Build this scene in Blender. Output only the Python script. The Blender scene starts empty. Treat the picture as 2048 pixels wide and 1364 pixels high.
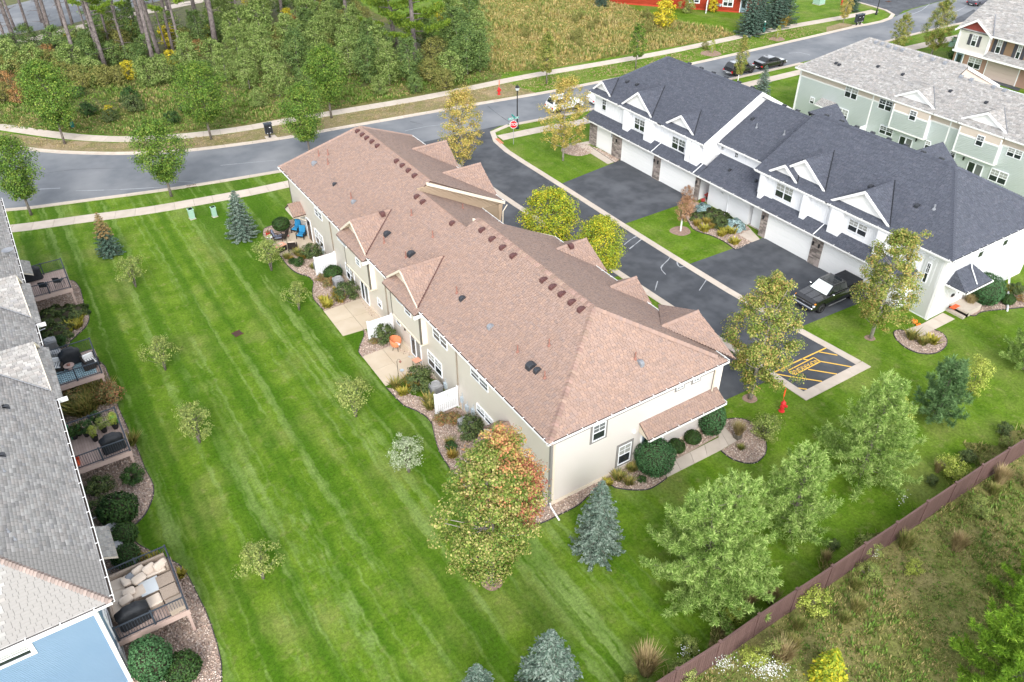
import bpy, bmesh, math, random
import numpy as np
from mathutils import Vector, Matrix
from mathutils.geometry import tessellate_polygon

S = bpy.context.scene
C = S.collection
rnd = random.Random(7)
RAD = math.radians

# ------------------------------------------------------------------ camera
CAM_H = 34.9
ROT = np.array([[0.84171576, -0.53991105, -0.00326060],
                [-0.32248796, -0.49789363, -0.80504875],
                [0.43303129, 0.67867372, -0.59319970]])
FPX = 1593.0
cd = bpy.data.cameras.new('camera')
cam = bpy.data.objects.new('camera', cd); C.objects.link(cam)
r, d, f = ROT
cam.matrix_world = Matrix(((r[0], -d[0], -f[0], 0), (r[1], -d[1], -f[1], 0), (r[2], -d[2], -f[2], CAM_H), (0, 0, 0, 1)))
cd.sensor_width = 36.0; cd.lens = FPX / 2048 * 36.0
cd.clip_start = 0.5; cd.clip_end = 3000
S.camera = cam

# ------------------------------------------------------------------ sky and sun (thin bright overcast)
SUN_EL, SUN_AZ = RAD(38), RAD(-152)          # azimuth from +Y towards +X
w = bpy.data.worlds.new('World'); S.world = w; w.use_nodes = True
nt = w.node_tree; nt.nodes.clear()
sky = nt.nodes.new('ShaderNodeTexSky'); sky.sky_type = 'NISHITA'; sky.sun_disc = False
sky.sun_elevation = SUN_EL; sky.sun_rotation = SUN_AZ; sky.air_density = 1.0; sky.dust_density = 0.5; sky.ozone_density = 1.0
hsv = nt.nodes.new('ShaderNodeHueSaturation'); hsv.inputs['Saturation'].default_value = 0.22
bg = nt.nodes.new('ShaderNodeBackground'); bg.inputs['Strength'].default_value = 0.15
wo = nt.nodes.new('ShaderNodeOutputWorld')
nt.links.new(sky.outputs[0], hsv.inputs['Color']); nt.links.new(hsv.outputs[0], bg.inputs[0]); nt.links.new(bg.outputs[0], wo.inputs[0])
sl = bpy.data.lights.new('sun', 'SUN'); sl.energy = 1.0; sl.angle = RAD(24); sl.color = (1.0, 0.965, 0.91)
sun = bpy.data.objects.new('sun', sl); C.objects.link(sun)
sdir = Vector((math.sin(SUN_AZ) * math.cos(SUN_EL), math.cos(SUN_AZ) * math.cos(SUN_EL), math.sin(SUN_EL)))
sun.rotation_euler = sdir.to_track_quat('Z', 'Y').to_euler(); sun.location = (0, 0, 90)
S.view_settings.view_transform = 'Standard'; S.view_settings.look = 'None'
S.view_settings.exposure = 1.7; S.view_settings.gamma = 1.0
S.view_settings.use_curve_mapping = False

# ------------------------------------------------------------------ surveying helpers: a sight line of the photograph met with a known plane
def ray(px, py):
    v = ROT.T @ np.array([(px - 1024) / FPX, (py - 682) / FPX, 1.0])
    return v
def at(px, py, z=0.0):
    v = ray(px, py); t = (z - CAM_H) / v[2]
    return Vector((t * v[0], t * v[1], z))
def on_x(px, py, X):
    v = ray(px, py); t = X / v[0]
    return Vector((X, t * v[1], CAM_H + t * v[2]))
def on_y(px, py, Y):
    v = ray(px, py); t = Y / v[1]
    return Vector((t * v[0], Y, CAM_H + t * v[2]))

# ------------------------------------------------------------------ object helpers
def prop(o, label=None, cat=None, group=None, kind=None):
    if label: o['label'] = label
    if cat: o['category'] = cat
    if group: o['group'] = group
    if kind: o['kind'] = kind
    return o
def thing(name, label, cat, loc=(0, 0, 0), rz=0.0, group=None):
    o = bpy.data.objects.new(name, None); C.objects.link(o)
    o.empty_display_size = 0.3; o.location = loc; o.rotation_euler = (0, 0, rz)
    return prop(o, label, cat, group)
def link(name, me, parent=None, world=False, kind=None):
    o = bpy.data.objects.new(name, me); C.objects.link(o)
    if parent is not None:
        o.parent = parent
        if world: o.matrix_parent_inverse = Matrix.Translation(-Vector(parent.location))
    if kind: o['kind'] = kind
    return o
def children(o): return list(o.children)
def dup(root, loc, rz=0.0, label=None, group=None, scale=None):
    def cp(o, par):
        c = o.copy(); C.objects.link(c)
        if par is not None: c.parent = par
        for ch in children(o): cp(ch, c)
        return c
    c = cp(root, None)
    c.location = loc; c.rotation_euler = (0, 0, rz)
    if scale is not None: c.scale = scale if hasattr(scale, '__len__') else (scale,) * 3
    if label: c['label'] = label
    if group: c['group'] = group
    return c

class MB:
    def __init__(s): s.v = []; s.f = []
    def add(s, vs, fs):
        n = len(s.v); s.v += [tuple(p) for p in vs]; s.f += [tuple(i + n for i in q) for q in fs]; return s
    def quad(s, *p): return s.add(p, [tuple(range(len(p)))])
    def fbox(s, o, a, n, ar, zr, dr):
        o = Vector(o); a = Vector(a); n = Vector(n); u = Vector((0, 0, 1))
        vs = [o + a * x + u * z + n * y for z in zr for y in dr for x in ar]
        return s.add(vs, [(0, 2, 3, 1), (4, 5, 7, 6), (0, 1, 5, 4), (2, 6, 7, 3), (0, 4, 6, 2), (1, 3, 7, 5)])
    def box(s, x0, x1, y0, y1, z0, z1): return s.fbox((0, 0, 0), (1, 0, 0), (0, 1, 0), (x0, x1), (z0, z1), (y0, y1))
    def cbox(s, c, sx, sy, sz, rz=0.0, tilt=None):
        m = Matrix.Rotation(rz, 3, 'Z')
        if tilt: m = m @ Matrix.Rotation(tilt[1], 3, tilt[0])
        c = Vector(c)
        vs = [c + m @ Vector((x * sx / 2, y * sy / 2, z * sz / 2)) for z in (-1, 1) for y in (-1, 1) for x in (-1, 1)]
        return s.add(vs, [(0, 2, 3, 1), (4, 5, 7, 6), (0, 1, 5, 4), (2, 6, 7, 3), (0, 4, 6, 2), (1, 3, 7, 5)])
    def prism(s, pts, z0, z1):
        n = len(pts); vs = [(p[0], p[1], z0) for p in pts] + [(p[0], p[1], z1) for p in pts]
        fs = [tuple(range(n - 1, -1, -1)), tuple(range(n, 2 * n))] + [(i, (i + 1) % n, n + (i + 1) % n, n + i) for i in range(n)]
        return s.add(vs, fs)
    def extrude(s, pts, dvec):
        d = Vector(dvec); n = len(pts); vs = [Vector(p) for p in pts] + [Vector(p) + d for p in pts]
        return s.add(vs, [tuple(range(n - 1, -1, -1)), tuple(range(n, 2 * n))] + [(i, (i + 1) % n, n + (i + 1) % n, n + i) for i in range(n)])
    def tube(s, pts, rads, n=6, cap=True):
        pts = [Vector(p) for p in pts]
        if not hasattr(rads, '__len__'): rads = [rads] * len(pts)
        vs = []; fs = []
        for i, p in enumerate(pts):
            t = (pts[min(i + 1, len(pts) - 1)] - pts[max(i - 1, 0)])
            t = t.normalized() if t.length > 1e-9 else Vector((0, 0, 1))
            x = t.cross(Vector((0.31, 0.95, 0.02)) if abs(t.z) > 0.9 else Vector((0, 0, 1))).normalized(); y = t.cross(x)
            vs += [p + (x * math.cos(2 * math.pi * k / n) + y * math.sin(2 * math.pi * k / n)) * rads[i] for k in range(n)]
        for i in range(len(pts) - 1):
            for k in range(n):
                a = i * n + k; b = i * n + (k + 1) % n
                fs.append((a, b, b + n, a + n))
        if cap: fs += [tuple(range(n - 1, -1, -1)), tuple(range((len(pts) - 1) * n, len(pts) * n))]
        return s.add(vs, fs)
    def lathe(s, prof, n=12, c=(0, 0, 0), sx=1, sy=1):
        vs = []; fs = []
        for (rr, z) in prof: vs += [(c[0] + sx * rr * math.cos(2 * math.pi * k / n), c[1] + sy * rr * math.sin(2 * math.pi * k / n), c[2] + z) for k in range(n)]
        for i in range(len(prof) - 1):
            for k in range(n):
                a = i * n + k; b = i * n + (k + 1) % n; fs.append((a, b, b + n, a + n))
        fs += [tuple(range(n - 1, -1, -1)), tuple(range((len(prof) - 1) * n, len(prof) * n))]
        return s.add(vs, fs)
    def mesh(s, name, mat, smooth=False, bevel=0.0, seg=1):
        me = bpy.data.meshes.new(name); me.from_pydata(s.v, [], s.f)
        bm = bmesh.new(); bm.from_mesh(me)
        bmesh.ops.recalc_face_normals(bm, faces=bm.faces)
        if bevel:
            bmesh.ops.bevel(bm, geom=list(bm.edges), offset=bevel, segments=seg, affect='EDGES', clamp_overlap=True)
        bm.to_mesh(me); bm.free()
        me.materials.append(mat)
        if smooth: me.polygons.foreach_set('use_smooth', [True] * len(me.polygons))
        return me
    def obj(s, name, mat, parent=None, world=False, kind=None, **kw): return link(name, s.mesh(name, mat, **kw), parent, world, kind)

def np_mesh(name, V, F, mat, smooth=False):
    """V (n,3), F (m,k) with k 3 or 4"""
    V = np.asarray(V, np.float32); F = np.asarray(F, np.int32); k = F.shape[1]
    me = bpy.data.meshes.new(name)
    me.vertices.add(len(V)); me.vertices.foreach_set('co', V.ravel())
    me.loops.add(F.size); me.loops.foreach_set('vertex_index', F.ravel())
    me.polygons.add(len(F)); me.polygons.foreach_set('loop_start', np.arange(0, F.size, k, dtype=np.int32))
    me.polygons.foreach_set('loop_total', np.full(len(F), k, np.int32))
    if smooth: me.polygons.foreach_set('use_smooth', np.ones(len(F), bool))
    me.update(calc_edges=True); me.materials.append(mat)
    return me

# ------------------------------------------------------------------ materials
def mat(name, c1, c2=None, scale=3.0, rough=0.8, bump=0.0, bscale=None, isl=0.0, objr=0.0, spec=0.25, metal=0.0, detail=4.0, coat=0.0,
        c3=None, scale3=0.3, amt3=0.5, hue=0.0):
    m = bpy.data.materials.new(name); m.use_nodes = True
    n = m.node_tree.nodes; L = m.node_tree.links; b = n['Principled BSDF']
    b.inputs['Roughness'].default_value = rough; b.inputs['Metallic'].default_value = metal
    b.inputs['Specular IOR Level'].default_value = spec; b.inputs['Coat Weight'].default_value = coat
    tc = n.new('ShaderNodeTexCoord'); col = None
    c1 = (*c1, 1)
    if c2 is not None:
        nz = n.new('ShaderNodeTexNoise'); nz.inputs['Scale'].default_value = scale; nz.inputs['Detail'].default_value = detail
        L.new(tc.outputs['Object'], nz.inputs['Vector'])
        mr = n.new('ShaderNodeMapRange'); mr.inputs[1].default_value = 0.32; mr.inputs[2].default_value = 0.68
        L.new(nz.outputs['Fac'], mr.inputs[0])
        mx = n.new('ShaderNodeMix'); mx.data_type = 'RGBA'; mx.inputs[6].default_value = c1; mx.inputs[7].default_value = (*c2, 1)
        L.new(mr.outputs[0], mx.inputs[0]); col = mx.outputs[2]
    if c3 is not None:
        nz = n.new('ShaderNodeTexNoise'); nz.inputs['Scale'].default_value = scale3; nz.inputs['Detail'].default_value = 3
        L.new(tc.outputs['Object'], nz.inputs['Vector'])
        mr = n.new('ShaderNodeMapRange'); mr.inputs[1].default_value = 0.45; mr.inputs[2].default_value = 0.7; mr.inputs[4].default_value = amt3
        L.new(nz.outputs['Fac'], mr.inputs[0])
        mx = n.new('ShaderNodeMix'); mx.data_type = 'RGBA'; mx.inputs[6].default_value = c1; mx.inputs[7].default_value = (*c3, 1)
        if col: L.new(col, mx.inputs[6])
        L.new(mr.outputs[0], mx.inputs[0]); col = mx.outputs[2]
    for (amt, kind) in ((isl, 0), (objr, 1)):
        if amt:
            src = n.new('ShaderNodeNewGeometry').outputs['Random Per Island'] if kind == 0 else n.new('ShaderNodeObjectInfo').outputs['Random']
            h = n.new('ShaderNodeHueSaturation')
            if col: L.new(col, h.inputs['Color'])
            else: h.inputs['Color'].default_value = c1
            mr = n.new('ShaderNodeMapRange'); mr.inputs[3].default_value = 1 - amt; mr.inputs[4].default_value = 1 + amt
            L.new(src, mr.inputs[0]); L.new(mr.outputs[0], h.inputs['Value'])
            if hue:
                ml = n.new('ShaderNodeMath'); ml.operation = 'MULTIPLY'; ml.inputs[1].default_value = 37.13
                fr = n.new('ShaderNodeMath'); fr.operation = 'FRACT'
                L.new(src, ml.inputs[0]); L.new(ml.outputs[0], fr.inputs[0])
                m2 = n.new('ShaderNodeMapRange'); m2.inputs[3].default_value = 0.5 - hue; m2.inputs[4].default_value = 0.5 + hue
                L.new(fr.outputs[0], m2.inputs[0]); L.new(m2.outputs[0], h.inputs['Hue'])
            col = h.outputs[0]
    if col: L.new(col, b.inputs['Base Color'])
    else: b.inputs['Base Color'].default_value = c1
    if bump:
        nz = n.new('ShaderNodeTexNoise'); nz.inputs['Scale'].default_value = bscale or scale * 4; nz.inputs['Detail'].default_value = 5
        L.new(tc.outputs['Object'], nz.inputs['Vector'])
        bp = n.new('ShaderNodeBump'); bp.inputs['Strength'].default_value = bump; bp.inputs['Distance'].default_value = 0.03
        L.new(nz.outputs['Fac'], bp.inputs['Height']); L.new(bp.outputs[0], b.inputs['Normal'])
    return m

def island_mat(name, cols, rough=0.9, val=0.2, spec=0.2, trans=0.0, noise=None):
    """colour of every loose piece (shingle, stone, leaf) picked at random from a ramp of real colours"""
    m = bpy.data.materials.new(name); m.use_nodes = True
    n = m.node_tree.nodes; L = m.node_tree.links; b = n['Principled BSDF']
    b.inputs['Roughness'].default_value = rough; b.inputs['Specular IOR Level'].default_value = spec
    g = n.new('ShaderNodeNewGeometry'); cr = n.new('ShaderNodeValToRGB'); cr.color_ramp.interpolation = 'LINEAR'
    el = cr.color_ramp.elements
    while len(el) < len(cols): el.new(0.5)
    for i, c in enumerate(cols): el[i].position = i / max(1, len(cols) - 1); el[i].color = (*c, 1)
    src = g.outputs['Random Per Island']
    if noise:
        tc = n.new('ShaderNodeTexCoord'); nz = n.new('ShaderNodeTexNoise'); nz.inputs['Scale'].default_value = noise[0]; nz.inputs['Detail'].default_value = 2
        oi = n.new('ShaderNodeObjectInfo')
        vm = n.new('ShaderNodeVectorMath'); vm.operation = 'ADD'
        cb = n.new('ShaderNodeCombineXYZ'); ms = n.new('ShaderNodeMath'); ms.operation = 'MULTIPLY'; ms.inputs[1].default_value = 53.0
        L.new(oi.outputs['Random'], ms.inputs[0]); L.new(ms.outputs[0], cb.inputs[0]); L.new(ms.outputs[0], cb.inputs[1])
        L.new(tc.outputs['Object'], vm.inputs[0]); L.new(cb.outputs[0], vm.inputs[1])
        L.new(vm.outputs[0], nz.inputs['Vector'])
        mr = n.new('ShaderNodeMapRange'); mr.inputs[1].default_value = 0.3; mr.inputs[2].default_value = 0.7
        mr.inputs[3].default_value = -noise[1]; mr.inputs[4].default_value = noise[1]
        L.new(nz.outputs['Fac'], mr.inputs[0])
        ad = n.new('ShaderNodeMath'); ad.operation = 'ADD'; ad.use_clamp = True
        L.new(src, ad.inputs[0]); L.new(mr.outputs[0], ad.inputs[1]); L.new(ad.outputs[0], cr.inputs[0])
    else: L.new(src, cr.inputs[0])
    h = n.new('ShaderNodeHueSaturation'); L.new(cr.outputs[0], h.inputs['Color'])
    ml = n.new('ShaderNodeMath'); ml.operation = 'MULTIPLY'; ml.inputs[1].default_value = 91.7
    fr = n.new('ShaderNodeMath'); fr.operation = 'FRACT'; L.new(src, ml.inputs[0]); L.new(ml.outputs[0], fr.inputs[0])
    mr = n.new('ShaderNodeMapRange'); mr.inputs[3].default_value = 1 - val; mr.inputs[4].default_value = 1 + val
    L.new(fr.outputs[0], mr.inputs[0]); L.new(mr.outputs[0], h.inputs['Value'])
    L.new(h.outputs[0], b.inputs['Base Color'])
    if trans:
        tr = n.new('ShaderNodeBsdfTranslucent'); L.new(h.outputs[0], tr.inputs['Color'])
        ms = n.new('ShaderNodeMixShader'); ms.inputs[0].default_value = trans
        L.new(b.outputs[0], ms.inputs[1]); L.new(tr.outputs[0], ms.inputs[2]); L.new(ms.outputs[0], n['Material Output'].inputs['Surface'])
    return m

SD, SL = (.040, .104, .004), (.175, .25, .068)
def m_noise(n, L, P):
    x = n.new('ShaderNodeTexNoise'); x.inputs['Scale'].default_value = 5.5; x.inputs['Detail'].default_value = 8; x.inputs['Roughness'].default_value = .8
    L.new(P, x.inputs['Vector']); return x.outputs['Fac']
def lawn_mat(name, stripes=True, dry=0.5, g1=(.076, .148, .008), g2=(.122, .198, .018), g3=(.24, .23, .085)):
    m = bpy.data.materials.new(name); m.use_nodes = True
    n = m.node_tree.nodes; L = m.node_tree.links; b = n['Principled BSDF']
    b.inputs['Roughness'].default_value = 0.95; b.inputs['Specular IOR Level'].default_value = 0.1
    tc = n.new('ShaderNodeTexCoord'); P = tc.outputs['Object']
    def noise(sc, det=4, vec=None):
        x = n.new('ShaderNodeTexNoise'); x.inputs['Scale'].default_value = sc; x.inputs['Detail'].default_value = det
        L.new(vec or P, x.inputs['Vector']); return x.outputs['Fac']
    def rng(src, a, b_, c=0., d_=1.):
        x = n.new('ShaderNodeMapRange'); x.inputs[1].default_value = a; x.inputs[2].default_value = b_; x.inputs[3].default_value = c; x.inputs[4].default_value = d_
        L.new(src, x.inputs[0]); return x.outputs[0]
    def mix(fac, a, b_):
        x = n.new('ShaderNodeMix'); x.data_type = 'RGBA'; L.new(fac, x.inputs[0])
        if isinstance(a, tuple): x.inputs[6].default_value = (*a, 1)
        else: L.new(a, x.inputs[6])
        if isinstance(b_, tuple): x.inputs[7].default_value = (*b_, 1)
        else: L.new(b_, x.inputs[7])
        return x.outputs[2]
    fine = mix(rng(noise(9, 6), .35, .65), tuple(x * .8 for x in g1), tuple(x * 1.12 for x in g1))
    mid = mix(rng(noise(.7, 8), .36, .66), fine, g2)
    col = mix(rng(noise(.22, 8), .50, .72, 0, dry), mid, g3)
    col = mix(rng(noise(1.7, 7), .56, .72, 0, dry * .8), col, g3)
    if stripes:
        wv = n.new('ShaderNodeTexNoise'); wv.inputs['Scale'].default_value = .9; wv.inputs['Detail'].default_value = 3; L.new(P, wv.inputs['Vector'])
        vs = n.new('ShaderNodeVectorMath'); vs.operation = 'SCALE'; vs.inputs['Scale'].default_value = .55; L.new(wv.outputs['Color'], vs.inputs[0])
        va = n.new('ShaderNodeVectorMath'); va.operation = 'ADD'; L.new(P, va.inputs[0]); L.new(vs.outputs[0], va.inputs[1])
        mp = n.new('ShaderNodeMapping'); mp.inputs['Rotation'].default_value = (0, 0, RAD(1.5)); mp.inputs['Scale'].default_value = (1, .02, 1)
        L.new(va.outputs[0], mp.inputs['Vector'])
        sx = n.new('ShaderNodeSeparateXYZ'); L.new(P, sx.inputs[0]); fade = rng(sx.outputs[0], 17, 25, 1, .25)
        def fm(src):
            x = n.new('ShaderNodeMath'); x.operation = 'MULTIPLY'; L.new(src, x.inputs[0]); L.new(fade, x.inputs[1]); return x.outputs[0]
        s1 = noise(.75, 2, mp.outputs[0]); s2 = noise(1.9, 2, mp.outputs[0]); pat = noise(.35, 4)
        def m2(u_, v_):
            x = n.new('ShaderNodeMath'); x.operation = 'MULTIPLY'; L.new(u_, x.inputs[0]); L.new(v_, x.inputs[1]); return x.outputs[0]
        col = mix(fm(rng(s1, .40, .58, 0, .75)), col, SD)
        col = mix(m2(fm(rng(s2, .53, .66, 0, .75)), rng(pat, .35, .6, .25, 1)), col, SL)
    h = n.new('ShaderNodeHueSaturation'); L.new(col, h.inputs['Color']); L.new(rng(m_noise(n, L, P), .25, .75, .35, 1.7), h.inputs['Value'])
    L.new(h.outputs[0], b.inputs['Base Color'])
    bp = n.new('ShaderNodeBump'); bp.inputs['Strength'].default_value = .6; bp.inputs['Distance'].default_value = .04
    L.new(noise(26, 4), bp.inputs['Height']); L.new(bp.outputs[0], b.inputs['Normal'])
    return m

def glass_mat(name, c, rough=0.06):
    return mat(name, c, rough=rough, spec=0.9)

M = {}
M['lawn'] = lawn_mat('lawn')
M['lawn_plain'] = lawn_mat('lawn_plain', False, .45, (.076, .152, .010), (.118, .20, .022), (.20, .20, .06))
M['rough'] = lawn_mat('rough_ground', False, .85, (.085, .105, .025), (.13, .135, .04), (.24, .175, .09))
M['verge'] = lawn_mat('dry_verge', False, .85, (.24, .19, .11), (.165, .16, .06), (.34, .25, .16))
M['meadow'] = lawn_mat('meadow_ground', False, .75, (.13, .15, .038), (.20, .19, .07), (.29, .235, .11))
M['marsh'] = lawn_mat('marsh_ground', False, .8, (.13, .14, .035), (.19, .17, .05), (.29, .19, .08))
M['woods'] = mat('woods_floor', (.06, .075, .022), (.12, .115, .04), 1.2, bump=.4)
M['street'] = mat('street_asphalt', (.132, .142, .156), (.16, .17, .185), .8, .9, bump=.25, bscale=60, c3=(.235, .24, .25), scale3=.16, amt3=.8)
M['drive'] = mat('driveway_asphalt', (.052, .056, .064), (.068, .073, .083), 1.2, .85, bump=.25, bscale=70, c3=(.112, .118, .13), scale3=.3, amt3=.8)
M['concrete'] = mat('concrete', (.46, .395, .33), (.52, .45, .385), 1.3, .9, bump=.1, bscale=50, objr=.06)
M['patio'] = mat('patio_concrete', (.49, .405, .30), (.55, .465, .36), .9, .9, bump=.1, bscale=40, objr=.04)
M['gravel_bed'] = mat('gravel_bed', (.30, .22, .17), (.42, .33, .27), 9, .9, bump=.5)
M['stone'] = island_mat('river_rock', [(.22, .16, .13), (.42, .30, .24), (.60, .50, .42), (.35, .28, .25), (.52, .38, .30)], .8, .3)
M['edging'] = mat('bed_edging', (.05, .045, .05), rough=.7)
M['brown_shingle'] = island_mat('brown_shingle', [(.285, .20, .165), (.315, .215, .172), (.295, .21, .178), (.335, .225, .175), (.265, .195, .17)], .95, .09)
M['brown_cap'] = mat('brown_ridge_cap', (.29, .20, .165), (.33, .225, .18), 4, .95, objr=.20, hue=.01)
M['brown_deck'] = mat('brown_roof_deck', (.085, .055, .045), rough=.95)
M['dark_shingle'] = island_mat('charcoal_shingle', [(.070, .076, .096), (.080, .087, .108), (.088, .095, .118), (.074, .080, .103), (.096, .10, .122)], .95, .09)
M['dark_deck'] = mat('charcoal_roof_deck', (.026, .028, .034), rough=.95)
M['gray_shingle'] = island_mat('gray_shingle', [(.235, .225, .22), (.31, .30, .285), (.38, .365, .35), (.28, .265, .25), (.34, .315, .295), (.27, .265, .265)], .95, .14)
M['gray_deck'] = mat('gray_roof_deck', (.11, .105, .10), rough=.95)
M['cream'] = mat('cream_siding', (.86, .77, .69), (.87, .79, .71), .4, .75)
M['cream_end'] = mat('ivory_siding', (.86, .785, .755), (.87, .80, .77), .5, .75)
M['white'] = mat('white_siding', (.78, .785, .80), (.82, .82, .83), .4, .7)
M['trim'] = mat('white_trim', (.80, .79, .77), rough=.6)
M['vinyl'] = mat('white_vinyl', (.80, .81, .83), rough=.5)
M['taupe'] = mat('taupe_siding', (.36, .27, .19), (.39, .295, .21), .8, .8)
M['cream_trim'] = mat('cream_trim', (.66, .58, .47), rough=.7)
M['grey_trim'] = mat('grey_trim', (.21, .20, .19), rough=.7)
M['taupe_trim'] = mat('taupe_downspout', (.30, .25, .20), rough=.6)
M['bronze'] = mat('bronze_trim', (.13, .115, .095), rough=.6)
M['gutter_dark'] = mat('gutter_trough', (.045, .035, .03), rough=.8)
M['glass'] = glass_mat('window_glass', (.022, .027, .032))
M['blind'] = glass_mat('window_glass_over_blind', (.33, .33, .31), .15)
M['blindg'] = glass_mat('window_glass_over_grey_blind', (.14, .145, .15), .12)
M['graysiding'] = mat('pale_grey_siding', (.64, .68, .69), (.67, .705, .71), .5, .8)
M['bluesiding'] = mat('blue_siding', (.225, .335, .50), (.245, .355, .52), .5, .8)
M['stucco'] = mat('beige_panel', (.56, .47, .40), rough=.8)
M['redsiding'] = mat('red_siding', (.40, .045, .02), (.45, .06, .03), .6, .8)
M['shake'] = mat('red_shake', (.26, .055, .045), (.30, .075, .06), 2, .8)
M['brownsiding'] = mat('brown_siding', (.30, .19, .12), (.33, .215, .14), 1, .8)
M['brick'] = island_mat('brick', [(.26, .15, .11), (.36, .22, .16), (.30, .20, .16)], .9, .2)
M['veneer'] = mat('stone_veneer', (.19, .165, .15), (.34, .29, .26), 4, .9, objr=.45, bump=.5, hue=.02)
M['mortar'] = mat('mortar', (.20, .18, .17), rough=.95)
M['garage'] = mat('garage_door', (.79, .79, .78), rough=.6)
M['vent'] = mat('roof_vent', (.10, .045, .042), rough=.6)
M['blackvent'] = mat('black_vent', (.035, .038, .045), rough=.5)
M['greyvent'] = mat('grey_vent', (.22, .23, .25), rough=.6)
M['pipe'] = mat('vent_pipe', (.27, .13, .10), rough=.7)
M['metal'] = mat('grey_metal', (.34, .34, .35), (.40, .40, .41), 4, .5, metal=.3)
M['dkmetal'] = mat('dark_metal', (.02, .02, .022), rough=.45)
M['railing'] = mat('railing', (.045, .055, .07), rough=.5)
M['deckboard'] = mat('deck_board', (.42, .315, .275), (.47, .355, .31), 3, .8, objr=.08)
M['deckrim'] = mat('deck_rim', (.46, .335, .29), (.49, .36, .315), 2, .8)
M['fence'] = mat('brown_vinyl', (.115, .068, .062), (.135, .08, .072), 2, .6, objr=.10)
M['cover'] = mat('black_cover', (.016, .017, .02), (.028, .03, .034), 3, .6, bump=.5, bscale=5)
M['bark'] = mat('bark', (.13, .11, .095), (.24, .205, .18), 6, .95, bump=.8, bscale=14)
M['palebark'] = mat('pale_bark', (.28, .25, .22), (.40, .36, .32), 5, .95, bump=.5)
M['pinebark'] = mat('pine_bark', (.10, .082, .08), (.22, .185, .175), 3, .95, bump=1, bscale=8)
M['wrap'] = mat('trunk_wrap', (.75, .73, .70), rough=.8)
M['mulch'] = mat('mulch', (.21, .14, .11), (.32, .22, .17), 6, .95, bump=.6)
M['yellow'] = mat('yellow_paint', (.72, .42, .06), (.80, .50, .10), 5, .7)
M['red'] = mat('red_paint', (.55, .03, .03), rough=.5)
M['redorange'] = mat('flag_orange', (.75, .11, .03), rough=.5)
M['stopred'] = mat('sign_red', (.62, .01, .02), rough=.4)
M['signgreen'] = mat('sign_green', (.02, .30, .26), rough=.4)
M['signwhite'] = mat('sign_white', (.85, .85, .85), rough=.4)
M['carblack'] = mat('black_car_paint', (.008, .008, .010), rough=.2, spec=.6, coat=1.0)
M['cargrey'] = mat('grey_car_paint', (.07, .07, .09), rough=.25, spec=.6, coat=1.0)
M['carwhite'] = mat('white_car_paint', (.78, .78, .78), rough=.25, spec=.5, coat=1.0)
M['chrome'] = mat('chrome', (.65, .65, .66), rough=.2, metal=1.0)
M['tyre'] = mat('tyre_rubber', (.015, .015, .016), rough=.85)
M['rim'] = mat('alloy_rim', (.45, .45, .46), rough=.35, metal=.8)
M['carglass'] = mat('car_glass', (.012, .016, .018), rough=.05, spec=.8)
M['sunshade'] = mat('windscreen_shade', (.70, .76, .72), (.78, .84, .80), 3, .12, spec=.8)
M['taillight'] = mat('tail_light', (.5, .01, .015), rough=.2)
M['headlight'] = mat('head_light', (.6, .62, .64), rough=.15)
M['amber'] = mat('amber_lens', (.7, .25, .03), rough=.2)
M['blueplastic'] = mat('blue_cushion', (.02, .18, .36), (.03, .22, .42), 4, .7)
M['greycushion'] = mat('grey_blue_cushion', (.16, .18, .25), (.20, .22, .29), 4, .8)
M['beige'] = mat('beige_cushion', (.60, .50, .41), (.66, .56, .47), 3, .85)
M['wicker'] = mat('pale_wicker', (.32, .255, .20), (.40, .32, .26), 20, .8, bump=.6, bscale=60)
M['darkwicker'] = mat('dark_wicker', (.025, .02, .018), (.05, .04, .035), 20, .7)
M['orange'] = mat('orange_rattan', (.60, .22, .10), (.68, .28, .14), 10, .7)
M['pink'] = mat('pink_table', (.66, .33, .22), rough=.6)
M['greenbox'] = mat('utility_green', (.30, .46, .37), (.34, .50, .41), 2, .6)
M['dkgreen'] = mat('dark_green', (.02, .10, .06), rough=.5)
M['teal'] = mat('station_green', (.02, .12, .10), rough=.5)
M['pumpkin'] = mat('pumpkin', (.72, .16, .01), (.78, .20, .02), 4, .6)
M['greydoor'] = mat('blue_grey_door', (.17, .23, .27), rough=.6)
M['browndoor'] = mat('brown_door', (.14, .10, .075), rough=.6)
M['tangarage'] = mat('tan_garage', (.50, .40, .34), rough=.7)
M['shutter'] = mat('charcoal_shutter', (.06, .06, .07), rough=.7)
M['ironrust'] = mat('rusty_iron', (.10, .045, .03), rough=.9)
M['tactile'] = mat('tactile_orange', (.45, .17, .09), rough=.9)
M['conduit'] = mat('utility_grey', (.42, .48, .52), rough=.5)
M['rug'] = mat('patterned_rug', (.30, .46, .52), (.42, .58, .62), 3, .95)
M['lampglass'] = mat('lamp_glass', (.55, .58, .60), rough=.15)
M['crack'] = mat('crack_filler', (.30, .31, .33), (.36, .37, .39), 4, .9)

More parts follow.
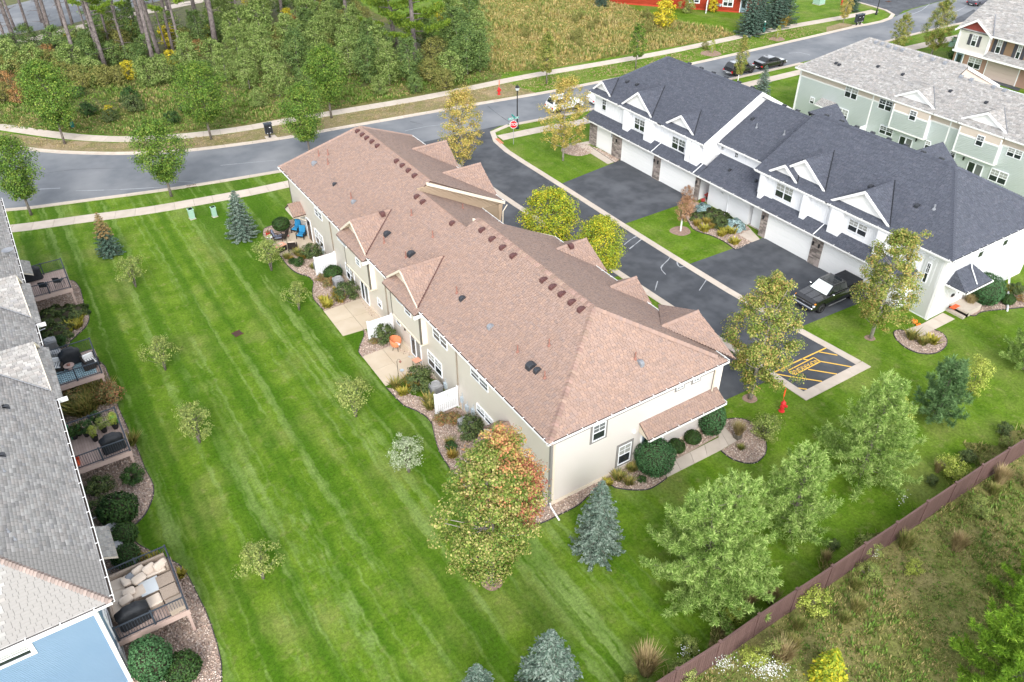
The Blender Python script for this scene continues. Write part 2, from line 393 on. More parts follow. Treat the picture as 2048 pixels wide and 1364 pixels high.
# ================================================================== THE GROUND
def zoomer(ox, oy, k): return lambda *pts: [(ox + x / k, oy + y / k) for x, y in pts]
Z5 = zoomer(0, 780, 2.336); Z390 = zoomer(0, 390, 5.93); Z600 = zoomer(0, 600, 5.454); Z520 = zoomer(520, 420, 6.2)
Z700 = zoomer(700, 620, 5.68); ZB = zoomer(700, 600, 2.94); Z8 = zoomer(1000, 680, 3.41); Z17 = zoomer(1780, 440, 4.873)
Z136 = zoomer(1360, 380, 9.745); ZCM = zoomer(480, 380, 3.248); Z1 = zoomer(0, 0, 2.901); Z4 = zoomer(1250, 900, 2.567)
ZW = zoomer(1150, 100, 3.898); ZV = zoomer(1400, 300, 3.16); ZG = zoomer(1560, 0, 4.133); ZE = zoomer(1680, 0, 5.565); ZR = zoomer(1300, 0, 5.12)
ZP = zoomer(1520, 640, 7.179); ZS = zoomer(1440, 90, 12.4); ZN = zoomer(1180, 170, 6.821); ZC7 = zoomer(950, 380, 3.724); ZQ = zoomer(1400, 300, 5.683)
Z110 = zoomer(0, 1100, 4.452); Z82 = zoomer(0, 820, 4.87); ZPT = zoomer(520, 440, 15.16); Z0 = zoomer(0, 0, 4.87); Z18 = zoomer(1860, 40, 8.527)
def ground_pts(px): return [tuple(at(*p)[:2]) for p in px]

def sheet(name, pts, z, m, parent=None, kind='structure'):
    me = bpy.data.meshes.new(name)
    tri = tessellate_polygon([[Vector((p[0], p[1], 0)) for p in pts]])
    me.from_pydata([(p[0], p[1], z) for p in pts], [], [tuple(t) for t in tri])
    bm = bmesh.new(); bm.from_mesh(me); bmesh.ops.recalc_face_normals(bm, faces=bm.faces)
    if sum(fc.normal.z for fc in bm.faces) < 0: bmesh.ops.reverse_faces(bm, faces=bm.faces)
    bm.to_mesh(me); bm.free(); me.materials.append(m)
    return link(name, me, parent, False, kind)

def smooth_line(pts, n=4, closed=False):
    P = [np.array(p, float) for p in pts]; out = []; k = len(P)
    for i in range(k if closed else k - 1):
        p0, p1, p2, p3 = (P[(i - 1) % k], P[i], P[(i + 1) % k], P[(i + 2) % k]) if closed else (P[max(i - 1, 0)], P[i], P[i + 1], P[min(i + 2, k - 1)])
        for j in range(n):
            t = j / n
            out.append(tuple(0.5 * ((2 * p1) + (-p0 + p2) * t + (2 * p0 - 5 * p1 + 4 * p2 - p3) * t * t + (-p0 + 3 * p1 - 3 * p2 + p3) * t ** 3)))
    if not closed: out.append(tuple(P[-1]))
    return out
def resample(line, step):
    L = [np.array(p, float) for p in line]; d = [0]
    for a, b in zip(L, L[1:]): d.append(d[-1] + np.hypot(*(b - a)))
    n = max(1, round(d[-1] / step)); out = []
    for s in np.linspace(0, d[-1], n + 1):
        i = min(max(np.searchsorted(d, s) - 1, 0), len(L) - 2); t = (s - d[i]) / max(d[i + 1] - d[i], 1e-9)
        out.append(tuple(L[i] * (1 - t) + L[i + 1] * t))
    return out
def offset(line, w):
    L = [np.array(p, float) for p in line]; out = []
    for i, p in enumerate(L):
        t = L[min(i + 1, len(L) - 1)] - L[max(i - 1, 0)]; t /= max(np.hypot(*t), 1e-9)
        out.append(tuple(p + np.array((-t[1], t[0])) * w))
    return out
def slabs(root, name, line, w0, w1, z0, z1, step, m, gap=0.02, slope=0.0):
    """a run of separate slabs with open joints between two offsets of a line"""
    a = offset(resample(line, step), w0); b = offset(resample(line, step), w1)
    for i in range(len(a) - 1):
        A0, A1, B0, B1 = map(np.array, (a[i], a[i + 1], b[i], b[i + 1]))
        ln = max(np.hypot(*(A1 - A0)), .05); g = gap / ln
        q = [A0 + (A1 - A0) * g / 2, A1 - (A1 - A0) * g / 2, B1 - (B1 - B0) * g / 2, B0 + (B1 - B0) * g / 2]
        dz = rnd.uniform(-.004, .004)
        vs = [(p[0], p[1], z0) for p in q] + [(q[0][0], q[0][1], z1 + dz), (q[1][0], q[1][1], z1 + dz), (q[2][0], q[2][1], z1 + dz + slope), (q[3][0], q[3][1], z1 + dz + slope)]
        MB().add(vs, [(3, 2, 1, 0), (4, 5, 6, 7), (0, 1, 5, 4), (1, 2, 6, 5), (2, 3, 7, 6), (3, 0, 4, 7)]).obj(name, m, root)
def structure(name): return prop(thing(name, None, None), kind='structure')

lawn = sheet('lawn', [(-400, -60), (500, -60), (500, 600), (-400, 600)], 0.0, M['lawn'])

far_in = smooth_line([(-12, 122), (-8.5, 113), (-5, 105.5), (-1.6, 100.4), (1.6, 96.7), (6.2, 93.0), (10.2, 90.5), (14.4, 88.6), (18.6, 87.4), (25, 86.1), (32, 85.4), (43.3, 84.1), (49.5, 83.4), (58.4, 82.3), (66, 81.8), (81.5, 80.8), (104, 80.6), (116, 80.6)])
near_in = smooth_line([(-26, 118), (-22, 104), (-16, 94), (-10, 88), (-3.6, 84.2), (3.1, 82.3), (10.9, 80.3), (21, 78.5), (30, 77.4), (36, 76.8), (46.5, 76.3), (53.6, 75.5), (60, 75.0), (81.3, 73.9), (92, 73.4), (104, 73.2), (123.6, 73.6), (150, 72.5), (220, 70)])
sheet('road', near_in + [(220, 84), (150, 84), (133, 82.6), (126, 81.2)] + far_in[::-1], 0.012, M['street'])
side_street = sheet('road', [(127, 81.2), (131, 82.8), (150, 83.9), (150, 88), (146, 100), (142, 150), (128.5, 150), (131, 100), (129.5, 88), (128.6, 84.5)], 0.018, M['drive'])
# private drive between the two townhouse rows
dr_l = [(38.95, 24.3), (38.65, 35), (38.35, 45), (37.95, 60), (37.8, 70), (36.6, 74.6), (33.0, 77.1)]
dr_r = [(44.4, 24.3), (43.9, 30.5), (43.5, 36), (43.4, 48), (43.5, 60), (43.55, 69.5), (44.1, 73.0), (45.4, 75.6), (47.4, 76.35)]
sheet('private_drive', dr_l + dr_r[::-1], 0.020, M['drive'])
sheet('driveway', [(44.0, 49.6), (52.8, 49.75), (52.8, 61.0), (44.0, 59.7)], 0.016, M['drive'])
sheet('driveway', [(43.9, 41.0), (52.95, 40.8), (53.0, 29.2), (44.4, 29.6)], 0.016, M['drive'])
sheet('driveway', [(31.4, 52.0), (37.5, 51.6), (37.3, 65.0), (31.4, 65.0)], 0.016, M['drive'])
sheet('driveway', [(31.4, 26.6), (38.3, 26.4), (37.9, 37.0), (31.4, 37.0)], 0.016, M['drive'])
sheet('driveway', [(31.0, 43.0), (37.9, 42.8), (37.8, 51.3), (29.0, 50.0)], 0.016, M['drive'])
sheet('driveway', ground_pts(ZE((1270, 215), (1490, 105), (1600, 185), (1560, 215), (1290, 262))), 0.020, M['drive'])

kerb = structure('kerb')
def kerb_run(line, side, step=3.0):
    slabs(kerb, 'kerb_stone', line, 0.0, side * 0.40, -0.05, 0.030, step, M['concrete'], slope=0.012)
    slabs(kerb, 'kerb_stone', line, side * 0.40, side * 0.64, -0.05, 0.085, step, M['concrete'], slope=0.015)
kerb_run(far_in[4:], 1)
kerb_run([p for p in near_in if p[0] < 33], -1)
kerb_run([p for p in near_in if 48 < p[0] < 95], -1)
kerb_run([p for p in near_in if p[0] > 101], -1)
kerb_run(smooth_line([(116.0, 80.6), (122, 80.2), (126.5, 81.2), (128.9, 83.6), (129.6, 88), (130.5, 100)]), 1)
slabs(kerb, 'kerb_stone', smooth_line(dr_r[:6] + [(44.1, 73.0), (45.4, 75.6), (48.0, 76.2)]), 0.0, -0.62, -0.05, 0.035, 3.0, M['concrete'], slope=0.01)
slabs(kerb, 'kerb_stone', smooth_line(dr_l), 0.0, 0.62, -0.05, 0.035, 3.0, M['concrete'], slope=0.01)
slabs(kerb, 'kerb_stone', [(38.33, 24.3), (45.05, 24.3)], 0.0, -0.75, -0.05, 0.04, 1.7, M['concrete'], slope=0.02)

walk = structure('sidewalk')
slabs(walk, 'slab', smooth_line([(-9, 124), (-4.6, 110.5), (-2.0, 108), (3.8, 101), (9.0, 96.4), (14.5, 93.6), (21.3, 91.9), (26, 91.5), (34.5, 90.6), (45.3, 89.5), (59.3, 89.3), (72, 88.1), (83.6, 87.2), (103.6, 86.9), (120, 85.6), (127, 85.4)]), -0.8, 0.8, -0.05, 0.035, 1.8, M['concrete'])
slabs(walk, 'slab', smooth_line([(-18, 86.5), (-10, 82.2), (-3.7, 79.5), (1.9, 78.0), (7.8, 76.4), (13.3, 75.5), (17, 75), (21, 74.7), (33, 74)]), -0.8, 0.8, -0.05, 0.035, 1.8, M['concrete'])
slabs(walk, 'slab', smooth_line([(45.2, 73.2), (51, 72.7), (57.5, 71.9), (75, 71.0), (94, 70.4)]), -0.75, 0.75, -0.05, 0.035, 1.8, M['concrete'])
slabs(walk, 'slab', smooth_line([(104, 69.6), (124, 68.6), (160, 67.3), (200, 66)]), -0.9, 0.9, -0.05, 0.035, 2.2, M['concrete'])
MB().prism(ground_pts([(990, 278), (997, 277), (1008, 287), (1001, 288.5)]), 0.03, 0.048).obj('tactile_plate', M['tactile'], walk)

# dry verges, rough ground, meadow, marsh, woods
sheet('verge', smooth_line([(-6.5, 107.5), (-2.3, 101.6), (1.4, 97.7), (6.2, 93.9), (10.2, 91.3), (18.4, 88.1), (32, 86.1), (43.3, 84.8), (57, 83.1)]) + [(56, 88.4), (45.3, 88.6), (34.4, 89.7), (26, 90.6), (21, 91), (14, 92.7), (8.2, 95.7), (3, 100.1), (-3, 107.2)], 0.006, M['verge'])
sheet('verge', ground_pts(ZE((0, 350), (130, 290), (170, 275), (10, 255), (-150, 300), (-150, 390))), 0.006, M['verge'])
sheet('rough_ground', [(-30, 125), (-8, 122), (-3.2, 109.5), (4.5, 101.8), (9.5, 97.3), (15, 94.5), (21.5, 92.8), (34.5, 91.5), (45.3, 90.4), (56, 90.3), (60, 96), (52, 170), (30, 320), (-150, 320), (-90, 140)], 0.004, M['rough'])
sheet('woods_floor', [(-60, 128), (-8, 117), (2, 111), (12, 106), (22, 101.5), (33, 98.5), (44, 97), (52, 96.5), (57, 100), (52, 160), (20, 175), (-60, 175)], 0.008, M['woods'])
marsh_px = [(985, 146), (1100, 137), (1200, 118), (1300, 101), (1380, 88), (1470, 70), (1440, 58), (1330, 40), (1260, 16), (1150, -14), (960, -40), (955, 60)]
marsh_poly = ground_pts(marsh_px)
sheet('marsh', marsh_poly, 0.008, M['marsh'])
# beyond the woods: another road with its footpath
sheet('road', ground_pts([(-60, 30), (180, -28), (520, -75), (520, -42), (300, 6), (140, 48), (-60, 88)]), 0.012, M['street'])
far_walk = structure('footpath')
slabs(far_walk, 'slab', ground_pts([(-40, 104), (60, 80), (130, 62), (240, 35), (380, 6), (520, -22)]), -1.3, 1.3, -.05, .04, 5.0, M['concrete'])

# fence line and the rough land along it
FZ = 1.8
fence_px = [(1241, 1411), (1355, 1338), (1441, 1284), (1519, 1229), (1595, 1178.5), (1665.7, 1132), (1732, 1087), (1795.5, 1045), (1856.6, 1003), (1913.5, 965.5), (1967, 930), (2020, 897), (2072, 864)]
fence_pts = [at(*p, FZ) for p in fence_px]
fa, fb = fence_pts[1], fence_pts[-2]
fdir = Vector((fb.x - fa.x, fb.y - fa.y, 0)).normalized(); fnor = Vector((-fdir.y, fdir.x, 0))
f0 = Vector((fa.x, fa.y, 0))
def fpos(s, off): p = f0 + fdir * s + fnor * off; return (p.x, p.y)
rough_edge = [fpos(s, .5 + .5 * math.sin(s * .55) + .6 * math.sin(s * 1.7 + 1) + (1.2 if s > 26 else 0)) for s in np.arange(-14, 60, 1.5)]
sheet('rough_ground', [fpos(-14, 0), fpos(60, 0)] + rough_edge[::-1], 0.004, M['rough'])
meadow_poly = [fpos(-14, 0), fpos(60, 0), fpos(60, -40), fpos(-14, -40)]
sheet('meadow', meadow_poly, 0.008, M['meadow'])

# ---- planting beds: gravel sheet, loose river rock, black edging
rng = np.random.default_rng(11)
def in_poly(P, poly):
    x, y = P[:, 0], P[:, 1]; ins = np.zeros(len(P), bool); n = len(poly)
    for i in range(n):
        x0, y0 = poly[i]; x1, y1 = poly[(i + 1) % n]
        if y0 == y1: continue
        c = ((y0 > y) != (y1 > y)) & (x < (x1 - x0) * (y - y0) / (y1 - y0) + x0); ins ^= c
    return ins
def scatter(poly, dens, seed=0):
    r_ = np.random.default_rng(seed); a = np.array(poly); lo, hi = a.min(0), a.max(0)
    P = r_.uniform(lo, hi, (int(dens * np.prod(hi - lo)), 2)); return P[in_poly(P, poly)]
OCT = np.array([(1, 0, 0), (0, 1, 0), (-1, 0, 0), (0, -1, 0), (0, 0, 1), (0, 0, -1)], float)
OCF = np.array([(0, 1, 4), (1, 2, 4), (2, 3, 4), (3, 0, 4), (1, 0, 5), (2, 1, 5), (3, 2, 5), (0, 3, 5)])
EXCL = []
def rocks(name, poly, dens, smin=.03, smax=.075, seed=1, z=.02):
    P = scatter(poly, dens, seed)
    for e_ in EXCL: P = P[~in_poly(P, e_)]
    n = len(P); r_ = np.random.default_rng(seed + 5)
    sc = r_.uniform(smin, smax, (n, 1)) * r_.uniform(.7, 1.25, (n, 3)); sc[:, 2] *= .7
    th = r_.uniform(0, 6.28, n); V = OCT[None] * sc[:, None, :]
    c, s_ = np.cos(th)[:, None], np.sin(th)[:, None]
    X = V[..., 0] * c - V[..., 1] * s_; Y = V[..., 0] * s_ + V[..., 1] * c
    V = np.stack([X + P[:, :1], Y + P[:, 1:], V[..., 2] + z + r_.uniform(0, .03, (n, 1))], -1).reshape(-1, 3)
    F = (OCF[None] + (np.arange(n) * 6)[:, None, None]).reshape(-1, 3)
    return link(name, np_mesh(name, V, F, M['stone']), kind='stuff')
def edge_strip(pts, h=.07, w=.035):
    mb = MB(); a = offset(pts, w / 2); b = offset(pts, -w / 2)
    for i in range(len(pts) - 1):
        mb.add([(*a[i], -.05), (*a[i + 1], -.05), (*b[i + 1], -.05), (*b[i], -.05), (*a[i], h), (*a[i + 1], h), (*b[i + 1], h), (*b[i], h)], [(4, 5, 6, 7), (0, 1, 5, 4), (2, 3, 7, 6)])
    return prop(mb.obj('bed_edging', M['edging']), kind='structure')
def bed(edge_px, close, dens=170, seed=1, sm=True, world=False, edge=True):
    e = edge_px if world else ground_pts(edge_px)
    e = smooth_line(e, 5) if sm else e
    poly = list(e) + list(close)
    sheet('gravel_bed', poly, 0.012, M['gravel_bed']); edge and edge_strip(e)
    rocks('river_rock', poly, dens, seed=seed); return poly
for q_ in (Z8((1080, 862), (1138, 942), (1502, 760), (1622, 690), (1500, 560), (1488, 652)), Z136((1150, 880), (1400, 1025), (1555, 965), (1375, 775)), Z17((300, 1142), (155, 1072), (150, 1015), (320, 1012), (512, 908), (632, 968), (432, 1070)), Z5((600, 1220), (640, 1345), (800, 1280), (640, 1190)), ZCM((545, 790), (668, 950), (820, 895), (870, 860), (770, 705)), ZCM((795, 1085), (945, 1275), (1130, 1205), (1190, 1160), (985, 1020))): EXCL.append(ground_pts(q_))
EXCL.append([(15.5, 64.5), (15.25, 61.1), (18.6, 61.15), (18.6, 64.8)])
WX = 18.6                                     # back wall of the tan row
bed(Z520((410, 118), (390, 128), (200, 185), (70, 225), (38, 285), (55, 345), (110, 420), (180, 500), (262, 585), (340, 690), (420, 760), (500, 800), (580, 820), (640, 860), (665, 910), (652, 1000), (660, 1090), (700, 1150), (797, 1255)), [(WX, 47.6), (WX, 66.0)], seed=2)
bed(Z700((150, 225), (160, 290), (115, 410), (100, 480), (140, 540)), [(WX, 38.9), (WX, 42.6)], seed=3)
bed(Z700((408, 880), (530, 1010), (620, 1090), (760, 1150), (870, 1220), (925, 1290)) + ZB((480, 720), (495, 790), (525, 890), (570, 965), (640, 1060), (760, 1180), (900, 1270), (1030, 1320), (1120, 1315), (1240, 1260), (1345, 1205)) + Z8((640, 1030), (735, 985), (790, 1010), (900, 1025), (1010, 1020), (1080, 985), (1138, 942)),
    ground_pts(Z8((1095, 872))) + [(26.2, 25.25), (WX, 25.25), (WX, 35.3)], seed=4)
bed(Z8((1100, 872), (1490, 655)), [(32.0, 25.2), (26.0, 25.2)], seed=5, sm=False, edge=False)
bed(Z8((1495, 560), (1560, 540), (1650, 540), (1730, 575), (1800, 660), (1815, 760), (1760, 830), (1680, 842), (1580, 812), (1505, 757)), ground_pts(Z8((1615, 690),)), seed=6)
bed(Z136((95, 520), (160, 620), (250, 760), (430, 840), (600, 890), (800, 980), (950, 1075), (1080, 1170)), ground_pts(Z136((1400, 1020), (1190, 900), (1380, 775), (1330, 715), (560, 330), (330, 240), (200, 210))), dens=130, seed=7)
bed(Z17((150, 1085), (90, 1075), (35, 1095), (60, 1165), (150, 1245), (280, 1300), (420, 1305), (520, 1260), (556, 1190), (520, 1115), (430, 1070)), [], dens=130, seed=8)
bed(Z17((690, 905), (770, 930), (830, 935), (890, 900), (1030, 880), (1150, 870), (1330, 850)), ground_pts(Z17((1330, 700), (1120, 690), (1020, 830), (850, 830))), dens=130, seed=9)
bed(Z5((1035, 1400), (1035, 1330), (1030, 1250), (980, 1080), (920, 950), (860, 840), (790, 790), (720, 760), (640, 715), (615, 655), (680, 580), (715, 500), (715, 440), (680, 370), (640, 270)) + Z600((1290, 1165), (1300, 1080), (1250, 940), (1190, 830), (1150, 730), (1080, 670)),
    [(-2.6, 52.4), (-3.95, 52.4), (-3.95, 22.0)], seed=10)
bed(Z600((760, 465), (860, 370), (940, 290), (975, 200), (950, 100)) + Z390((1010, 1364), (980, 1220), (950, 1110), (900, 1040), (850, 1015)), [(-3.95, 66.2), (-3.95, 52.5)], seed=12)
bed(ground_pts(ZW((118, 752), (205, 810), (310, 880), (345, 862))), [(52.7, 61.4), (52.7, 64.6)], dens=110, seed=13, sm=False, world=True)
def round_bed(px, rr, m, seed):
    c = at(*px); p = [(c.x + rr * (1 + .08 * math.sin(3 * t)) * math.cos(t), c.y + rr * (1 + .08 * math.cos(2 * t)) * math.sin(t)) for t in np.linspace(0, 6.28, 25)[:-1]]
    return sheet('mulch_ring', p, 0.010, m), p
for px, rr in (((1361, 462), .95), ((1422.5, 107), 1.5), ((1554, 78), 1.2), ((985, 1165), .55), ((1500, 797), .5), ((1740, 676), .4)): round_bed(px, rr, M['mulch'], 0)
_, tp = round_bed((1155, 300), 1.7, M['gravel_bed'], 0); rocks('river_rock', tp, 110, seed=21)

# concrete patios and paths
path = structure('patio')
def patio(corners, nx, ny, z=.055, root=path, m='patio'):
    """bilinear grid of slabs inside four ground corners"""
    a, b, c, d_ = [np.array(p) for p in corners]
    for i in range(nx):
        for j in range(ny):
            g = .012
            def P(u, v): return (a * (1 - u) + b * u) * (1 - v) + (d_ * (1 - u) + c * u) * v
            L1 = np.linalg.norm(b - a); L2 = np.linalg.norm(d_ - a)
            u0, u1 = i / nx + g / L1, (i + 1) / nx - g / L1; v0, v1 = j / ny + g / L2, (j + 1) / ny - g / L2
            MB().prism([P(u0, v0), P(u1, v0), P(u1, v1), P(u0, v1)], -.03, z).obj('slab', M[m], root)
g2 = lambda px: [np.array(at(*p)[:2]) for p in px]
q = g2(ZCM((545, 790), (668, 950), (820, 895)))
patio([q[0], q[1], (WX - .02, q[2][1] - .3), (WX - .02, q[0][1] + .15)], 2, 2)
q = g2(ZCM((795, 1085), (945, 1275), (1130, 1205)))
patio([q[0], q[1], (WX - .02, q[1][1] + .2), (WX - .02, q[0][1] + .1)], 2, 2)
q = g2(Z520((255, 582), (690, 450)))
patio([(15.55, 64.4), (15.3, 61.13), (WX - .02, 61.2), (WX - .02, 64.7)], 2, 2)
q = g2(Z8((1090, 872), (1140, 938), (1500, 757), (1490, 655), (1500, 565), (1618, 690)))
patio([q[0], q[1], q[2] + (0.02, 0), q[3] + (-.1, -.12)], 1, 4, root=path, m='concrete')
patio([q[3], q[2], q[5], q[4]], 1, 2, root=path, m='concrete')
q = g2(Z17((300, 1142), (155, 1072), (150, 1015), (320, 1012), (512, 908), (632, 968), (432, 1070)))
patio([q[1], q[0], q[6], q[3]], 1, 2, z=.05, m='concrete'); patio([q[3], q[6], q[5], q[4]], 1, 2, z=.052, m='concrete')
patio(g2(Z136((1150, 880), (1400, 1025), (1555, 965), (1375, 775))), 1, 2, m='concrete')
patio(g2(ZW((20, 745), (255, 890), (325, 868), (115, 745))), 3, 1, z=.04, m='concrete')
patio(g2(ZW((60, 745), (-20, 735), (110, 712), (150, 730))), 1, 1, z=.04, m='concrete')
patio(g2(Z5((600, 1220), (640, 1345), (800, 1280), (640, 1190))), 2, 1, z=.07)
# painted no-parking bay
def stripe(mb, a, b, wd=.11, z=.0245):
    a = Vector((*a, 0)); b = Vector((*b, 0)); t = (b - a).normalized(); n_ = Vector((-t.y, t.x, 0)) * wd / 2
    mb.quad(*[(p.x, p.y, z) for p in (a - n_, b - n_, b + n_, a + n_)])
G1 = lambda x, y: tuple(at(*ZP((x, y))[0])[:2])
bay = thing('no_parking_marking', 'yellow painted hatching with a boxed NO PARKING on the dark asphalt bay', 'road marking', (*G1(650, 680), 0.02))
for a, b in (((955, 400), (605, 562)), ((600, 562), (170, 770)), ((845, 460), (1110, 508)), ((605, 562), (690, 578)), ((872, 598), (1325, 678)), ((690, 712), (1105, 780)), ((380, 805), (890, 885)), ((380, 958), (675, 998)), ((170, 765), (380, 805))):
    mb = MB(); stripe(mb, G1(*a), G1(*b)); mb.obj('hatch_stripe', M['yellow'], bay, True)
mb = MB(); bx_ = [G1(770, 542), G1(868, 600), G1(500, 790), G1(405, 728)]
for k in range(4): stripe(mb, bx_[k], bx_[(k + 1) % 4], .09, .0285)
mb.obj('box_outline', M['yellow'], bay, True)
def text_mesh(name, body, size, m, parent, mw, world=True, ext=.0):
    cu = bpy.data.curves.new(name, 'FONT'); cu.body = body; cu.size = size; cu.align_x = 'CENTER'; cu.align_y = 'CENTER'; cu.extrude = ext
    o = bpy.data.objects.new(name, cu); me = bpy.data.meshes.new_from_object(o); bpy.data.objects.remove(o)
    me.transform(mw); me.materials.append(m)
    return link(name, me, parent, world)
tA, tB = Vector((*G1(815, 590), 0)), Vector((*G1(452, 762), 0))      # letters read from the far end of the bay
xd = (tB - tA).normalized(); yd = Vector((0, 0, 1)).cross(xd)
mid = (tA + tB) / 2
LT = (tB - tA).length
for word_, f_ in (('NO', .085), ('PARKING', .62)):
    c_ = tA + xd * (LT * f_); text_mesh('lettering', word_, .43, M['yellow'], bay, Matrix(((xd.x, yd.x, 0, c_.x), (xd.y, yd.y, 0, c_.y), (0, 0, 1, .0265), (0, 0, 0, 1))) @ Matrix.Diagonal((1.25, 1.25, 1, 1)))
# crack filler lines across the drive
ck = thing('crack_filler', 'pale worn streaks and filled cracks across the dark private drive', 'road crack', (*at(1290, 530)[:2], .02))
for ln in (ZC7((1110, 410), (1160, 370), (1215, 340)), ZC7((1150, 440), (1200, 400), (1250, 360)), ZC7((1420, 630), (1385, 580), (1440, 520), (1460, 485)), ZC7((1520, 510), (1505, 540), (1525, 575), (1580, 560)), ZC7((1340, 750), (1360, 680)), ZC7((1670, 750), (1730, 660))):
    p = [tuple(at(*q_)[:2]) for q_ in ln]; p = smooth_line(p, 3)
    mb = MB()
    for a, b in zip(p, p[1:]): stripe(mb, a, b, rnd.uniform(.05, .13), .0245)
    mb.obj('filled_crack', M['crack'], ck, True)
ck = thing('crack_filler', 'worn pale streaks and dark cracks on the grey curving street', 'road crack', (*at(250, 360)[:2], .012))
for m_, w0, ln in ((M['crack'], .10, Z1((440, 1108), (700, 1100), (960, 1085))), (M['crack'], .14, Z1((230, 1098), (350, 1092))), (M['crack'], .08, Z1((1010, 1050), (1130, 1058))), (M['crack'], .06, Z1((1280, 960), (1600, 930))), (M['dkmetal'], .09, [(975, 212), (995, 228), (1018, 244)]), (M['dkmetal'], .07, [(820, 243), (845, 249)]), (M['crack'], .10, [(810, 262), (880, 250), (950, 262)]), (M['crack'], .10, ZE((700, 190), (900, 120), (1010, 30))), (M['crack'], .12, ZE((1240, 150), (1330, 110), (1420, 60))), (M['crack'], .12, ZR((1420, 545), (1540, 540), (1640, 565))), (M['dkmetal'], .05, Z1((60, 1040), (420, 985), (800, 975)))):
    p = smooth_line([tuple(at(*q_)[:2]) for q_ in ln], 3); mb = MB()
    for a, b in zip(p, p[1:]): stripe(mb, a, b, w0 * rnd.uniform(.5, 1.3), .0165)
    mb.obj('streak', m_, ck, True)

# ================================================================== BUILDING HELPERS
def plane_frame(pts):
    P = [Vector(p) for p in pts]; n = Vector((0, 0, 0))
    for i in range(len(P)): n += P[i].cross(P[(i + 1) % len(P)])
    n.normalize()
    if n.z < 0: n = -n
    u = Vector((0, 0, 1)).cross(n)
    u = u.normalized() if u.length > 1e-6 else Vector((1, 0, 0))
    return P, n, u, n.cross(u)
class Shingles:
    """collects shingle tabs on roof planes; every tab is a wedge of its own"""
    def __init__(s, expo=.145, wmin=.15, wmax=.30, lift=.013, seed=0): s.Q = []; s.expo = expo; s.wmin = wmin; s.wmax = wmax; s.lift = lift; s.r = np.random.default_rng(seed)
    def plane(s, pts):
        P, n, u, v = plane_frame(pts); o = P[0]
        uv = [((p - o).dot(u), (p - o).dot(v)) for p in P]
        v0 = min(b for _, b in uv); v1 = max(b for _, b in uv); e = s.expo
        O, U, Vv, N = (np.array(x) for x in (o, u, v, n))
        for k in range(int(math.ceil((v1 - v0) / e))):
            a, b = v0 + k * e, min(v0 + (k + 1) * e, v1); m = (a + b) / 2; xs = []
            for i in range(len(uv)):
                (xa, ya), (xb, yb) = uv[i], uv[(i + 1) % len(uv)]
                if (ya > m) != (yb > m): xs.append(xa + (xb - xa) * (m - ya) / (yb - ya))
            xs.sort()
            for lo, hi in zip(xs[::2], xs[1::2]):
                if hi - lo < .05: continue
                wd = s.r.uniform(s.wmin, s.wmax, int((hi - lo) / s.wmin) + 2); ed = np.concatenate([[0], np.cumsum(wd)]) + lo - s.r.uniform(0, s.wmin)
                ed = ed[ed < hi + s.wmax]; x0 = np.clip(ed[:-1], lo, hi); x1 = np.clip(ed[1:] - .016, lo, hi)
                ok = x1 - x0 > .03; x0, x1 = x0[ok], x1[ok]; h = s.lift * s.r.uniform(.55, 1.7, len(x0))
                p = lambda x, y, z: O + x[:, None] * U + y * Vv + (z[:, None] if hasattr(z, '__len__') else z) * N
                s.Q.append(np.stack([p(x0, a, -.003), p(x1, a, -.003), p(x1, a, h), p(x0, a, h), p(x1, b + .012, .003), p(x0, b + .012, .003)], 1))
    def finish(s, name, m, parent, world=True, singles=0, near=(0, 0, CAM_H)):
        T = np.concatenate(s.Q)
        F0 = np.array([(0, 1, 2, 3), (3, 2, 4, 5)])
        if singles:
            d = np.linalg.norm(T.mean(1) - np.array(near), axis=1); c = T.mean(1)
            vis = np.array([(lambda v: v[2] > 0 and abs(v[0] / v[2]) < .640 and abs(v[1] / v[2]) < .425)(ROT @ (x - np.array((0, 0, CAM_H)))) for x in c])
            order = np.argsort(np.where(vis, d, 1e9))[:singles]
            for i in order: link('shingle', np_mesh('shingle', T[i], F0, m), parent, False)
            T = np.delete(T, order, 0)
        n = len(T); F = (F0[None] + (np.arange(n) * 6)[:, None, None]).reshape(-1, 4)
        return link(name, np_mesh(name, T.reshape(-1, 3), F, m), parent, world, 'stuff')
def roof_slab(mb, pts, th=.10):
    P, n, u, v = plane_frame(pts)
    mb.add([p - n * .004 for p in P] + [p - Vector((0, 0, th)) for p in P], [tuple(range(len(P))), tuple(range(2 * len(P) - 1, len(P) - 1, -1))] + [(i, (i + 1) % len(P), len(P) + (i + 1) % len(P), len(P) + i) for i in range(len(P))])
def ridge_caps(parent, a, b, m, step=.2, wd=.21, drop=.11, single=True):
    a, b = Vector(a), Vector(b); t = b - a; L = t.length; t.normalize(); s_ = t.cross(Vector((0, 0, 1))).normalized(); up = s_.cross(t)
    k = int(L / step); mb = MB(); me = None
    for i in range(k):
        base = a + t * (i * step)
        vs = [base + up * .06 - s_ * wd - Vector((0, 0, drop)), base + up * .09, base + up * .06 + s_ * wd - Vector((0, 0, drop)),
              base + t * (step * 1.25) + up * .012 - s_ * wd - Vector((0, 0, drop)), base + t * (step * 1.25) + up * .03, base + t * (step * 1.25) + up * .012 + s_ * wd - Vector((0, 0, drop))]
        vs += [v - up * .055 for v in vs[:3]]
        fs = [(0, 1, 4, 3), (1, 2, 5, 4), (6, 7, 1, 0), (7, 8, 2, 1)]
        if single:
            if me is None: me = MB().add([v - base for v in vs], fs).mesh('ridge_cap', m)
            o = link('ridge_cap', me, parent, False); o.location = base
        else: mb.add(vs, fs)
    if not single: mb.obj('ridge_caps', m, parent, parent.type == 'EMPTY', kind='stuff')
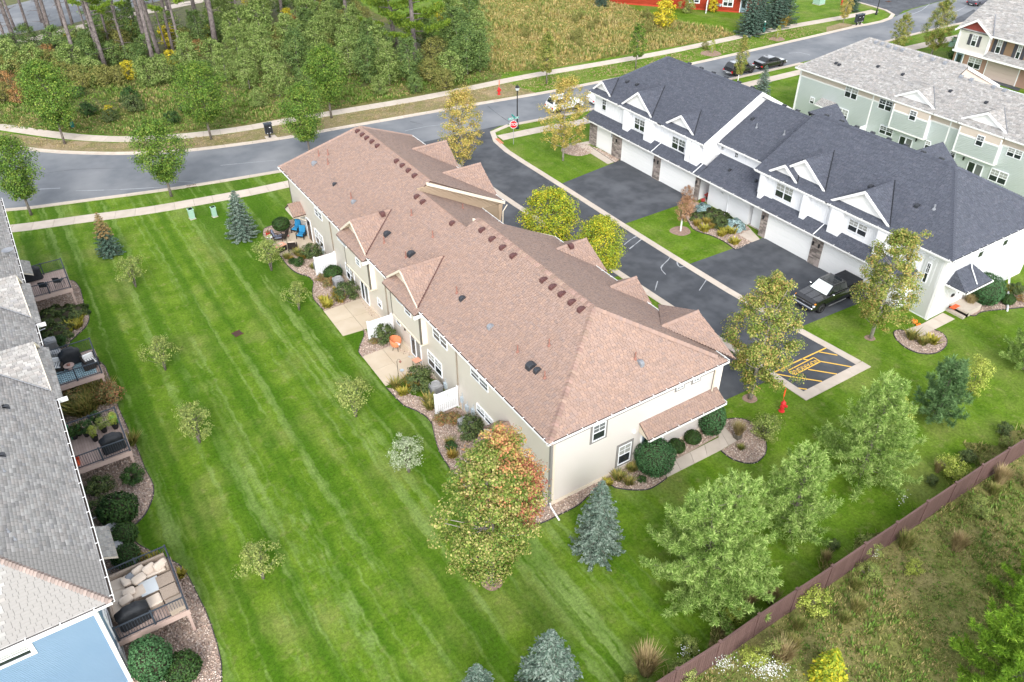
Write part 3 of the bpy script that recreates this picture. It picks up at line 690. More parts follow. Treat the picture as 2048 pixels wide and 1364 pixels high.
def siding(parent, o, a, n, L, z0, z1, m, expo=.115, world=True, name='siding', tops=None):
    """lapped boards; tops(x)-> list of clear height is not needed, openings sit proud of the boards"""
    V = []; k = int((z1 - z0) / expo); o, a, n = Vector(o), Vector(a), Vector(n)
    for i in range(k):
        za, zb = z0 + (z1 - z0) * i / k, z0 + (z1 - z0) * (i + 1) / k
        p = lambda x, z, dd: o + a * x + n * dd + Vector((0, 0, z - o.z))
        V.append([p(0, za, .004), p(L, za, .004), p(L, za, .017), p(0, za, .017), p(L, zb, .005), p(0, zb, .005)])
    V = np.array([[tuple(q_) for q_ in r_] for r_ in V]); F0 = np.array([(0, 1, 2, 3), (3, 2, 4, 5)])
    F = (F0[None] + (np.arange(k) * 6)[:, None, None]).reshape(-1, 4)
    return link(name, np_mesh(name, V.reshape(-1, 3), F, m), parent, world, 'stuff')
def window(parent, o, a, n, w_, h, units=1, grid=True, trim=None, tw=.10, blind='blind', world=True, sash=True, frame='vinyl', d=.02, label=None):
    """o = lower corner on the wall, a = along, n = outward"""
    o, a, n = Vector(o), Vector(a), Vector(n); fw = .055
    t = None
    if trim:
        mt = MB()
        for ar, zr in (((-tw, w_ + tw), (h, h + tw)), ((-tw, w_ + tw), (-tw, 0)), ((-tw, 0), (0, h)), ((w_, w_ + tw), (0, h))): mt.fbox(o, a, n, ar, zr, (d - .015, d + .022))
        mt.obj('window_trim', M[trim], parent, world)
    mb = MB(); gl = MB(); bl = MB(); mu = MB()
    for ar, zr in (((0, w_), (h - fw, h)), ((0, w_), (0, fw)), ((0, fw), (fw, h - fw)), ((w_ - fw, w_), (fw, h - fw))): mb.fbox(o, a, n, ar, zr, (d - .02, d + .05))
    uw = (w_ - 2 * fw) / units
    for k in range(units):
        x0, x1 = fw + k * uw, fw + (k + 1) * uw
        if k: mb.fbox(o, a, n, (x0 - .045, x0 + .045), (fw, h - fw), (d - .02, d + .047)); x0 += .045
        if k < units - 1: x1 -= .045
        zm = fw + (h - 2 * fw) * .5 if sash else h - fw
        if sash: mb.fbox(o, a, n, (x0, x1), (zm - .028, zm + .028), (d - .02, d + .043))
        gl.fbox(o, a, n, (x0, x1), (fw, zm - (.028 if sash else 0)), (d - .02, d + .012))
        if sash: bl.fbox(o, a, n, (x0, x1), (zm + .028, h - fw), (d - .02, d + .022))
        if grid:
            za, zb = (zm + .028, h - fw) if sash else (fw, h - fw)
            mu.fbox(o, a, n, ((x0 + x1) / 2 - .012, (x0 + x1) / 2 + .012), (za, zb), (d + .013, d + .036))
            mu.fbox(o, a, n, (x0, x1), ((za + zb) / 2 - .012, (za + zb) / 2 + .012), (d + .014, d + .033))
    wn = mb.obj('window', M[frame], parent, world)
    if label: wn['label'] = label
    gl.obj('pane', M['glass'], wn)
    if sash: bl.obj('pane', M[blind], wn)
    if grid: mu.obj('muntin', M[frame], wn)
    return wn
def win_x(parent, X, n, pa, pb, **kw):
    A, B = on_x(*pa, X), on_x(*pb, X); y0, y1 = sorted((A.y, B.y)); z0, z1 = sorted((A.z, B.z))
    if n < 0: return window(parent, (X, y1, z0), (0, -1, 0), (-1, 0, 0), y1 - y0, z1 - z0, **kw)
    return window(parent, (X, y0, z0), (0, 1, 0), (1, 0, 0), y1 - y0, z1 - z0, **kw)
def win_y(parent, Y, pa, pb, **kw):
    A, B = on_y(*pa, Y), on_y(*pb, Y); x0, x1 = sorted((A.x, B.x)); z0, z1 = sorted((A.z, B.z))
    return window(parent, (x0, Y, z0), (1, 0, 0), (0, -1, 0), x1 - x0, z1 - z0, **kw)
def gutter(parent, a, b, n, m='trim', straps=True, step=1.0, strap_single=False):
    a, b, n = Vector(a), Vector(b), Vector(n); t = b - a; L = t.length; t.normalize()
    mb = MB(); mb.fbox(a, t, n, (0, L), (-.12, 0.0), (.085, .115)); mb.fbox(a, t, n, (0, L), (-.13, -.105), (-.02, .085)); mb.fbox(a, t, n, (0, L), (-.22, .0), (-.04, -.02))
    g = mb.obj('gutter', M[m], parent, True)
    MB().fbox(a, t, n, (0.02, L - .02), (-.105, -.06), (-.02, .085)).obj('gutter_trough', M['gutter_dark'], g)
    if straps:
        ms = MB()
        for s in np.arange(.3, L, step): ms.fbox(a, t, n, (s - .022, s + .022), (.0, .012), (-.04, .125))
        ms.obj('gutter_straps', M[m], g, kind='stuff')
    return g
def downspout(parent, pts, m, r_=.045): 
    mb = MB()
    return mb.tube(pts, r_, 4).obj('downspout', M[m], parent, True)
def roof_dormer(parent, sh, mb_deck, caps_m, sgn, xe, ze, s, yc, hw, zr, front, wall_m, rake_m, valley_m=None, wall_in=.35, caps=True, rake_w=.2, skirt=0.0):
    """gable dormer on a slope that rises away from the eave x=xe; sgn=+1 when the slope rises towards +x. front = distance of the gable face behind the eave"""
    X = lambda d_: xe + sgn * d_
    back = (zr - ze) / s
    F_, Bk = Vector((X(front), yc, zr)), Vector((X(back), yc, zr))
    zb = ze + s * front + .05
    for sg in (1, -1):
        Lw = Vector((X(front), yc + sg * hw, zb)); V0 = Vector((X(max(front - .05, 0)), yc + sg * hw, zb - .05))
        pts = [F_, Bk, Lw]
        sh.plane(pts); roof_slab(mb_deck, pts, .12)
        if valley_m is not None and sg < 0:
            vv = MB(); vv.tube([Lw + Vector((0, sg * .03, .03)), Bk + Vector((0, sg * .03, .03))], .035, 4); vv.obj('valley_flashing', valley_m, parent, True)
    # gable wall behind the overhang and rake boards
    Wd = front + wall_in; zb2 = ze + s * Wd
    k = (zr - zb) / hw
    hw2 = (zr - .10 - zb2) / k
    MB().extrude([(X(Wd), yc - hw2, zb2 - .05), (X(Wd), yc + hw2, zb2 - .05), (X(Wd), yc, zr - .10)], (sgn * .08, 0, 0)).obj('gable_wall', wall_m, parent, True)
    rk = MB()
    for sg in (1, -1):
        a0 = Vector((X(front - .02), yc, zr + .02)); b0 = Vector((X(front - .02), yc + sg * hw, zb + .02))
        rk.extrude([a0, b0, b0 - Vector((0, sg * .02, rake_w * .8)), a0 - Vector((0, 0, rake_w))], (sgn * .05, 0, 0))
        so0 = Vector((X(front), yc, zr - .13)); so1 = Vector((X(front), yc + sg * hw * .98, zb - .10))
        rk.add([so0, so1, so1 + Vector((sgn * wall_in, 0, 0)), so0 + Vector((sgn * wall_in, 0, 0))], [(0, 1, 2, 3)])
    rk.obj('rake_board', rake_m, parent, True)
    if caps: ridge_caps(parent, F_, Bk, caps_m, .2, .13, .08, single=False)
def box_vent(parent, p, m, up, sx=.27, sy=.28, h=.17):
    """low hood with an open dark mouth, up = upslope horizontal direction"""
    up = Vector(up); sd = Vector((-up.y, up.x, 0)); p = Vector(p)
    mb = MB()
    prof = [(-sx * .9, -.14), (-sx * .9, h * .55), (-sx * .45, h), (sx * .1, h * 1.05), (sx * .75, h * .72), (sx * .9, .14)]
    mb.extrude([p + up * x - sd * sy / 2 + Vector((0, 0, z)) for x, z in prof], sd * sy)
    fl = MB().fbox(p - Vector((0, 0, .02)), sd, up, (-sy * .8, sy * .8), (0, .02), (-sx, sx))
    o = mb.obj('roof_vent', m, parent, True, bevel=.02)
    return o
def vent_pipe(parent, p, h=.5, r_=.042, m='pipe'):
    p = Vector(p); mb = MB(); mb.tube([p - Vector((0, 0, .1)), p + Vector((0, 0, h))], r_, 8); mb.lathe([(r_ * 2.6, -.04), (r_ * 2.3, .05), (r_ * 1.2, .12)], 8, p)
    return mb.obj('vent_pipe', M[m], parent, True)
def on_plane(px, p0, n):
    v = Vector(ray(*px)); n = Vector(n); o = Vector((0, 0, CAM_H)); t = (Vector(p0) - o).dot(n) / v.dot(n); return o + v * t
def block(parent, x0, x1, y0, y1, z1, m, name='wall', z0=-.1): return MB().box(x0, x1, y0, y1, z0, z1).obj(name, m, parent, True)
def door_panel(parent, o, a, n, w_, h, m, lites=True, name='door', trim='vinyl', d=.02):
    o, a, n = Vector(o), Vector(a), Vector(n)
    dr = MB().fbox(o, a, n, (0, w_), (0, h), (d - .02, d + .03)).obj(name, M[m], parent, True)
    tr = MB()
    for ar, zr in (((-.1, 0), (0, h + .1)), ((w_, w_ + .1), (0, h + .1)), ((0, w_), (h, h + .1))): tr.fbox(o, a, n, ar, zr, (d - .02, d + .05))
    tr.obj('door_frame', M[trim], dr)
    if lites: MB().fbox(o, a, n, (.18, w_ - .18), (h * .35, h * .9), (d + .031, d + .036)).obj('pane', M['glass'], dr)
    MB().cbox(o + a * (w_ - .1) + n * (d + .06) + Vector((0, 0, h * .48)), .05, .05, .05).obj('handle', M['dkmetal'], dr)
    return dr
def slider(parent, X, pa, pb):
    A, B = on_x(*pa, X), on_x(*pb, X); y0, y1 = sorted((A.y, B.y)); o = Vector((X, y1, .10)); a = Vector((0, -1, 0)); n = Vector((-1, 0, 0)); w_ = y1 - y0; h = 2.1
    mb = MB()
    for ar, zr in (((0, w_), (h - .09, h)), ((0, w_), (0, .07)), ((0, .08), (.07, h - .09)), ((w_ - .08, w_), (.07, h - .09)), ((w_ / 2 - .07, w_ / 2 + .07), (.07, h - .09))): mb.fbox(o, a, n, ar, zr, (0, .075))
    s = mb.obj('sliding_door', M['vinyl'], parent, True)
    MB().fbox(o, a, n, (.08, w_ / 2 - .07), (.07, h - .09), (0, .035)).obj('pane', M['glass'], s)
    MB().fbox(o, a, n, (w_ / 2 + .07, w_ - .08), (.07, h - .09), (0, .045)).obj('pane', M['blindg'], s)
    MB().cbox(o + a * (w_ / 2 - .1) + n * .09 + Vector((0, 0, 1.0)), .03, .03, .2).obj('handle', M['dkmetal'], s)
def garage_door(parent, X, y0, y1, z1, m='garage', d=.03):
    dr = MB().fbox((X, y1, 0), (0, -1, 0), (-1, 0, 0), (0, y1 - y0), (.02, z1), (-.02, d)).obj('garage_door', M[m], parent, True)
    h = (z1 - .04) / 4
    for k in range(4): MB().fbox((X, y1, .03 + k * h), (0, -1, 0), (-1, 0, 0), (.02, y1 - y0 - .02), (.018, h - .018), (d, d + .03)).obj('door_panel', M[m], dr)
    fr = MB()
    for ar, zr in (((-.1, 0), (0, z1 + .12)), ((y1 - y0, y1 - y0 + .1), (0, z1 + .12)), ((0, y1 - y0), (z1, z1 + .12))): fr.fbox((X, y1, 0), (0, -1, 0), (-1, 0, 0), ar, zr, (-.02, d + .05))
    fr.obj('door_frame', M['trim'], dr)
_stone = None
def stone_pier(parent, X, y0, y1, z1, seed=0):
    """stacked ledge stone: each stone an object, shared mesh"""
    global _stone
    r_ = random.Random(seed)
    pier = MB().box(X - .06, X + .1, y0, y1, 0, z1).obj('pier', M['mortar'], parent, True)
    if _stone is None: _stone = MB().cbox((0, 0, 0), 1, 1, 1).mesh('stone', M['veneer'], bevel=.06)
    z = .01
    while z < z1 - .05:
        h = min(r_.uniform(.11, .2), z1 - z); y = y0
        while y < y1 - .03:
            w_ = min(r_.uniform(.25, .55), y1 - y)
            if y1 - (y + w_) < .1: w_ = y1 - y
            o = link('stone', _stone, pier); o.location = (X - .08, y + w_ / 2, z + h / 2); o.scale = (r_.uniform(.06, .10), w_ - .015, h - .012)
            y += w_
        z += h
def wall_lamp(parent, p, n):
    p = Vector(p); n = Vector(n)
    lp = MB().lathe([(.02, .22), (.10, .16), (.09, .1), (.07, -.14), (.02, -.18)], 6, p + n * .14).obj('wall_lamp', M['dkmetal'], parent, True)
def slope_z(xe, ze, s, x): return ze + s * abs(x - xe)

# ================================================================== THE TAN ROW WITH THE BROWN ROOF
s0 = (9.05 - 5.6) / (24.65 - 18.1)
XE, XR, ZE_ = 18.1, 31.2, 5.6
T = thing('townhouse', 'long cream townhouse row with a brown shingled roof in the middle of the view', 'house', (18.6, 25.25, 0))
YN, YF = 24.8, 66.6
block(T, WX, 30.7, 25.25, 42.95, 5.45, M['cream']); block(T, WX, 30.7, 50.07, 66.1, 5.45, M['cream']); block(T, WX, 28.6, 42.95, 50.07, 5.45, M['cream'])
siding(T, (WX, 66.1, 0), (0, -1, 0), (-1, 0, 0), 66.1 - 25.25, .3, 4.9, M['cream'])
siding(T, (WX, 25.25, 0), (1, 0, 0), (0, -1, 0), 30.7 - WX, .3, 4.85, M['cream_end'], expo=.125)
MB().box(WX - .03, 30.73, 25.22, 42.9, -.1, .27).box(WX - .03, 28.6, 42.9, 50.1, -.1, .27).box(WX - .03, 30.73, 50.1, 66.13, -.1, .27).obj('foundation', M['cream_trim'], T, True)
MB().box(WX - .012, 30.712, 25.238, 42.9, 4.92, 5.42).box(WX - .012, 28.6, 42.9, 50.1, 4.92, 5.42).box(WX - .012, 30.712, 50.1, 66.112, 4.92, 5.42).obj('frieze', M['taupe'], T, True)
MB().box(WX - .03, 30.73, 25.215, 25.25, 4.80, 4.93).obj('frieze_trim', M['grey_trim'], T, True)
MB().box(WX - .035, WX + .10, 25.213, 25.36, 0, 5.4).obj('corner_trim', M['grey_trim'], T, True)
MB().box(WX + .13, WX + .26, 25.2, 25.25, 0.1, 4.78).obj('corner_trim', M['cream_trim'], T, True)
MB().box(30.63, 30.75, 25.21, 25.3, 0, 5.4).obj('corner_trim', M['grey_trim'], T, True)
MB().box(WX - .035, WX + .02, 66.0, 66.13, 0, 5.4).obj('corner_trim', M['bronze'], T, True)
# roof: three runs sharing the back slope, the middle one shallower
rf = MB(); sh = Shingles(seed=3)
za = 9.05; xm = 23.65; zm_ = slope_z(XE, ZE_, s0, xm); xre = 29.0
planes = []
A1, A2 = (24.65, 29.85, za), (24.65, 63.1, za)
YS, YM = 43.0, 50.0
back = [(XE, YN, ZE_), (XE, YF, ZE_), A2, (24.65, YM, za), (xm, YM, zm_), (xm, YS, zm_), (24.65, YS, za), A1]
planes += [back, [(XE, YN, ZE_), A1, (XR, YN, ZE_)], [(XE, YF, ZE_), (XR, YF, ZE_), A2]]
planes += [[A1, (24.65, YS, za), (XR, YS, ZE_), (XR, YN, ZE_)], [(24.65, YM, za), A2, (XR, YF, ZE_), (XR, YM, ZE_)]]
sM = (zm_ - ZE_) / (xre - xm)
planes += [[(xm, YS, zm_), (xm, YM, zm_), (xre, YM, ZE_), (xre, YS, ZE_)]]
for p in planes: sh.plane(p); roof_slab(rf, p)
# gable ends where the middle run steps down
MB().add([(24.65, 50.03, za - .12), (XR - .1, 50.03, ZE_ - .05), (30.7, 50.03, 2.4), (29.0, 50.03, 2.4), (xre, 50.03, ZE_ - .2), (xm, 50.03, zm_ - .15)], [(0, 1, 2, 3, 4, 5)]).obj('gable_siding', M['taupe'], T, True)
siding(T, (29.0, 50.03, 3), (1, 0, 0), (0, -1, 0), 1.7, 2.4, 5.5, M['taupe'])
k_ = (za - ZE_) / (XR - 24.65)
sd_ = []
for i in range(26):
    z0_, z1_ = ZE_ - .1 + i * .125, ZE_ - .1 + (i + 1) * .125
    xr_ = 24.65 + (za - .2 - z0_) / k_; xl_ = max(xm + (zm_ - z0_) / sM, xm)
    if xr_ - xl_ > .1: sd_.append([(xl_, 50.01, z0_), (xr_, 50.01, z0_), (xr_, 49.985, z0_), (xl_, 49.985, z0_), (xr_ - .2, 50.005, z1_), (xl_ - .2, 50.005, z1_)])
V_ = np.array(sd_); F_ = (np.array([(0, 1, 2, 3), (3, 2, 4, 5)])[None] + (np.arange(len(V_)) * 6)[:, None, None]).reshape(-1, 4)
link('gable_boards', np_mesh('gable_boards', V_.reshape(-1, 3), F_, M['taupe']), T, True, 'stuff')
for yy, sg in ((50.0, -1), (43.0, 1)):
    a_, b_ = Vector((24.3, yy, za + .02)), Vector((XR + .02, yy, ZE_ + .02))
    MB().extrude([a_, b_, b_ - Vector((0, 0, .24)), a_ - Vector((0, 0, .24))], (0, sg * .10, 0)).obj('rake_board', M['cream_trim'], T, True)
MB().extrude([(24.65, 42.97, za - .12), (xm, 42.97, zm_ - .2), (xre, 42.97, ZE_ - .2), (30.7, 42.97, 3.0), (XR - .1, 42.97, ZE_ - .05)], (0, -.05, 0)).obj('gable_siding', M['taupe'], T, True)
# rear dormers over the two bays, and the street-side gables
for yc, skirt in ((50.45, True), (42.25, True)):
    roof_dormer(T, sh, rf, M['brown_shingle'], 1, XE, ZE_, s0, yc, 2.35, 7.38, 0.0, M['cream_trim'], M['cream_trim'], M['vent'], wall_in=.5)
    p = [(XE - .42, yc - 2.7, ZE_ - .42 * s0), (XE - .42, yc + 2.25, ZE_ - .42 * s0), (XE + .05, yc + 2.25, ZE_ + .05 * s0), (XE + .05, yc - 2.7, ZE_ + .05 * s0)]
    sh.plane(p); roof_slab(rf, p, .1)
    block(T, 18.13, 18.62, yc - 2.45, yc + 2.0, 5.3, M['cream'], 'bay', 2.72)
    siding(T, (18.13, yc + 2.0, 3), (0, -1, 0), (-1, 0, 0), 4.45, 2.8, 5.3, M['cream'])
    MB().box(18.09, 18.2, yc - 2.49, yc - 2.36, 2.68, 5.25).obj('corner_trim', M['bronze'], T, True)
    MB().box(18.09, 18.16, yc + 1.96, yc + 2.03, 2.68, 5.25).obj('corner_trim', M['bronze'], T, True)
    MB().box(18.085, 18.6, yc - 2.5, yc + 2.05, 2.6, 2.73).obj('bay_skirt', M['cream_trim'], T, True)
    MB().box(17.6, 18.5, yc - 2.8, yc - 2.68, 5.12, 5.34).obj('gutter_end', M['trim'], T, True)
def street_gable(yc, hw, zr, xf, m_sh):
    back_ = XR - (zr - ZE_) / s0
    for sg in (1, -1):
        zb = 5.25
        ev = (xf, yc + sg * hw, zb); vb = (XR - .25, yc + sg * hw * .97, zb + .15)
        p = [(xf, yc, zr), (back_, yc, zr), vb, ev]
        p2 = [(xf, yc, zr), (back_, yc, zr), ev]
        sh.plane(p2); roof_slab(rf, p2, .12)
    MB().extrude([(xf - .3, yc - hw * .9, 5.1), (xf - .3, yc + hw * .9, 5.1), (xf - .3, yc, zr - .15)], (-.1, 0, 0)).obj('gable_wall', M['cream'], T, True)
    block(T, 30.7, xf - .35, yc - hw * .85, yc + hw * .85, 5.3, M['cream'], 'bay')
    ridge_caps(T, (xf, yc, zr), (back_, yc, zr), M['brown_shingle'], .2, .14, .08, single=False)
for yc, hw, zr, xf in ((60.1, 2.5, 7.25, 31.5), (54.0, 3.1, 7.4, 31.4), (39.85, 2.6, 6.7, 31.85), (33.9, 2.1, 6.65, 31.55), (28.55, 3.55, 6.75, 32.1)): street_gable(yc, hw, zr, xf, None)
roof = rf.obj('roof', M['brown_deck'], T, True)
sh.finish('shingles', M['brown_shingle'], roof, False)
ridge_caps(roof, (XE, YN, ZE_), A1, M['brown_cap'], .21)
ridge_caps(roof, A1, (24.65, YS, za), M['brown_cap'], .21)
ridge_caps(roof, (XR - .6, YN + .4, ZE_ + .35), A1, M['brown_shingle'], .21, single=False)
ridge_caps(roof, (24.65, YM, za), A2, M['brown_shingle'], .21, single=False)
ridge_caps(roof, (xm, YS, zm_), (xm, YM, zm_), M['brown_shingle'], .21, single=False)
ridge_caps(roof, (XE, YF, ZE_), A2, M['brown_shingle'], .21, single=False); ridge_caps(roof, (XR, YF, ZE_), A2, M['brown_shingle'], .21, single=False)
# vents and pipes, each where it stands on the back slope
BN = (-s0, 0, 1); BP = (XE, 30, ZE_)
Z6 = zoomer(560, 240, 3.788)
for p in Z6((592, 85), (628, 112), (662, 137), (702, 165), (743, 197), (888, 312), (932, 345), (978, 383), (1024, 423), (1040, 582), (1086, 622), (1310, 783)) + ZC7((55, 300), (130, 367), (208, 430), (287, 492), (512, 672), (580, 724), (648, 777), (723, 838), (792, 892)):
    box_vent(T, on_plane(p, BP, BN), M['vent'], (1, 0, 0))
for p, m_, sc in ((Z6((262, 332))[0], 'greyvent', .9), (Z6((415, 489))[0], 'blackvent', .65), (Z6((560, 624))[0], 'greyvent', .75), (Z6((815, 868))[0], 'blackvent', 1.0), (Z6((997, 1020))[0], 'blackvent', 1.05), (Z6((1382, 1356))[0], 'blackvent', .8), (ZC7((115, 1022))[0], 'greyvent', .75), (Z8((212, 182))[0], 'blackvent', 1.1), (Z8((255, 212))[0], 'blackvent', .8)):
    box_vent(T, on_plane(p, BP, BN), M[m_], (1, 0, 0), .30 * sc, .36 * sc, .26 * sc)
for p in Z6((295, 272), (365, 264), (365, 334), (540, 592), (790, 932), (997, 722), (1158, 887), (955, 1042), (1340, 1312)) + Z8((120, 82), (335, 40), (305, 260)): vent_pipe(T, on_plane(p, BP, BN))
EN = (0, -(za - ZE_) / (29.85 - YN), 1)
vent_pipe(T, on_plane(Z8((922, 130))[0], (20, YN, ZE_), EN)); box_vent(T, on_plane(Z8((957, 160))[0], (20, YN, ZE_), EN), M['greyvent'], (0, 1, 0), .26, .26, .22)
vent_pipe(T, on_plane(Z6((1385, 670))[0], (xre, 46, ZE_), (sM, 0, 1)), .4)
box_vent(T, Vector((20.6, 50.2, 7.35)), M['vent'], (0, 1, 0), .28, .34, .2)
box_vent(T, Vector((30.3, 39.7, 6.62)), M['vent'], (0, 1, 0), .28, .34, .2)
# gutters and downspouts
GZ = ZE_ + .02
for a_, b_ in (((XE, YF, GZ), (XE, 52.8, GZ)), ((XE, 47.7, GZ), (XE, 44.6, GZ)), ((XE, 39.5, GZ), (XE, YN, GZ))): gutter(T, a_, b_, (-1, 0, 0))
gutter(T, (XE - .1, YN, GZ), (XR, YN, GZ), (0, -1, 0))
for a_, b_ in (((XR, YM, GZ), (XR, YF, GZ)), ((XR, YN, GZ), (XR, YS, GZ)), ((xre, YS, GZ), (xre, YM, GZ))): gutter(T, a_, b_, (1, 0, 0))
MB().box(XE + .02, XR - .02, YN + .02, 42.9, ZE_ - .24, ZE_ - .14).box(XE + .02, xre - .02, 42.9, 50.1, ZE_ - .24, ZE_ - .14).box(XE + .02, XR - .02, 50.1, YF - .02, ZE_ - .24, ZE_ - .14).obj('soffit', M['cream_trim'], T, True)
for y in (59.6, 53.2, 46.4, 37.0, 31.1):
    p = on_x
for px in ((664, 470), (700, 500), (772, 575), (915, 730)):
    y = on_x(px[0], px[1], WX).y
    downspout(T, [(WX - .06, y, 5.3), (WX - .06, y, .15)], 'taupe_trim', .05)
downspout(T, [(30.62, 25.05, 5.4), (30.62, 25.12, 5.1), (30.62, 25.12, 2.9), (30.95, 24.9, 2.75), (31.0, 24.4, 2.6)], 'cream_trim')
downspout(T, [(XR + .1, 49.7, 5.4), (30.9, 49.7, 4.9), (30.8, 49.8, .3)], 'cream_trim', .05)
e_ = Z8((320, 1155), (345, 1155), (405, 1235))
downspout(T, [(WX - .05, 25.1, .45), (*at(*e_[1])[:2], .25), (*at(*e_[2])[:2], .06)], 'trim', .055)
# openings of the back wall
for pa, pb, kw in (((629, 455.5), (650, 501), dict(units=2)), ((691, 524), (712, 572), dict(units=2)), ((855.6, 698), (886, 757), dict(units=2)), ((954, 805), (987.5, 857), dict(units=2)),
                   ((755, 593.5), (765.5, 619), dict()), ((792.5, 631), (802.5, 653), dict()), ((1047, 905), (1067, 937), dict())):
    win_x(T, WX, -1, pa, pb, **kw)
for pa, pb in (((629, 413), (646, 443)), ((866, 652), (896, 702)), ((942, 733), (977.5, 785.5))): win_x(T, WX, -1, pa, pb, units=2, grid=False, blind='blindg')
for pa, pb in (((675, 468), (694, 496)), ((711.5, 513), (722, 535)), ((809, 607), (823, 636)), ((792, 590), (806, 612))): win_x(T, 18.13, -1, pa, pb, grid=False, blind='blindg')
slider(T, WX, (721, 560), (742, 617)); slider(T, WX, (820.5, 661), (845, 722))
def entry_roof(y0, y1, z0, dpt=1.15):
    r2 = MB(); s2 = Shingles(seed=int(y0)); xo = WX - dpt; yc = (y0 + y1) / 2; zr = z0 + .75
    for sg, ya in ((-1, y0), (1, y1)):
        p = [(xo, yc, zr), (WX, yc, zr), (WX, ya, z0), (xo, ya, z0)]; s2.plane(p); roof_slab(r2, p, .09)
    o = r2.obj('porch_roof', M['brown_deck'], T, True); s2.finish('shingles', M['brown_shingle'], o, False)
    MB().extrude([(xo + .05, y0 + .12, z0 - .02), (xo + .05, y1 - .12, z0 - .02), (xo + .05, yc, zr - .12)], (.06, 0, 0)).obj('gable_wall', M['cream_trim'], T, True)
    MB().box(xo + .02, WX, y0 + .05, y1 - .05, z0 - .18, z0 - .06).obj('porch_beam', M['cream_trim'], T, True)
    ridge_caps(T, (xo, yc, zr), (WX, yc, zr), M['brown_shingle'], .2, .12, .07, single=False)
    for yy in (y0 + .15, y1 - .15): MB().tube([(xo + .2, yy, z0 - .1), (WX, yy, z0 - .75)], .05, 4).obj('bracket', M['cream_trim'], T, True)
# positions of the small gabled porch roofs on the back wall
ya = on_x(*Z520((575, 250))[0], WX).y; entry_roof(ya - .75, ya + 1.45, 2.55)
yb = 27.2; entry_roof(28.4, 30.6, 2.6)
A_, B_ = on_x(614.4, 448.2, WX), on_x(623.4, 481.5, WX)
door_panel(T, (WX, max(A_.y, B_.y) - .1, .12), (0, -1, 0), (-1, 0, 0), .92, 2.05, 'browndoor', lites=False)
door_panel(T, (WX, 29.95, .12), (0, -1, 0), (-1, 0, 0), .92, 2.05, 'greydoor')
wall_lamp(T, (WX, on_x(621, 452, WX).y, 2.0), (-1, 0, 0)); wall_lamp(T, (WX, on_x(814, 659, WX).y, 1.95), (-1, 0, 0))
# end wall
win_y(T, 25.25, Z8((624, 695))[0], Z8((722, 545))[0], trim='grey_trim', tw=.14, blind='blindg')
win_y(T, 25.25, Z8((796, 855))[0], Z8((895, 688))[0], trim='grey_trim', tw=.16)
win_y(T, 25.25, Z8((1200, 342))[0], Z8((1252, 292))[0], sash=False, trim='grey_trim', tw=.1); win_y(T, 25.25, Z8((1312, 291))[0], Z8((1363, 240))[0], sash=False, trim='grey_trim', tw=.1)
fl = on_y(*Z8((914, 626))[0], 25.2); MB().lathe([(.09, -.09), (.13, 0), (.1, .08), (.03, .1)], 10, fl).obj('flood_light', M['trim'], T, True)
# lean-to porch roof along the end wall
pl, pr = on_y(*Z8((1015, 680))[0], 24.3), on_y(*Z8((1500, 447))[0], 24.3)
pz = (pl.z + pr.z) / 2; px0, px1 = pl.x, 31.1
r2 = MB(); s2 = Shingles(seed=77); p = [(px0, 24.3, pz), (px1, 24.3, pz), (px1, 25.22, pz + .62), (px0, 25.22, pz + .62)]
s2.plane(p); roof_slab(r2, p, .1); o = r2.obj('porch_roof', M['brown_deck'], T, True); s2.finish('shingles', M['brown_shingle'], o, False)
MB().extrude([(px0 + .02, 24.35, pz - .1), (px0 + .02, 25.2, pz - .1), (px0 + .02, 25.2, pz + .5)], (.07, 0, 0)).obj('porch_cheek', M['cream_trim'], T, True)
MB().box(px0 + .1, px1 - .1, 24.42, 25.2, pz - .22, pz - .1).obj('porch_beam', M['cream_trim'], T, True)
gutter(T, (px0, 24.3, pz + .02), (px1, 24.3, pz + .02), (0, -1, 0)); gutter(T, (px1, 24.3, pz + .02), (px1, 25.6, pz + .02), (1, 0, 0))
MB().box(30.62, 30.7, 25.1, 25.25, .1, pz).obj('corner_trim', M['grey_trim'], T, True)
dl = on_y(*Z8((1030, 760))[0], 25.25)
door_panel(T, (px0 + .35, 25.25, .12), (1, 0, 0), (0, -1, 0), .95, 2.1, 'greydoor', lites=True)
win_y(T, 25.25, Z8((1035, 705))[0], Z8((1112, 655))[0], sash=False)
MB().lathe([(.08, 0), (.10, .03), (.07, .08)], 8, on_y(*Z8((1130, 710))[0], 25.2)).obj('hose_reel', M['pipe'], T, True)
# utility boxes on the back wall
for p, sx in (((668, 529), .3), ((683, 540), .34), ((573, 505), .0), ((695, 0), 0), ((926, 798), .2), ((936, 815), .28), ((948, 822), .26), ((893, 770), .3), ((648, 503), .2), ((1076, 990), .3)):
    if not sx: continue
    q_ = on_x(*p, WX)
    if 0.2 < q_.z < 3: MB().box(WX - .16, WX - .01, q_.y - sx / 2, q_.y + sx / 2, q_.z - .22, q_.z + .22).tube([(WX - .07, q_.y, q_.z - .22), (WX - .07, q_.y, 0.1)], .025, 5).tube([(WX - .07, q_.y - .05, q_.z + .22), (WX - .07, q_.y - .05, q_.z + .6)], .02, 5).obj('meter_box', M['conduit'], T, True)

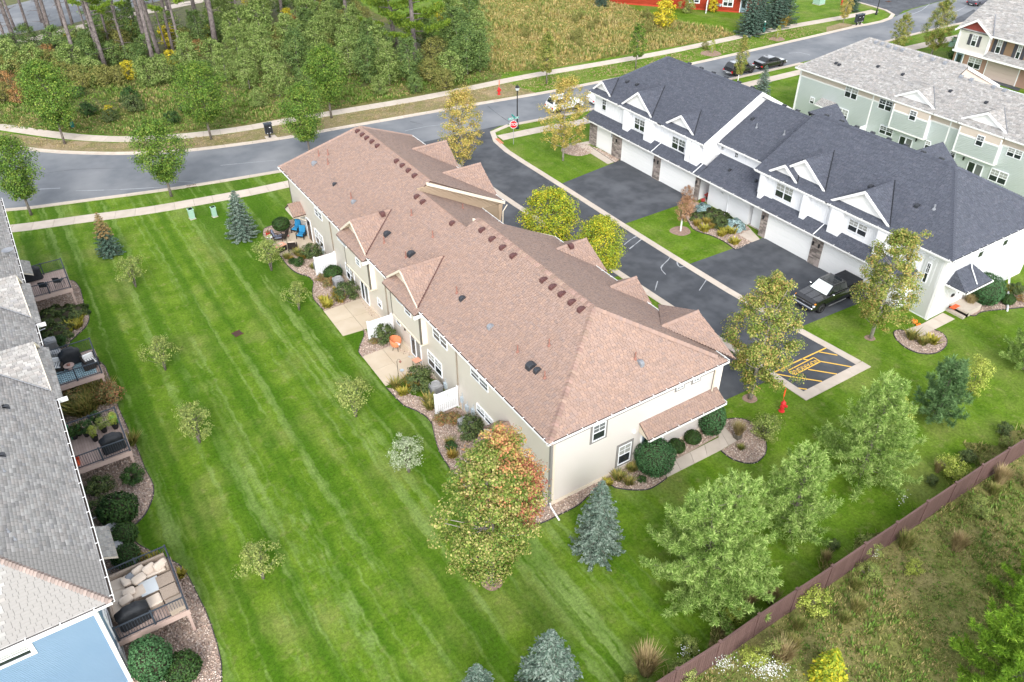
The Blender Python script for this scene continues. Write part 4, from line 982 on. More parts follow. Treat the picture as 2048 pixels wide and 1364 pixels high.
# ================================================================== THE WHITE ROW WITH THE CHARCOAL ROOF
sW = .53; WE, WZ, WXg, WXu = 53.0, 5.6, 52.8, 53.5
W = thing('townhouse', 'white two storey townhouse row with a charcoal roof and stone garage piers', 'house', (53.5, 25.0, 0))
wr = MB(); wsh = Shingles(expo=.15, wmin=.2, wmax=.4, seed=9)
xrW = 59.8; zrW = slope_z(WE, WZ, sW, xrW); xbW = 66.6
yN0, yN1, yS0, yS1 = 49.75, 67.4, 24.5, 43.4
block(W, WXu, 66.1, 50.1, 66.9, 5.45, M['white']); block(W, WXu, 66.1, 25.0, 43.1, 5.45, M['white'], 'wall'); block(W, 55.4, 66.1, 43.1, 50.1, 5.2, M['white'], 'wall')
block(W, WXg, 53.55, 49.6, 66.5, 2.6, M['white'], 'garage_wall'); block(W, WXg, 53.55, 27.2, 40.9, 2.6, M['white'], 'garage_wall')
siding(W, (WXu, 25.0, 0), (1, 0, 0), (0, -1, 0), 66.1 - WXu, .15, 5.4, M['white'], expo=.15); siding(W, (WXu, 26.7, 0), (0, -1, 0), (-1, 0, 0), 1.7, .15, 5.4, M['white'], expo=.15)
MB().box(WXu - .035, WXu + .2, 24.965, 25.2, 0, 5.42).obj('corner_trim', M['trim'], W, True)
MB().box(WXu + .2, 66.1, 24.97, 25.01, 5.0, 5.42).obj('frieze', M['trim'], W, True)
# board and batten strips on the upper street front
for y0, y1 in ((50.15, 66.85), (25.3, 43.0)):
    bt = MB()
    for y in np.arange(y0, y1, .41): bt.box(WXu - .022, WXu + .01, y - .022, y + .022, 2.7, 5.4)
    bt.obj('battens', M['white'], W, True, 'stuff')
# roofs
A1, A2 = (xrW, 63.0, zrW), (xrW, 30.0, zrW)
N_ = [(WE, yN0, WZ), (WE, yN1, WZ), A1, (xrW, yN0, zrW)]; S_ = [(WE, yS0, WZ), (WE, yS1, WZ), (xrW, yS1, zrW), A2]
for p in (N_, [(WE, yN1, WZ), (xbW, yN1, WZ), A1], [(xbW, yN0, WZ), (xrW, yN0, zrW), A1, (xbW, yN1, WZ)], S_, [(WE, yS0, WZ), A2, (xbW, yS0, WZ)], [(xbW, yS0, WZ), A2, (xrW, yS1, zrW), (xbW, yS1, WZ)]): wsh.plane(p); roof_slab(wr, p)
xeM, zeM, xrM = 55.0, 5.35, 60.6; zrM = slope_z(xeM, zeM, sW, xrM)
for p in ([(xeM, yS1 - .1, zeM), (xeM, yN0 + .1, zeM), (xrM, yN0 + .1, zrM), (xrM, yS1 - .1, zrM)], [(xrM, yS1, zrM), (xrM, yN0, zrM), (66.6, yN0, 5.2), (66.6, yS1, 5.2)]): wsh.plane(p); roof_slab(wr, p)
# gable end facing the lower middle run
MB().extrude([(WE + .2, yN0 + .2, WZ - .2), (xrW, yN0 + .2, zrW - .15), (xbW - .2, yN0 + .2, WZ - .2), (xbW - .2, yN0 + .2, 4), (WE + .5, yN0 + .2, 4)], (0, .1, 0)).obj('gable_wall', M['white'], W, True)
for xa, xb_ in ((WE, xrW), (xbW, xrW)): 
    a_, b_ = Vector((xb_, yN0, zrW + .03)), Vector((xa, yN0, WZ + .03)); MB().extrude([a_, b_, b_ - Vector((0, 0, .35)), a_ - Vector((0, 0, .35))], (0, -.12, 0)).obj('rake_board', M['trim'], W, True)
for yc, hw, zr, fr in ((65.7, 1.55, 7.0, .35), (59.75, 2.35, 7.6, .2), (53.5, 1.95, 7.15, .35), (39.0, 2.5, 7.85, .7), (40.6, 1.55, 6.9, .35), (32.75, 2.75, 7.65, .3)):
    roof_dormer(W, wsh, wr, M['dark_shingle'], 1, WE, WZ, sW, yc, hw, zr, fr, M['trim'], M['trim'], M['dark_deck'], wall_in=.3, rake_w=.26)
# back gables whose tips show over the ridge
for yc in (45.9, 34.8):
    for sg in (1, -1):
        p = [(66.0, yc, 8.1), (62.0, yc, 8.1), (65.8, yc + sg * 2.6, 6.2)]; wsh.plane(p); roof_slab(wr, p)
# pent roofs over the garages
PZ, PX = 2.86, 52.28
for y0, y1 in ((49.35, 67.15), (26.9, 41.3)):
    p = [(PX, y0, PZ), (PX, y1, PZ), (WXu, y1, PZ + .62), (WXu, y0, PZ + .62)]; wsh.plane(p); roof_slab(wr, p, .1)
    gutter(W, (PX, y1, PZ + .02), (PX, y0, PZ + .02), (-1, 0, 0), step=1.5)
    MB().box(PX + .03, WXg + .02, y0 + .05, y1 - .05, PZ - .2, PZ - .11).obj('soffit', M['trim'], W, True)
# low entry roof between
p = [(PX, 41.25, PZ), (PX, 49.4, PZ), (55.4, 49.7, PZ + 1.35), (55.4, 43.3, PZ + 1.35), (53.5, 43.3, PZ + .528), (53.5, 41.25, PZ + .528)]
wsh.plane(p); roof_slab(wr, p, .1); gutter(W, (PX, 49.4, PZ + .02), (PX, 41.25, PZ + .02), (-1, 0, 0), step=1.5)
roofW = wr.obj('roof', M['dark_deck'], W, True); wsh.finish('shingles', M['dark_shingle'], roofW, False)
ridge_caps(roofW, (WE, yS0, WZ), A2, M['dark_shingle'], .22); ridge_caps(roofW, A2, (xrW, yS1, zrW), M['dark_shingle'], .22, single=False)
ridge_caps(roofW, (xrW, yN0, zrW), A1, M['dark_shingle'], .22, single=False); ridge_caps(roofW, (WE, yN1, WZ), A1, M['dark_shingle'], .22, single=False); ridge_caps(roofW, (xrM, yS1, zrM), (xrM, yN0, zrM), M['dark_shingle'], .22, single=False); ridge_caps(roofW, (xbW, yS0, WZ), A2, M['dark_shingle'], .22, single=False)
for y0, y1 in ((yN1, 62.4), (62.2, 56.2), (55.6, yN0), (yS1, 40.5), (40.4, 35.7), (35.5, yS0)): gutter(W, (WE, y0, WZ + .02), (WE, y1, WZ + .02), (-1, 0, 0), step=1.5)
gutter(W, (WE, yS0, WZ + .02), (xbW, yS0, WZ + .02), (0, -1, 0)); gutter(W, (xeM, yN0, zeM + .02), (xeM, yS1, zeM + .02), (-1, 0, 0), step=1.5)
MB().box(WE + .03, 66.5, yS0 + .03, yS1 - .03, WZ - .24, WZ - .14).box(WE + .03, 66.5, yN0 + .05, yN1 - .03, WZ - .24, WZ - .14).obj('soffit', M['trim'], W, True)
# garage doors between stone piers
gY = lambda px: on_x(px[0], px[1], WXg).y
for k, (ya, yb) in enumerate(((60.85, 56.0), (54.75, 49.95), (40.6, 35.95), (34.6, 29.9))): garage_door(W, WXg, yb, ya, 2.25)
for k, (ya, yb) in enumerate(((66.5, 65.3), (62.55, 60.98), (55.9, 54.86), (49.85, 49.35), (41.45, 40.72), (35.85, 34.72), (29.78, 28.2))): stone_pier(W, WXg, yb, ya, 2.6, 30 + k)
MB().box(WXg - .05, WXg, 49.9, 65.3, 2.38, 2.62).box(WXg - .05, WXg, 28.2, 40.7, 2.38, 2.62).obj('lintel', M['mortar'], W, True)
MB().box(WXg - .03, WXg + .05, 62.6, 65.28, .05, 2.38).obj('storage_panel', M['garage'], W, True)
win_x(W, WXg - .03, -1, ZN((288, 710))[0], ZN((328, 668))[0], sash=False)
for y in (61.7, 55.65, 55.1, 49.6, 41.1, 35.6, 35.0): wall_lamp(W, (WXg - .12, y, 1.95), (-1, 0, 0))
# recessed entries and the panel between them
block(W, 53.3, 55.5, 43.35, 48.55, 3.2, M['white'], 'entry_wall')
MB().box(55.5, 55.6, 41.2, 50.0, 0, 3.6).obj('entry_back_wall', M['white'], W, True)
MB().box(53.4, 55.5, 48.5, 50.0, 0, .06).box(53.4, 55.5, 41.2, 43.4, 0, .06).obj('entry_floor', M['concrete'], W, True)
block(W, 53.0, 55.5, 49.55, 49.85, 2.9, M['white'], 'entry_wall'); block(W, 53.0, 55.5, 40.85, 41.15, 2.9, M['white'], 'entry_wall')
for pa, pb in (((238, 475), (262, 490)), ((450, 565), (490, 550))): win_x(W, 53.3, -1, ZQ(pa)[0], ZQ(pb)[0], sash=False)
door_panel(W, (55.5, 49.4, .06), (0, -1, 0), (-1, 0, 0), .9, 2.05, 'greydoor'); door_panel(W, (55.5, 42.9, .06), (0, -1, 0), (-1, 0, 0), .9, 2.05, 'greydoor')
# upper openings
for pa, pb, kw in (((165, 330), (233, 205), dict()), ((604, 585), (762, 500), dict(units=2)), ((1113, 850), (1312, 770), dict(units=2)), ((386, 318), (425, 322), dict(sash=False))):
    win_x(W, WXu - .02, -1, ZN(pa)[0], ZN(pb)[0], blind='blindg', **kw)
for pa, pb, kw in (((848, 515), (1075, 450), dict(units=2)), ((1195, 535), (1250, 515), dict(sash=False))): win_x(W, WXu - .02, -1, ZQ(pa)[0], ZQ(pb)[0], **kw)
win_x(W, WXu - .02, -1, ZV((930, 500))[0], ZV((1068, 485))[0], units=2)
win_x(W, WXu - .02, -1, ZV((1400, 830))[0], ZV((1470, 720))[0], blind='glass'); win_x(W, WXu - .02, -1, ZV((1393, 650))[0], ZV((1425, 652))[0], sash=False); win_x(W, WXu - .02, -1, ZV((1450, 680))[0], ZV((1490, 685))[0], sash=False)
for pa, pb in (((1140, 775), (1168, 755)), ((1245, 835), (1280, 805)), ((1483, 915), (1520, 890))): win_x(W, 55.4, -1, ZW(pa)[0], ZW(pb)[0], sash=False)
for pa, pb in (((835, 380), (945, 222)), ((1078, 265), (1187, 110))): win_y(W, 25.0, Z17(pa)[0], Z17(pb)[0], blind='blindg')
for pa, pb in (((600, 402), (637, 366)), ((697, 355), (738, 321))): win_y(W, 25.0, Z17(pa)[0], Z17(pb)[0], sash=False, grid=False)
win_y(W, 25.0, Z17((858, 530))[0], Z17((912, 490))[0], sash=False, grid=False)
# projecting bays of the upper front
for ya, yb in ((61.45, 60.6), (58.1, 56.9), (52.0, 51.4), (51.3, 50.3), (42.6, 42.2), (37.9, 37.4), (35.0, 33.9), (30.6, 29.8)): MB().box(WXu - .5, WXu + .02, yb, ya, 3.05, 5.36).obj('bay_wing', M['white'], W, True)
# downspouts
for y, zt in ((55.9, 5.45), (49.9, 5.4), (35.6, 5.4)):
    downspout(W, [(WE + .1, y, zt), (WXu - .06, y, zt - .35), (WXu - .06, y, 3.55), (PX + .3, y, PZ + .22), (PX - .05, y, PZ + .05)], 'vinyl', .05)
downspout(W, [(55.0, 46.6, 5.2), (55.33, 46.6, 4.9), (55.33, 46.6, 4.3)], 'vinyl', .05); downspout(W, [(53.2, 45.9, 2.8), (53.22, 45.9, .1)], 'vinyl', .06)
downspout(W, [(53.1, 45.8, .35), (51.2, 45.0, .2)], 'vinyl', .07)
e_ = Z17((1300, 190), (1045, 822), (1140, 895)); b0 = on_y(*e_[1], 24.94)
downspout(W, [(b0.x, 24.94, 5.3), (b0.x, 24.94, .35), (*at(*e_[2])[:2], .08)], 'vinyl', .07)
# porch roof of the end door
c1, c2, c3 = at(*Z17((592, 626))[0], 2.95), at(*Z17((742, 712))[0], 2.95), at(*Z17((986, 578))[0], 2.95)
tp_ = on_y(*Z17((762, 456))[0], 25.0); x0, x1, y0 = c2.x - .05, c3.x, c2.y
r2 = MB(); s2 = Shingles(expo=.15, seed=5); zt = 2.95 + .9; xm2 = (x0 + x1) / 2
ev = 2.95
for p in ([(x0, y0, ev), (x1, y0, ev), (x1 - .7, 25.0, zt), (x0 + .7, 25.0, zt)], [(x0, y0, ev), (x0 + .7, 25.0, zt), (x0, 25.0, ev)], [(x1, y0, ev), (x1, 25.0, ev), (x1 - .7, 25.0, zt)]): s2.plane(p); roof_slab(r2, p, .12)
o = r2.obj('porch_roof', M['dark_deck'], W, True); s2.finish('shingles', M['dark_shingle'], o, False)
gutter(W, (x0, y0, ev + .02), (x1, y0, ev + .02), (0, -1, 0), step=3); gutter(W, (x0, 25.0, ev + .02), (x0, y0, ev + .02), (-1, 0, 0), step=3)
MB().box(x0 + .1, x1 - .1, y0 + .1, 25.0, ev - .2, ev - .1).obj('porch_beam', M['trim'], W, True)
downspout(W, [(xm2 + .6, 24.92, 4.3), (xm2 + .5, 24.6, 3.75), (xm2 - .1, y0 + .15, 3.1)], 'vinyl', .045)
dd_ = on_y(*Z17((608, 802))[0], 25.0); door_panel(W, (dd_.x, 25.0, .55), (1, 0, 0), (0, -1, 0), .95, 2.1, 'vinyl'); wall_lamp(W, (dd_.x - .35, 25.0, 2.2), (0, -1, 0))
MB().cbox((dd_.x - .5, 24.94, 1.4), .3, .1, .2).obj('letter_box', M['dkmetal'], W, True)
for k in range(3): MB().box(dd_.x - .3 - .32 * (k + 1) + .3, dd_.x + 1.6, 23.55, 24.97, 0, .53 - .17 * k).obj('step', M['concrete'], W, True) if k == 0 else MB().box(dd_.x - .32 * k, dd_.x - .32 * (k - 1) - .004, 23.55, 24.97, 0, .53 - .17 * k).obj('step', M['concrete'], W, True)
# roof fittings
WN = (-sW, 0, 1); WP = (WE, 30, WZ)
for p in ZW((410, 250), (485, 272), (610, 328)) + ZV((750, 55), (1080, 233), (1372, 355)): box_vent(W, on_plane(p, WP, WN), M['blackvent'], (1, 0, 0), .22, .3, .16)
for p in ZW((1385, 540), (1750, 672)): box_vent(W, on_plane(p, (xeM, 45, zeM), WN), M['blackvent'], (1, 0, 0), .2, .26, .14)
for p in ZW((1415, 605), (1630, 660)): vent_pipe(W, on_plane(p, (xeM, 45, zeM), WN), .4, .05, 'greyvent')
vent_pipe(W, on_plane(ZV((1478, 375))[0], WP, WN), .4, .06, 'greyvent')
for p in ZW((1205, 940), (1412, 1025)): box_vent(W, on_plane(p, (PX, 45, PZ), (-1.35 / 3.12, 0, 1)), M['blackvent'], (1, 0, 0), .16, .22, .12)
for y in list(np.arange(51.5, 62, 1.75)) + list(np.arange(31.5, 43, 1.6)): box_vent(W, (xrW + .55, y, zrW - .28), M['blackvent'], (1, 0, 0), .26, .34, .28)
for y in (44.6, 46.4, 48.0): box_vent(W, (xrM + .5, y, zrM - .25), M['blackvent'], (1, 0, 0), .26, .34, .28)

# ================================================================== THE PALE GREY ROW BEHIND
sG = .505; GE, GZ_ = 77.95, 5.6; GW = 78.5
Gh = thing('townhouse', 'pale grey townhouse row with a mottled grey roof beyond the white row', 'house', (GW, 60.3, 0))
gr = MB(); gsh = Shingles(expo=.17, wmin=.2, wmax=.42, seed=21)
block(Gh, GW, 91.5, 24, 60.3, 5.45, M['graysiding']); siding(Gh, (GW, 60.3, 0), (0, -1, 0), (-1, 0, 0), 36.3, .1, 4.6, M['graysiding'], expo=.16)
MB().box(GW - .03, GW, 24, 60.3, 4.72, 5.42).obj('frieze', M['stucco'], Gh, True)
MB().box(GW - .05, GW, 24, 60.3, 4.6, 4.75).obj('frieze_trim', M['trim'], Gh, True)
MB().box(GW - .06, GW + .1, 60.15, 60.34, 0, 5.4).obj('corner_trim', M['trim'], Gh, True)
xr1, xr2, yst = 84.4, 82.9, 44.4; z1_, z2_ = slope_z(GE, GZ_, sG, xr1), slope_z(GE, GZ_, sG, xr2)
A1 = (xr1, 56.6, z1_)
for p in ([(GE, 24, GZ_), (GE, 60.75, GZ_), A1, (xr1, yst, z1_), (xr2, yst, z2_), (xr2, 24, z2_)], [(GE, 60.75, GZ_), (91.9, 60.75, GZ_), A1], [(91.5, yst, GZ_), (xr1, yst, z1_), A1, (91.9, 60.75, GZ_)], [(xr2, 24, z2_), (xr2, yst, z2_), (88, yst, 5.4), (88, 24, 5.4)]): gsh.plane(p); roof_slab(gr, p)
b_ = Vector((91.6, yst - .1, GZ_)); a_ = Vector((xr1 - .3, yst - .1, z1_ + .03)); MB().extrude([a_, b_, b_ - Vector((0, 0, .3)), a_ - Vector((0, 0, .3))], (0, -.1, 0)).obj('rake_board', M['trim'], Gh, True)
MB().add([(xr2, yst, z2_ - .2), (xr1, yst, z1_ - .12), (91.3, yst, GZ_), (88, yst, 5.2)], [(0, 1, 2, 3)]).obj('gable_wall', M['stucco'], Gh, True)
for yc in (45.6, 38.0, 27.5): roof_dormer(Gh, gsh, gr, M['gray_shingle'], 1, GE, GZ_, sG, yc, 2.35, 7.15, .45, M['trim'], M['trim'], M['greyvent'], wall_in=.25, rake_w=.24)
roofG = gr.obj('roof', M['gray_deck'], Gh, True); gsh.finish('shingles', M['gray_shingle'], roofG, False)
for a_, b_ in (((GE, 60.75, GZ_), A1), (A1, (xr1, yst, z1_)), ((xr2, 24, z2_), (xr2, yst, z2_))): ridge_caps(roofG, a_, b_, M['gray_shingle'], .25, single=False)
for a_, b_ in ((60.75, 47.9), (47.8, 43.0), (42.9, 40.3), (40.2, 35.5), (35.4, 24)): gutter(Gh, (GE, a_, GZ_ + .02), (GE, b_, GZ_ + .02), (-1, 0, 0), step=3)
for yb, ya in ((43.2, 47.4), (35.6, 39.9)):
    block(Gh, GW - .55, GW, yb, ya, 4.62, M['graysiding'], 'bay', 2.7); siding(Gh, (GW - .55, ya, 3), (0, -1, 0), (-1, 0, 0), ya - yb, 2.85, 4.55, M['graysiding'], expo=.16)
    fr = MB(); X_ = GW - .55
    fr.box(X_ - .03, GW, yb - .03, ya + .03, 2.68, 2.84).box(X_ - .04, X_ + .05, yb - .03, yb + .1, 2.84, 5.3).box(X_ - .04, X_ + .05, ya - .1, ya + .03, 2.84, 5.3).box(X_ - .035, GW, yb + .1, ya - .1, 4.55, 4.7); fr.obj('bay_trim', M['trim'], Gh, True)
    MB().box(X_ - .01, GW, yb + .1, ya - .1, 4.7, 5.4).obj('frieze', M['stucco'], Gh, True)
for pa, pb, kw in (((243, 850), (290, 812), dict()), ((530, 795), (655, 735), dict(units=2)), ((448, 970), (570, 915), dict(units=2)), ((808, 890), (940, 845), dict(units=2, blind='glass')), ((816, 1095), (942, 1070), dict(units=2, blind='blindg')), ((1190, 1220), (1252, 1172), dict()), ((1396, 1300), (1460, 1255), dict())): win_x(Gh, GW - .02, -1, ZG(pa)[0], ZG(pb)[0], **kw)
for pa, pb in (((1060, 985), (1140, 925)), ((1608, 1195), (1700, 1130))): win_x(Gh, GW - .56, -1, ZG(pa)[0], ZG(pb)[0], blind='blindg')
G3 = zoomer(1348, 0, 2.901)
for pa, pb in (((1925, 900), (2030, 880)), ((1820, 1040), (1945, 1010))): win_x(Gh, GW - .02, -1, G3(pa)[0], G3(pb)[0], units=2)
win_x(Gh, GW - .02, -1, G3((1593, 910))[0], G3((1642, 885))[0])
slider(Gh, GW - .02, ZG((985, 1150))[0], ZG((1105, 1150))[0]); slider(Gh, GW - .02, G3((1695, 980))[0], G3((1790, 990))[0])
pA = on_x(*ZG((305, 830))[0], GW - .8); r2 = MB(); s2 = Shingles(expo=.16, seed=6)
ya, yb = pA.y, on_x(*ZG((425, 870))[0], GW - .8).y
p = [(GW - 1.1, ya, 2.55), (GW - 1.1, yb, 2.55), (GW, yb, 3.05), (GW, ya, 3.05)]; s2.plane(p); roof_slab(r2, p, .15); o = r2.obj('porch_roof', M['trim'], Gh, True); s2.finish('shingles', M['gray_shingle'], o, False)
door_panel(Gh, (GW, ya - .5, .1), (0, -1, 0), (-1, 0, 0), .95, 2.1, 'greydoor')
for px in ((760, 860), (1385, 1110)): y = on_x(*ZG(px)[0], GW).y; MB().box(GW - .06, GW, y - .07, y + .07, 0, 5.35).obj('trim_board', M['trim'], Gh, True)
for px in ((430, 885), (1132, 1155), (1523, 1310)): wall_lamp(Gh, on_x(*ZG(px)[0], GW), (-1, 0, 0))
GN = (-sG, 0, 1); GP = (GE, 40, GZ_)
for p in ZG((465, 525), (490, 538), (812, 552), (1015, 618), (1410, 755), (1705, 850), (1820, 932)): box_vent(Gh, on_plane(p, GP, GN), M['blackvent'], (1, 0, 0), .2, .28, .16)
for p in ZG((795, 352), (847, 365), (900, 385), (957, 403), (1015, 415), (1167, 462), (1265, 492), (1367, 523), (1500, 635), (1585, 660), (1770, 720), (1860, 748)): box_vent(Gh, on_plane(p, GP, GN), M['greyvent'], (1, 0, 0), .26, .34, .2)
for yy in (50.3, 42.3): MB().box(GW - 1.5, GW, yy - .05, yy + .05, .1, 1.9).obj('privacy_wing', M['vinyl'], Gh, True)

# ================================================================== THE BROWN AND CREAM HOUSE FAR RIGHT
BXw, BXf = 110.3, 109.9
Bh = thing('house', 'brown and cream house with charcoal shutters and a tan garage at the far right', 'house', (BXw, 56, 0))
br = MB(); bsh = Shingles(expo=.2, wmin=.3, wmax=.6, seed=31)
block(Bh, BXw, 124, 34, 60.6, 5.2, M['brownsiding']); block(Bh, BXf - .1, BXw, 56.2, 60.4, 5.2, M['cream_end'], 'bay', 2.7)
siding(Bh, (BXw, 56.2, 0), (0, -1, 0), (-1, 0, 0), 22, 2.6, 5.1, M['brownsiding'], expo=.15); siding(Bh, (BXf - .1, 60.4, 0), (0, -1, 0), (-1, 0, 0), 4.2, 2.75, 5.2, M['cream_end'], expo=.15)
MB().box(BXw - .06, BXw + .1, 34, 58.9, 0, 2.5).obj('brick_wall', M['brick'], Bh, True)
zrB = slope_z(109.5, 5.35, .5, 118)
for p in ([(109.5, 34, 5.35), (109.5, 60.9, 5.35), (118, 60.9, zrB), (118, 34, zrB)], [(118, 34, zrB), (118, 60.9, zrB), (126, 60.9, 5.3), (126, 34, 5.3)]): bsh.plane(p); roof_slab(br, p)
yc, zr = 58.3, 6.95
for sg in (1, -1):
    p = [(109.2, yc, zr), (112.7, yc, zr), (109.2, yc + sg * 2.55, 5.25)]; bsh.plane(p); roof_slab(br, p, .15)
    a_, b_ = Vector((109.18, yc, zr + .03)), Vector((109.18, yc + sg * 2.6, 5.25)); MB().extrude([a_, b_, b_ - Vector((0, 0, .25)), a_ - Vector((0, 0, .3))], (.06, 0, 0)).obj('rake_board', M['trim'], Bh, True)
MB().extrude([(109.7, yc - 2.2, 5.3), (109.7, yc + 2.2, 5.3), (109.7, yc, zr - .2)], (.1, 0, 0)).obj('gable_shake', M['shake'], Bh, True)
MB().box(109.72, 109.8, 56.1, 60.5, 5.14, 5.32).box(109.7, 109.8, 56.1, 56.3, 2.7, 5.2).box(109.7, 109.8, 60.3, 60.5, 2.7, 5.2).box(109.7, 109.8, 56.1, 60.5, 2.6, 2.75).obj('bay_trim', M['trim'], Bh, True)
p = [(109.2, 34, 2.75), (109.2, 56.1, 2.75), (BXw, 56.1, 3.3), (BXw, 34, 3.3)]; bsh.plane(p); roof_slab(br, p, .2)
MB().box(109.17, 109.25, 34, 60.4, 2.5, 2.74).obj('gutter', M['trim'], Bh, True); gutter(Bh, (109.5, 56.1, 5.37), (109.5, 34, 5.37), (-1, 0, 0), straps=False)
roofB = br.obj('roof', M['gray_deck'], Bh, True); bsh.finish('shingles', M['gray_shingle'], roofB, False)
vv = MB(); vv.tube([(109.5, 55.8, 5.42), (112.9, 58.2, 7.05)], .06, 4).obj('valley_flashing', M['greyvent'], Bh, True)
for pa, pb, X_ in (((683, 435), (832, 265), 109.78), ((1095, 560), (1262, 345), BXw - .02), ((1440, 655), (1600, 430), BXw - .02)):
    wn = win_x(Bh, X_, -1, Z18(pa)[0], Z18(pb)[0]); A_, B_ = on_x(*Z18(pa)[0], X_), on_x(*Z18(pb)[0], X_)
    for y_ in (max(A_.y, B_.y) + .3, min(A_.y, B_.y) - .3): MB().box(X_ - .05, X_, y_ - .2, y_ + .2, min(A_.z, B_.z) + .05, max(A_.z, B_.z) - .05).obj('shutter', M['shutter'], Bh, True)
win_x(Bh, BXw - .06, -1, Z18((625, 790))[0], Z18((895, 680))[0], units=2)
gy0, gy1 = on_x(*Z18((1430, 1120))[0], BXw - .1).y, on_x(*Z18((905, 960))[0], BXw - .1).y; garage_door(Bh, BXw - .08, gy0, gy1, 2.25, 'tangarage')
door_panel(Bh, (BXw, 60.2, .1), (0, -1, 0), (-1, 0, 0), .95, 2.1, 'greydoor')
MB().prism([tuple(at(*q_)[:2]) for q_ in Z18((845, 995), (890, 970), (1550, 1175), (1500, 1215))], 0.02, .04).obj('driveway_apron', M['drive'], Bh, True)

# ================================================================== THE RED HOUSE FAR BEHIND THE MARSH
Rc = at(*ZR((1163, 150))[0]); Rl = at(*ZR((560, 105))[0]); Ra = (Rl - Rc).normalized(); Rb = Vector((Ra.y, -Ra.x, 0)); 
if Rb.y < 0: Rb = -Rb
Rh = thing('house', 'red sided house with white trimmed windows beyond the marsh', 'house', (Rc.x, Rc.y, 0))
Rn = -Rb; RL = 26.0
q0, q1 = Rc, Rc + Ra * RL; q2, q3 = q1 + Rb * 12, q0 + Rb * 12
MB().prism([(p.x, p.y) for p in (q0, q1, q2, q3)], -.1, 5.5).obj('wall', M['redsiding'], Rh, True)
siding(Rh, Rc, Ra, Rn, RL, .3, 5.4, M['redsiding'], expo=.18); siding(Rh, Rc + Rb * 12, -Rb, -Ra, 12, .3, 5.4, M['redsiding'], expo=.18)
MB().fbox(Rc, Ra, Rn, (-.12, .15), (0, 5.4), (-.1, .08)).obj('corner_trim', M['trim'], Rh, True)
rr = MB(); zz = 9.0
m0, m1 = (q0 + q3) / 2 + Ra * 4, (q1 + q2) / 2 - Ra * 4
for p in ([q0 + Rn * .5, q1 + Rn * .5, Vector((m1.x, m1.y, zz)), Vector((m0.x, m0.y, zz))], [q3, q0 + Rn * .5, Vector((m0.x, m0.y, zz))], [q2, q3, Vector((m0.x, m0.y, zz)), Vector((m1.x, m1.y, zz))]):
    roof_slab(rr, [Vector((v.x, v.y, v.z if v.z > 1 else 5.5)) for v in p])
rr.obj('roof', M['gray_deck'], Rh, True)
def on_red(px):
    v = Vector(ray(*px)); o = Vector((0, 0, CAM_H)); t = (Rc - o).dot(Rn) / v.dot(Rn); return o + v * t
def red_win(pa, pb, **kw):
    A_, B_ = on_red(ZR(pa)[0]), on_red(ZR(pb)[0]); ta, tb = (A_ - Rc).dot(Ra), (B_ - Rc).dot(Ra); z0, z1 = sorted((A_.z, B_.z)); s_ = max(ta, tb)
    return window(Rh, Rc + Ra * s_ + Vector((0, 0, z0)), -Ra, Rn, abs(ta - tb), z1 - z0, trim='trim', **kw)
red_win((745, 60), (855, -20), units=2); red_win((1038, 72), (1090, 22)); red_win((400, 22), (510, -30), units=2)
A_ = on_red(ZR((920, 112))[0]); ta = (A_ - Rc).dot(Ra); door_panel(Rh, Rc + Ra * ta + Vector((0, 0, .1)), -Ra, Rn, .95, 2.1, 'greydoor')
MB().fbox(Rc + Ra * (ta + .4), -Ra, Rn, (0, 2.0), (2.45, 2.65), (0, 1.1)).obj('porch_roof', M['trim'], Rh, True)
for pa in ((690, 45), (720, 50)): A_ = on_red(ZR(pa)[0]); MB().cbox(A_ + Rn * .08, .3, .3, .4).obj('meter_box', M['conduit'], Rh, True)
MB().fbox(Rc + Ra * ((on_red(ZR((585, 105))[0]) - Rc).dot(Ra)), -Ra, Rn, (-.05, .05), (0, 1.9), (0, 2.0)).obj('privacy_wing', M['vinyl'], Rh, True)

# ================================================================== THE NEAR LEFT ROW: BLUE WALLS, GREY ROOF
LE, LZ, LW, sL = -3.2, 6.2, -3.95, .53; LY = 26.45
Lh = thing('townhouse', 'blue sided townhouse row with a weathered grey shingled roof at the left edge', 'house', (LW, LY + .1, 0))
yn = LY; yfar = 71.6; xrd = -11.0; zrd = slope_z(LE, LZ, sL, xrd)
lr = MB(); lsh = Shingles(expo=.15, wmin=.2, wmax=.42, lift=.005, seed=41)
hp = on_plane((0, 1118), (LE, 30, LZ), (sL, 0, 1)); kx = (LE - hp.x); ky = hp.y - yn      # the hip runs from the near corner through this point
yap = yn + ky / kx * (LE - xrd)
A1 = (xrd, yap, zrd)
for p in ([(LE, yn, LZ), A1, (xrd, yfar - 4, zrd), (LE, yfar, LZ)], [(LE, yn, LZ), (2 * xrd - LE, yn, LZ), A1], [(2 * xrd - LE, yn, LZ), (2 * xrd - LE, yfar, LZ), (xrd, yfar - 4, zrd), A1], [(LE, yfar, LZ), (xrd, yfar - 4, zrd), (2 * xrd - LE, yfar, LZ)]): lsh.plane(p); roof_slab(lr, p)
block(Lh, 2 * xrd - LW, LW, LY + .55, yfar - .5, 6.05, M['bluesiding']); 
siding(Lh, (-19, LY + .55, 0), (1, 0, 0), (0, -1, 0), LW + 19, .2, 5.3, M['bluesiding'], expo=.105); siding(Lh, (LW, LY + .55, 0), (0, 1, 0), (1, 0, 0), 44, .2, 6.0, M['bluesiding'], expo=.105)
MB().box(-19, LW + .02, LY + .51, LY + .56, 5.45, 6.04).obj('frieze', M['stucco'], Lh, True); MB().box(-19, LW + .02, LY + .48, LY + .56, 5.32, 5.47).obj('frieze_trim', M['trim'], Lh, True)
MB().box(LW - .14, LW + .035, LY + .51, LY + .68, 0, 5.32).obj('corner_trim', M['trim'], Lh, True)
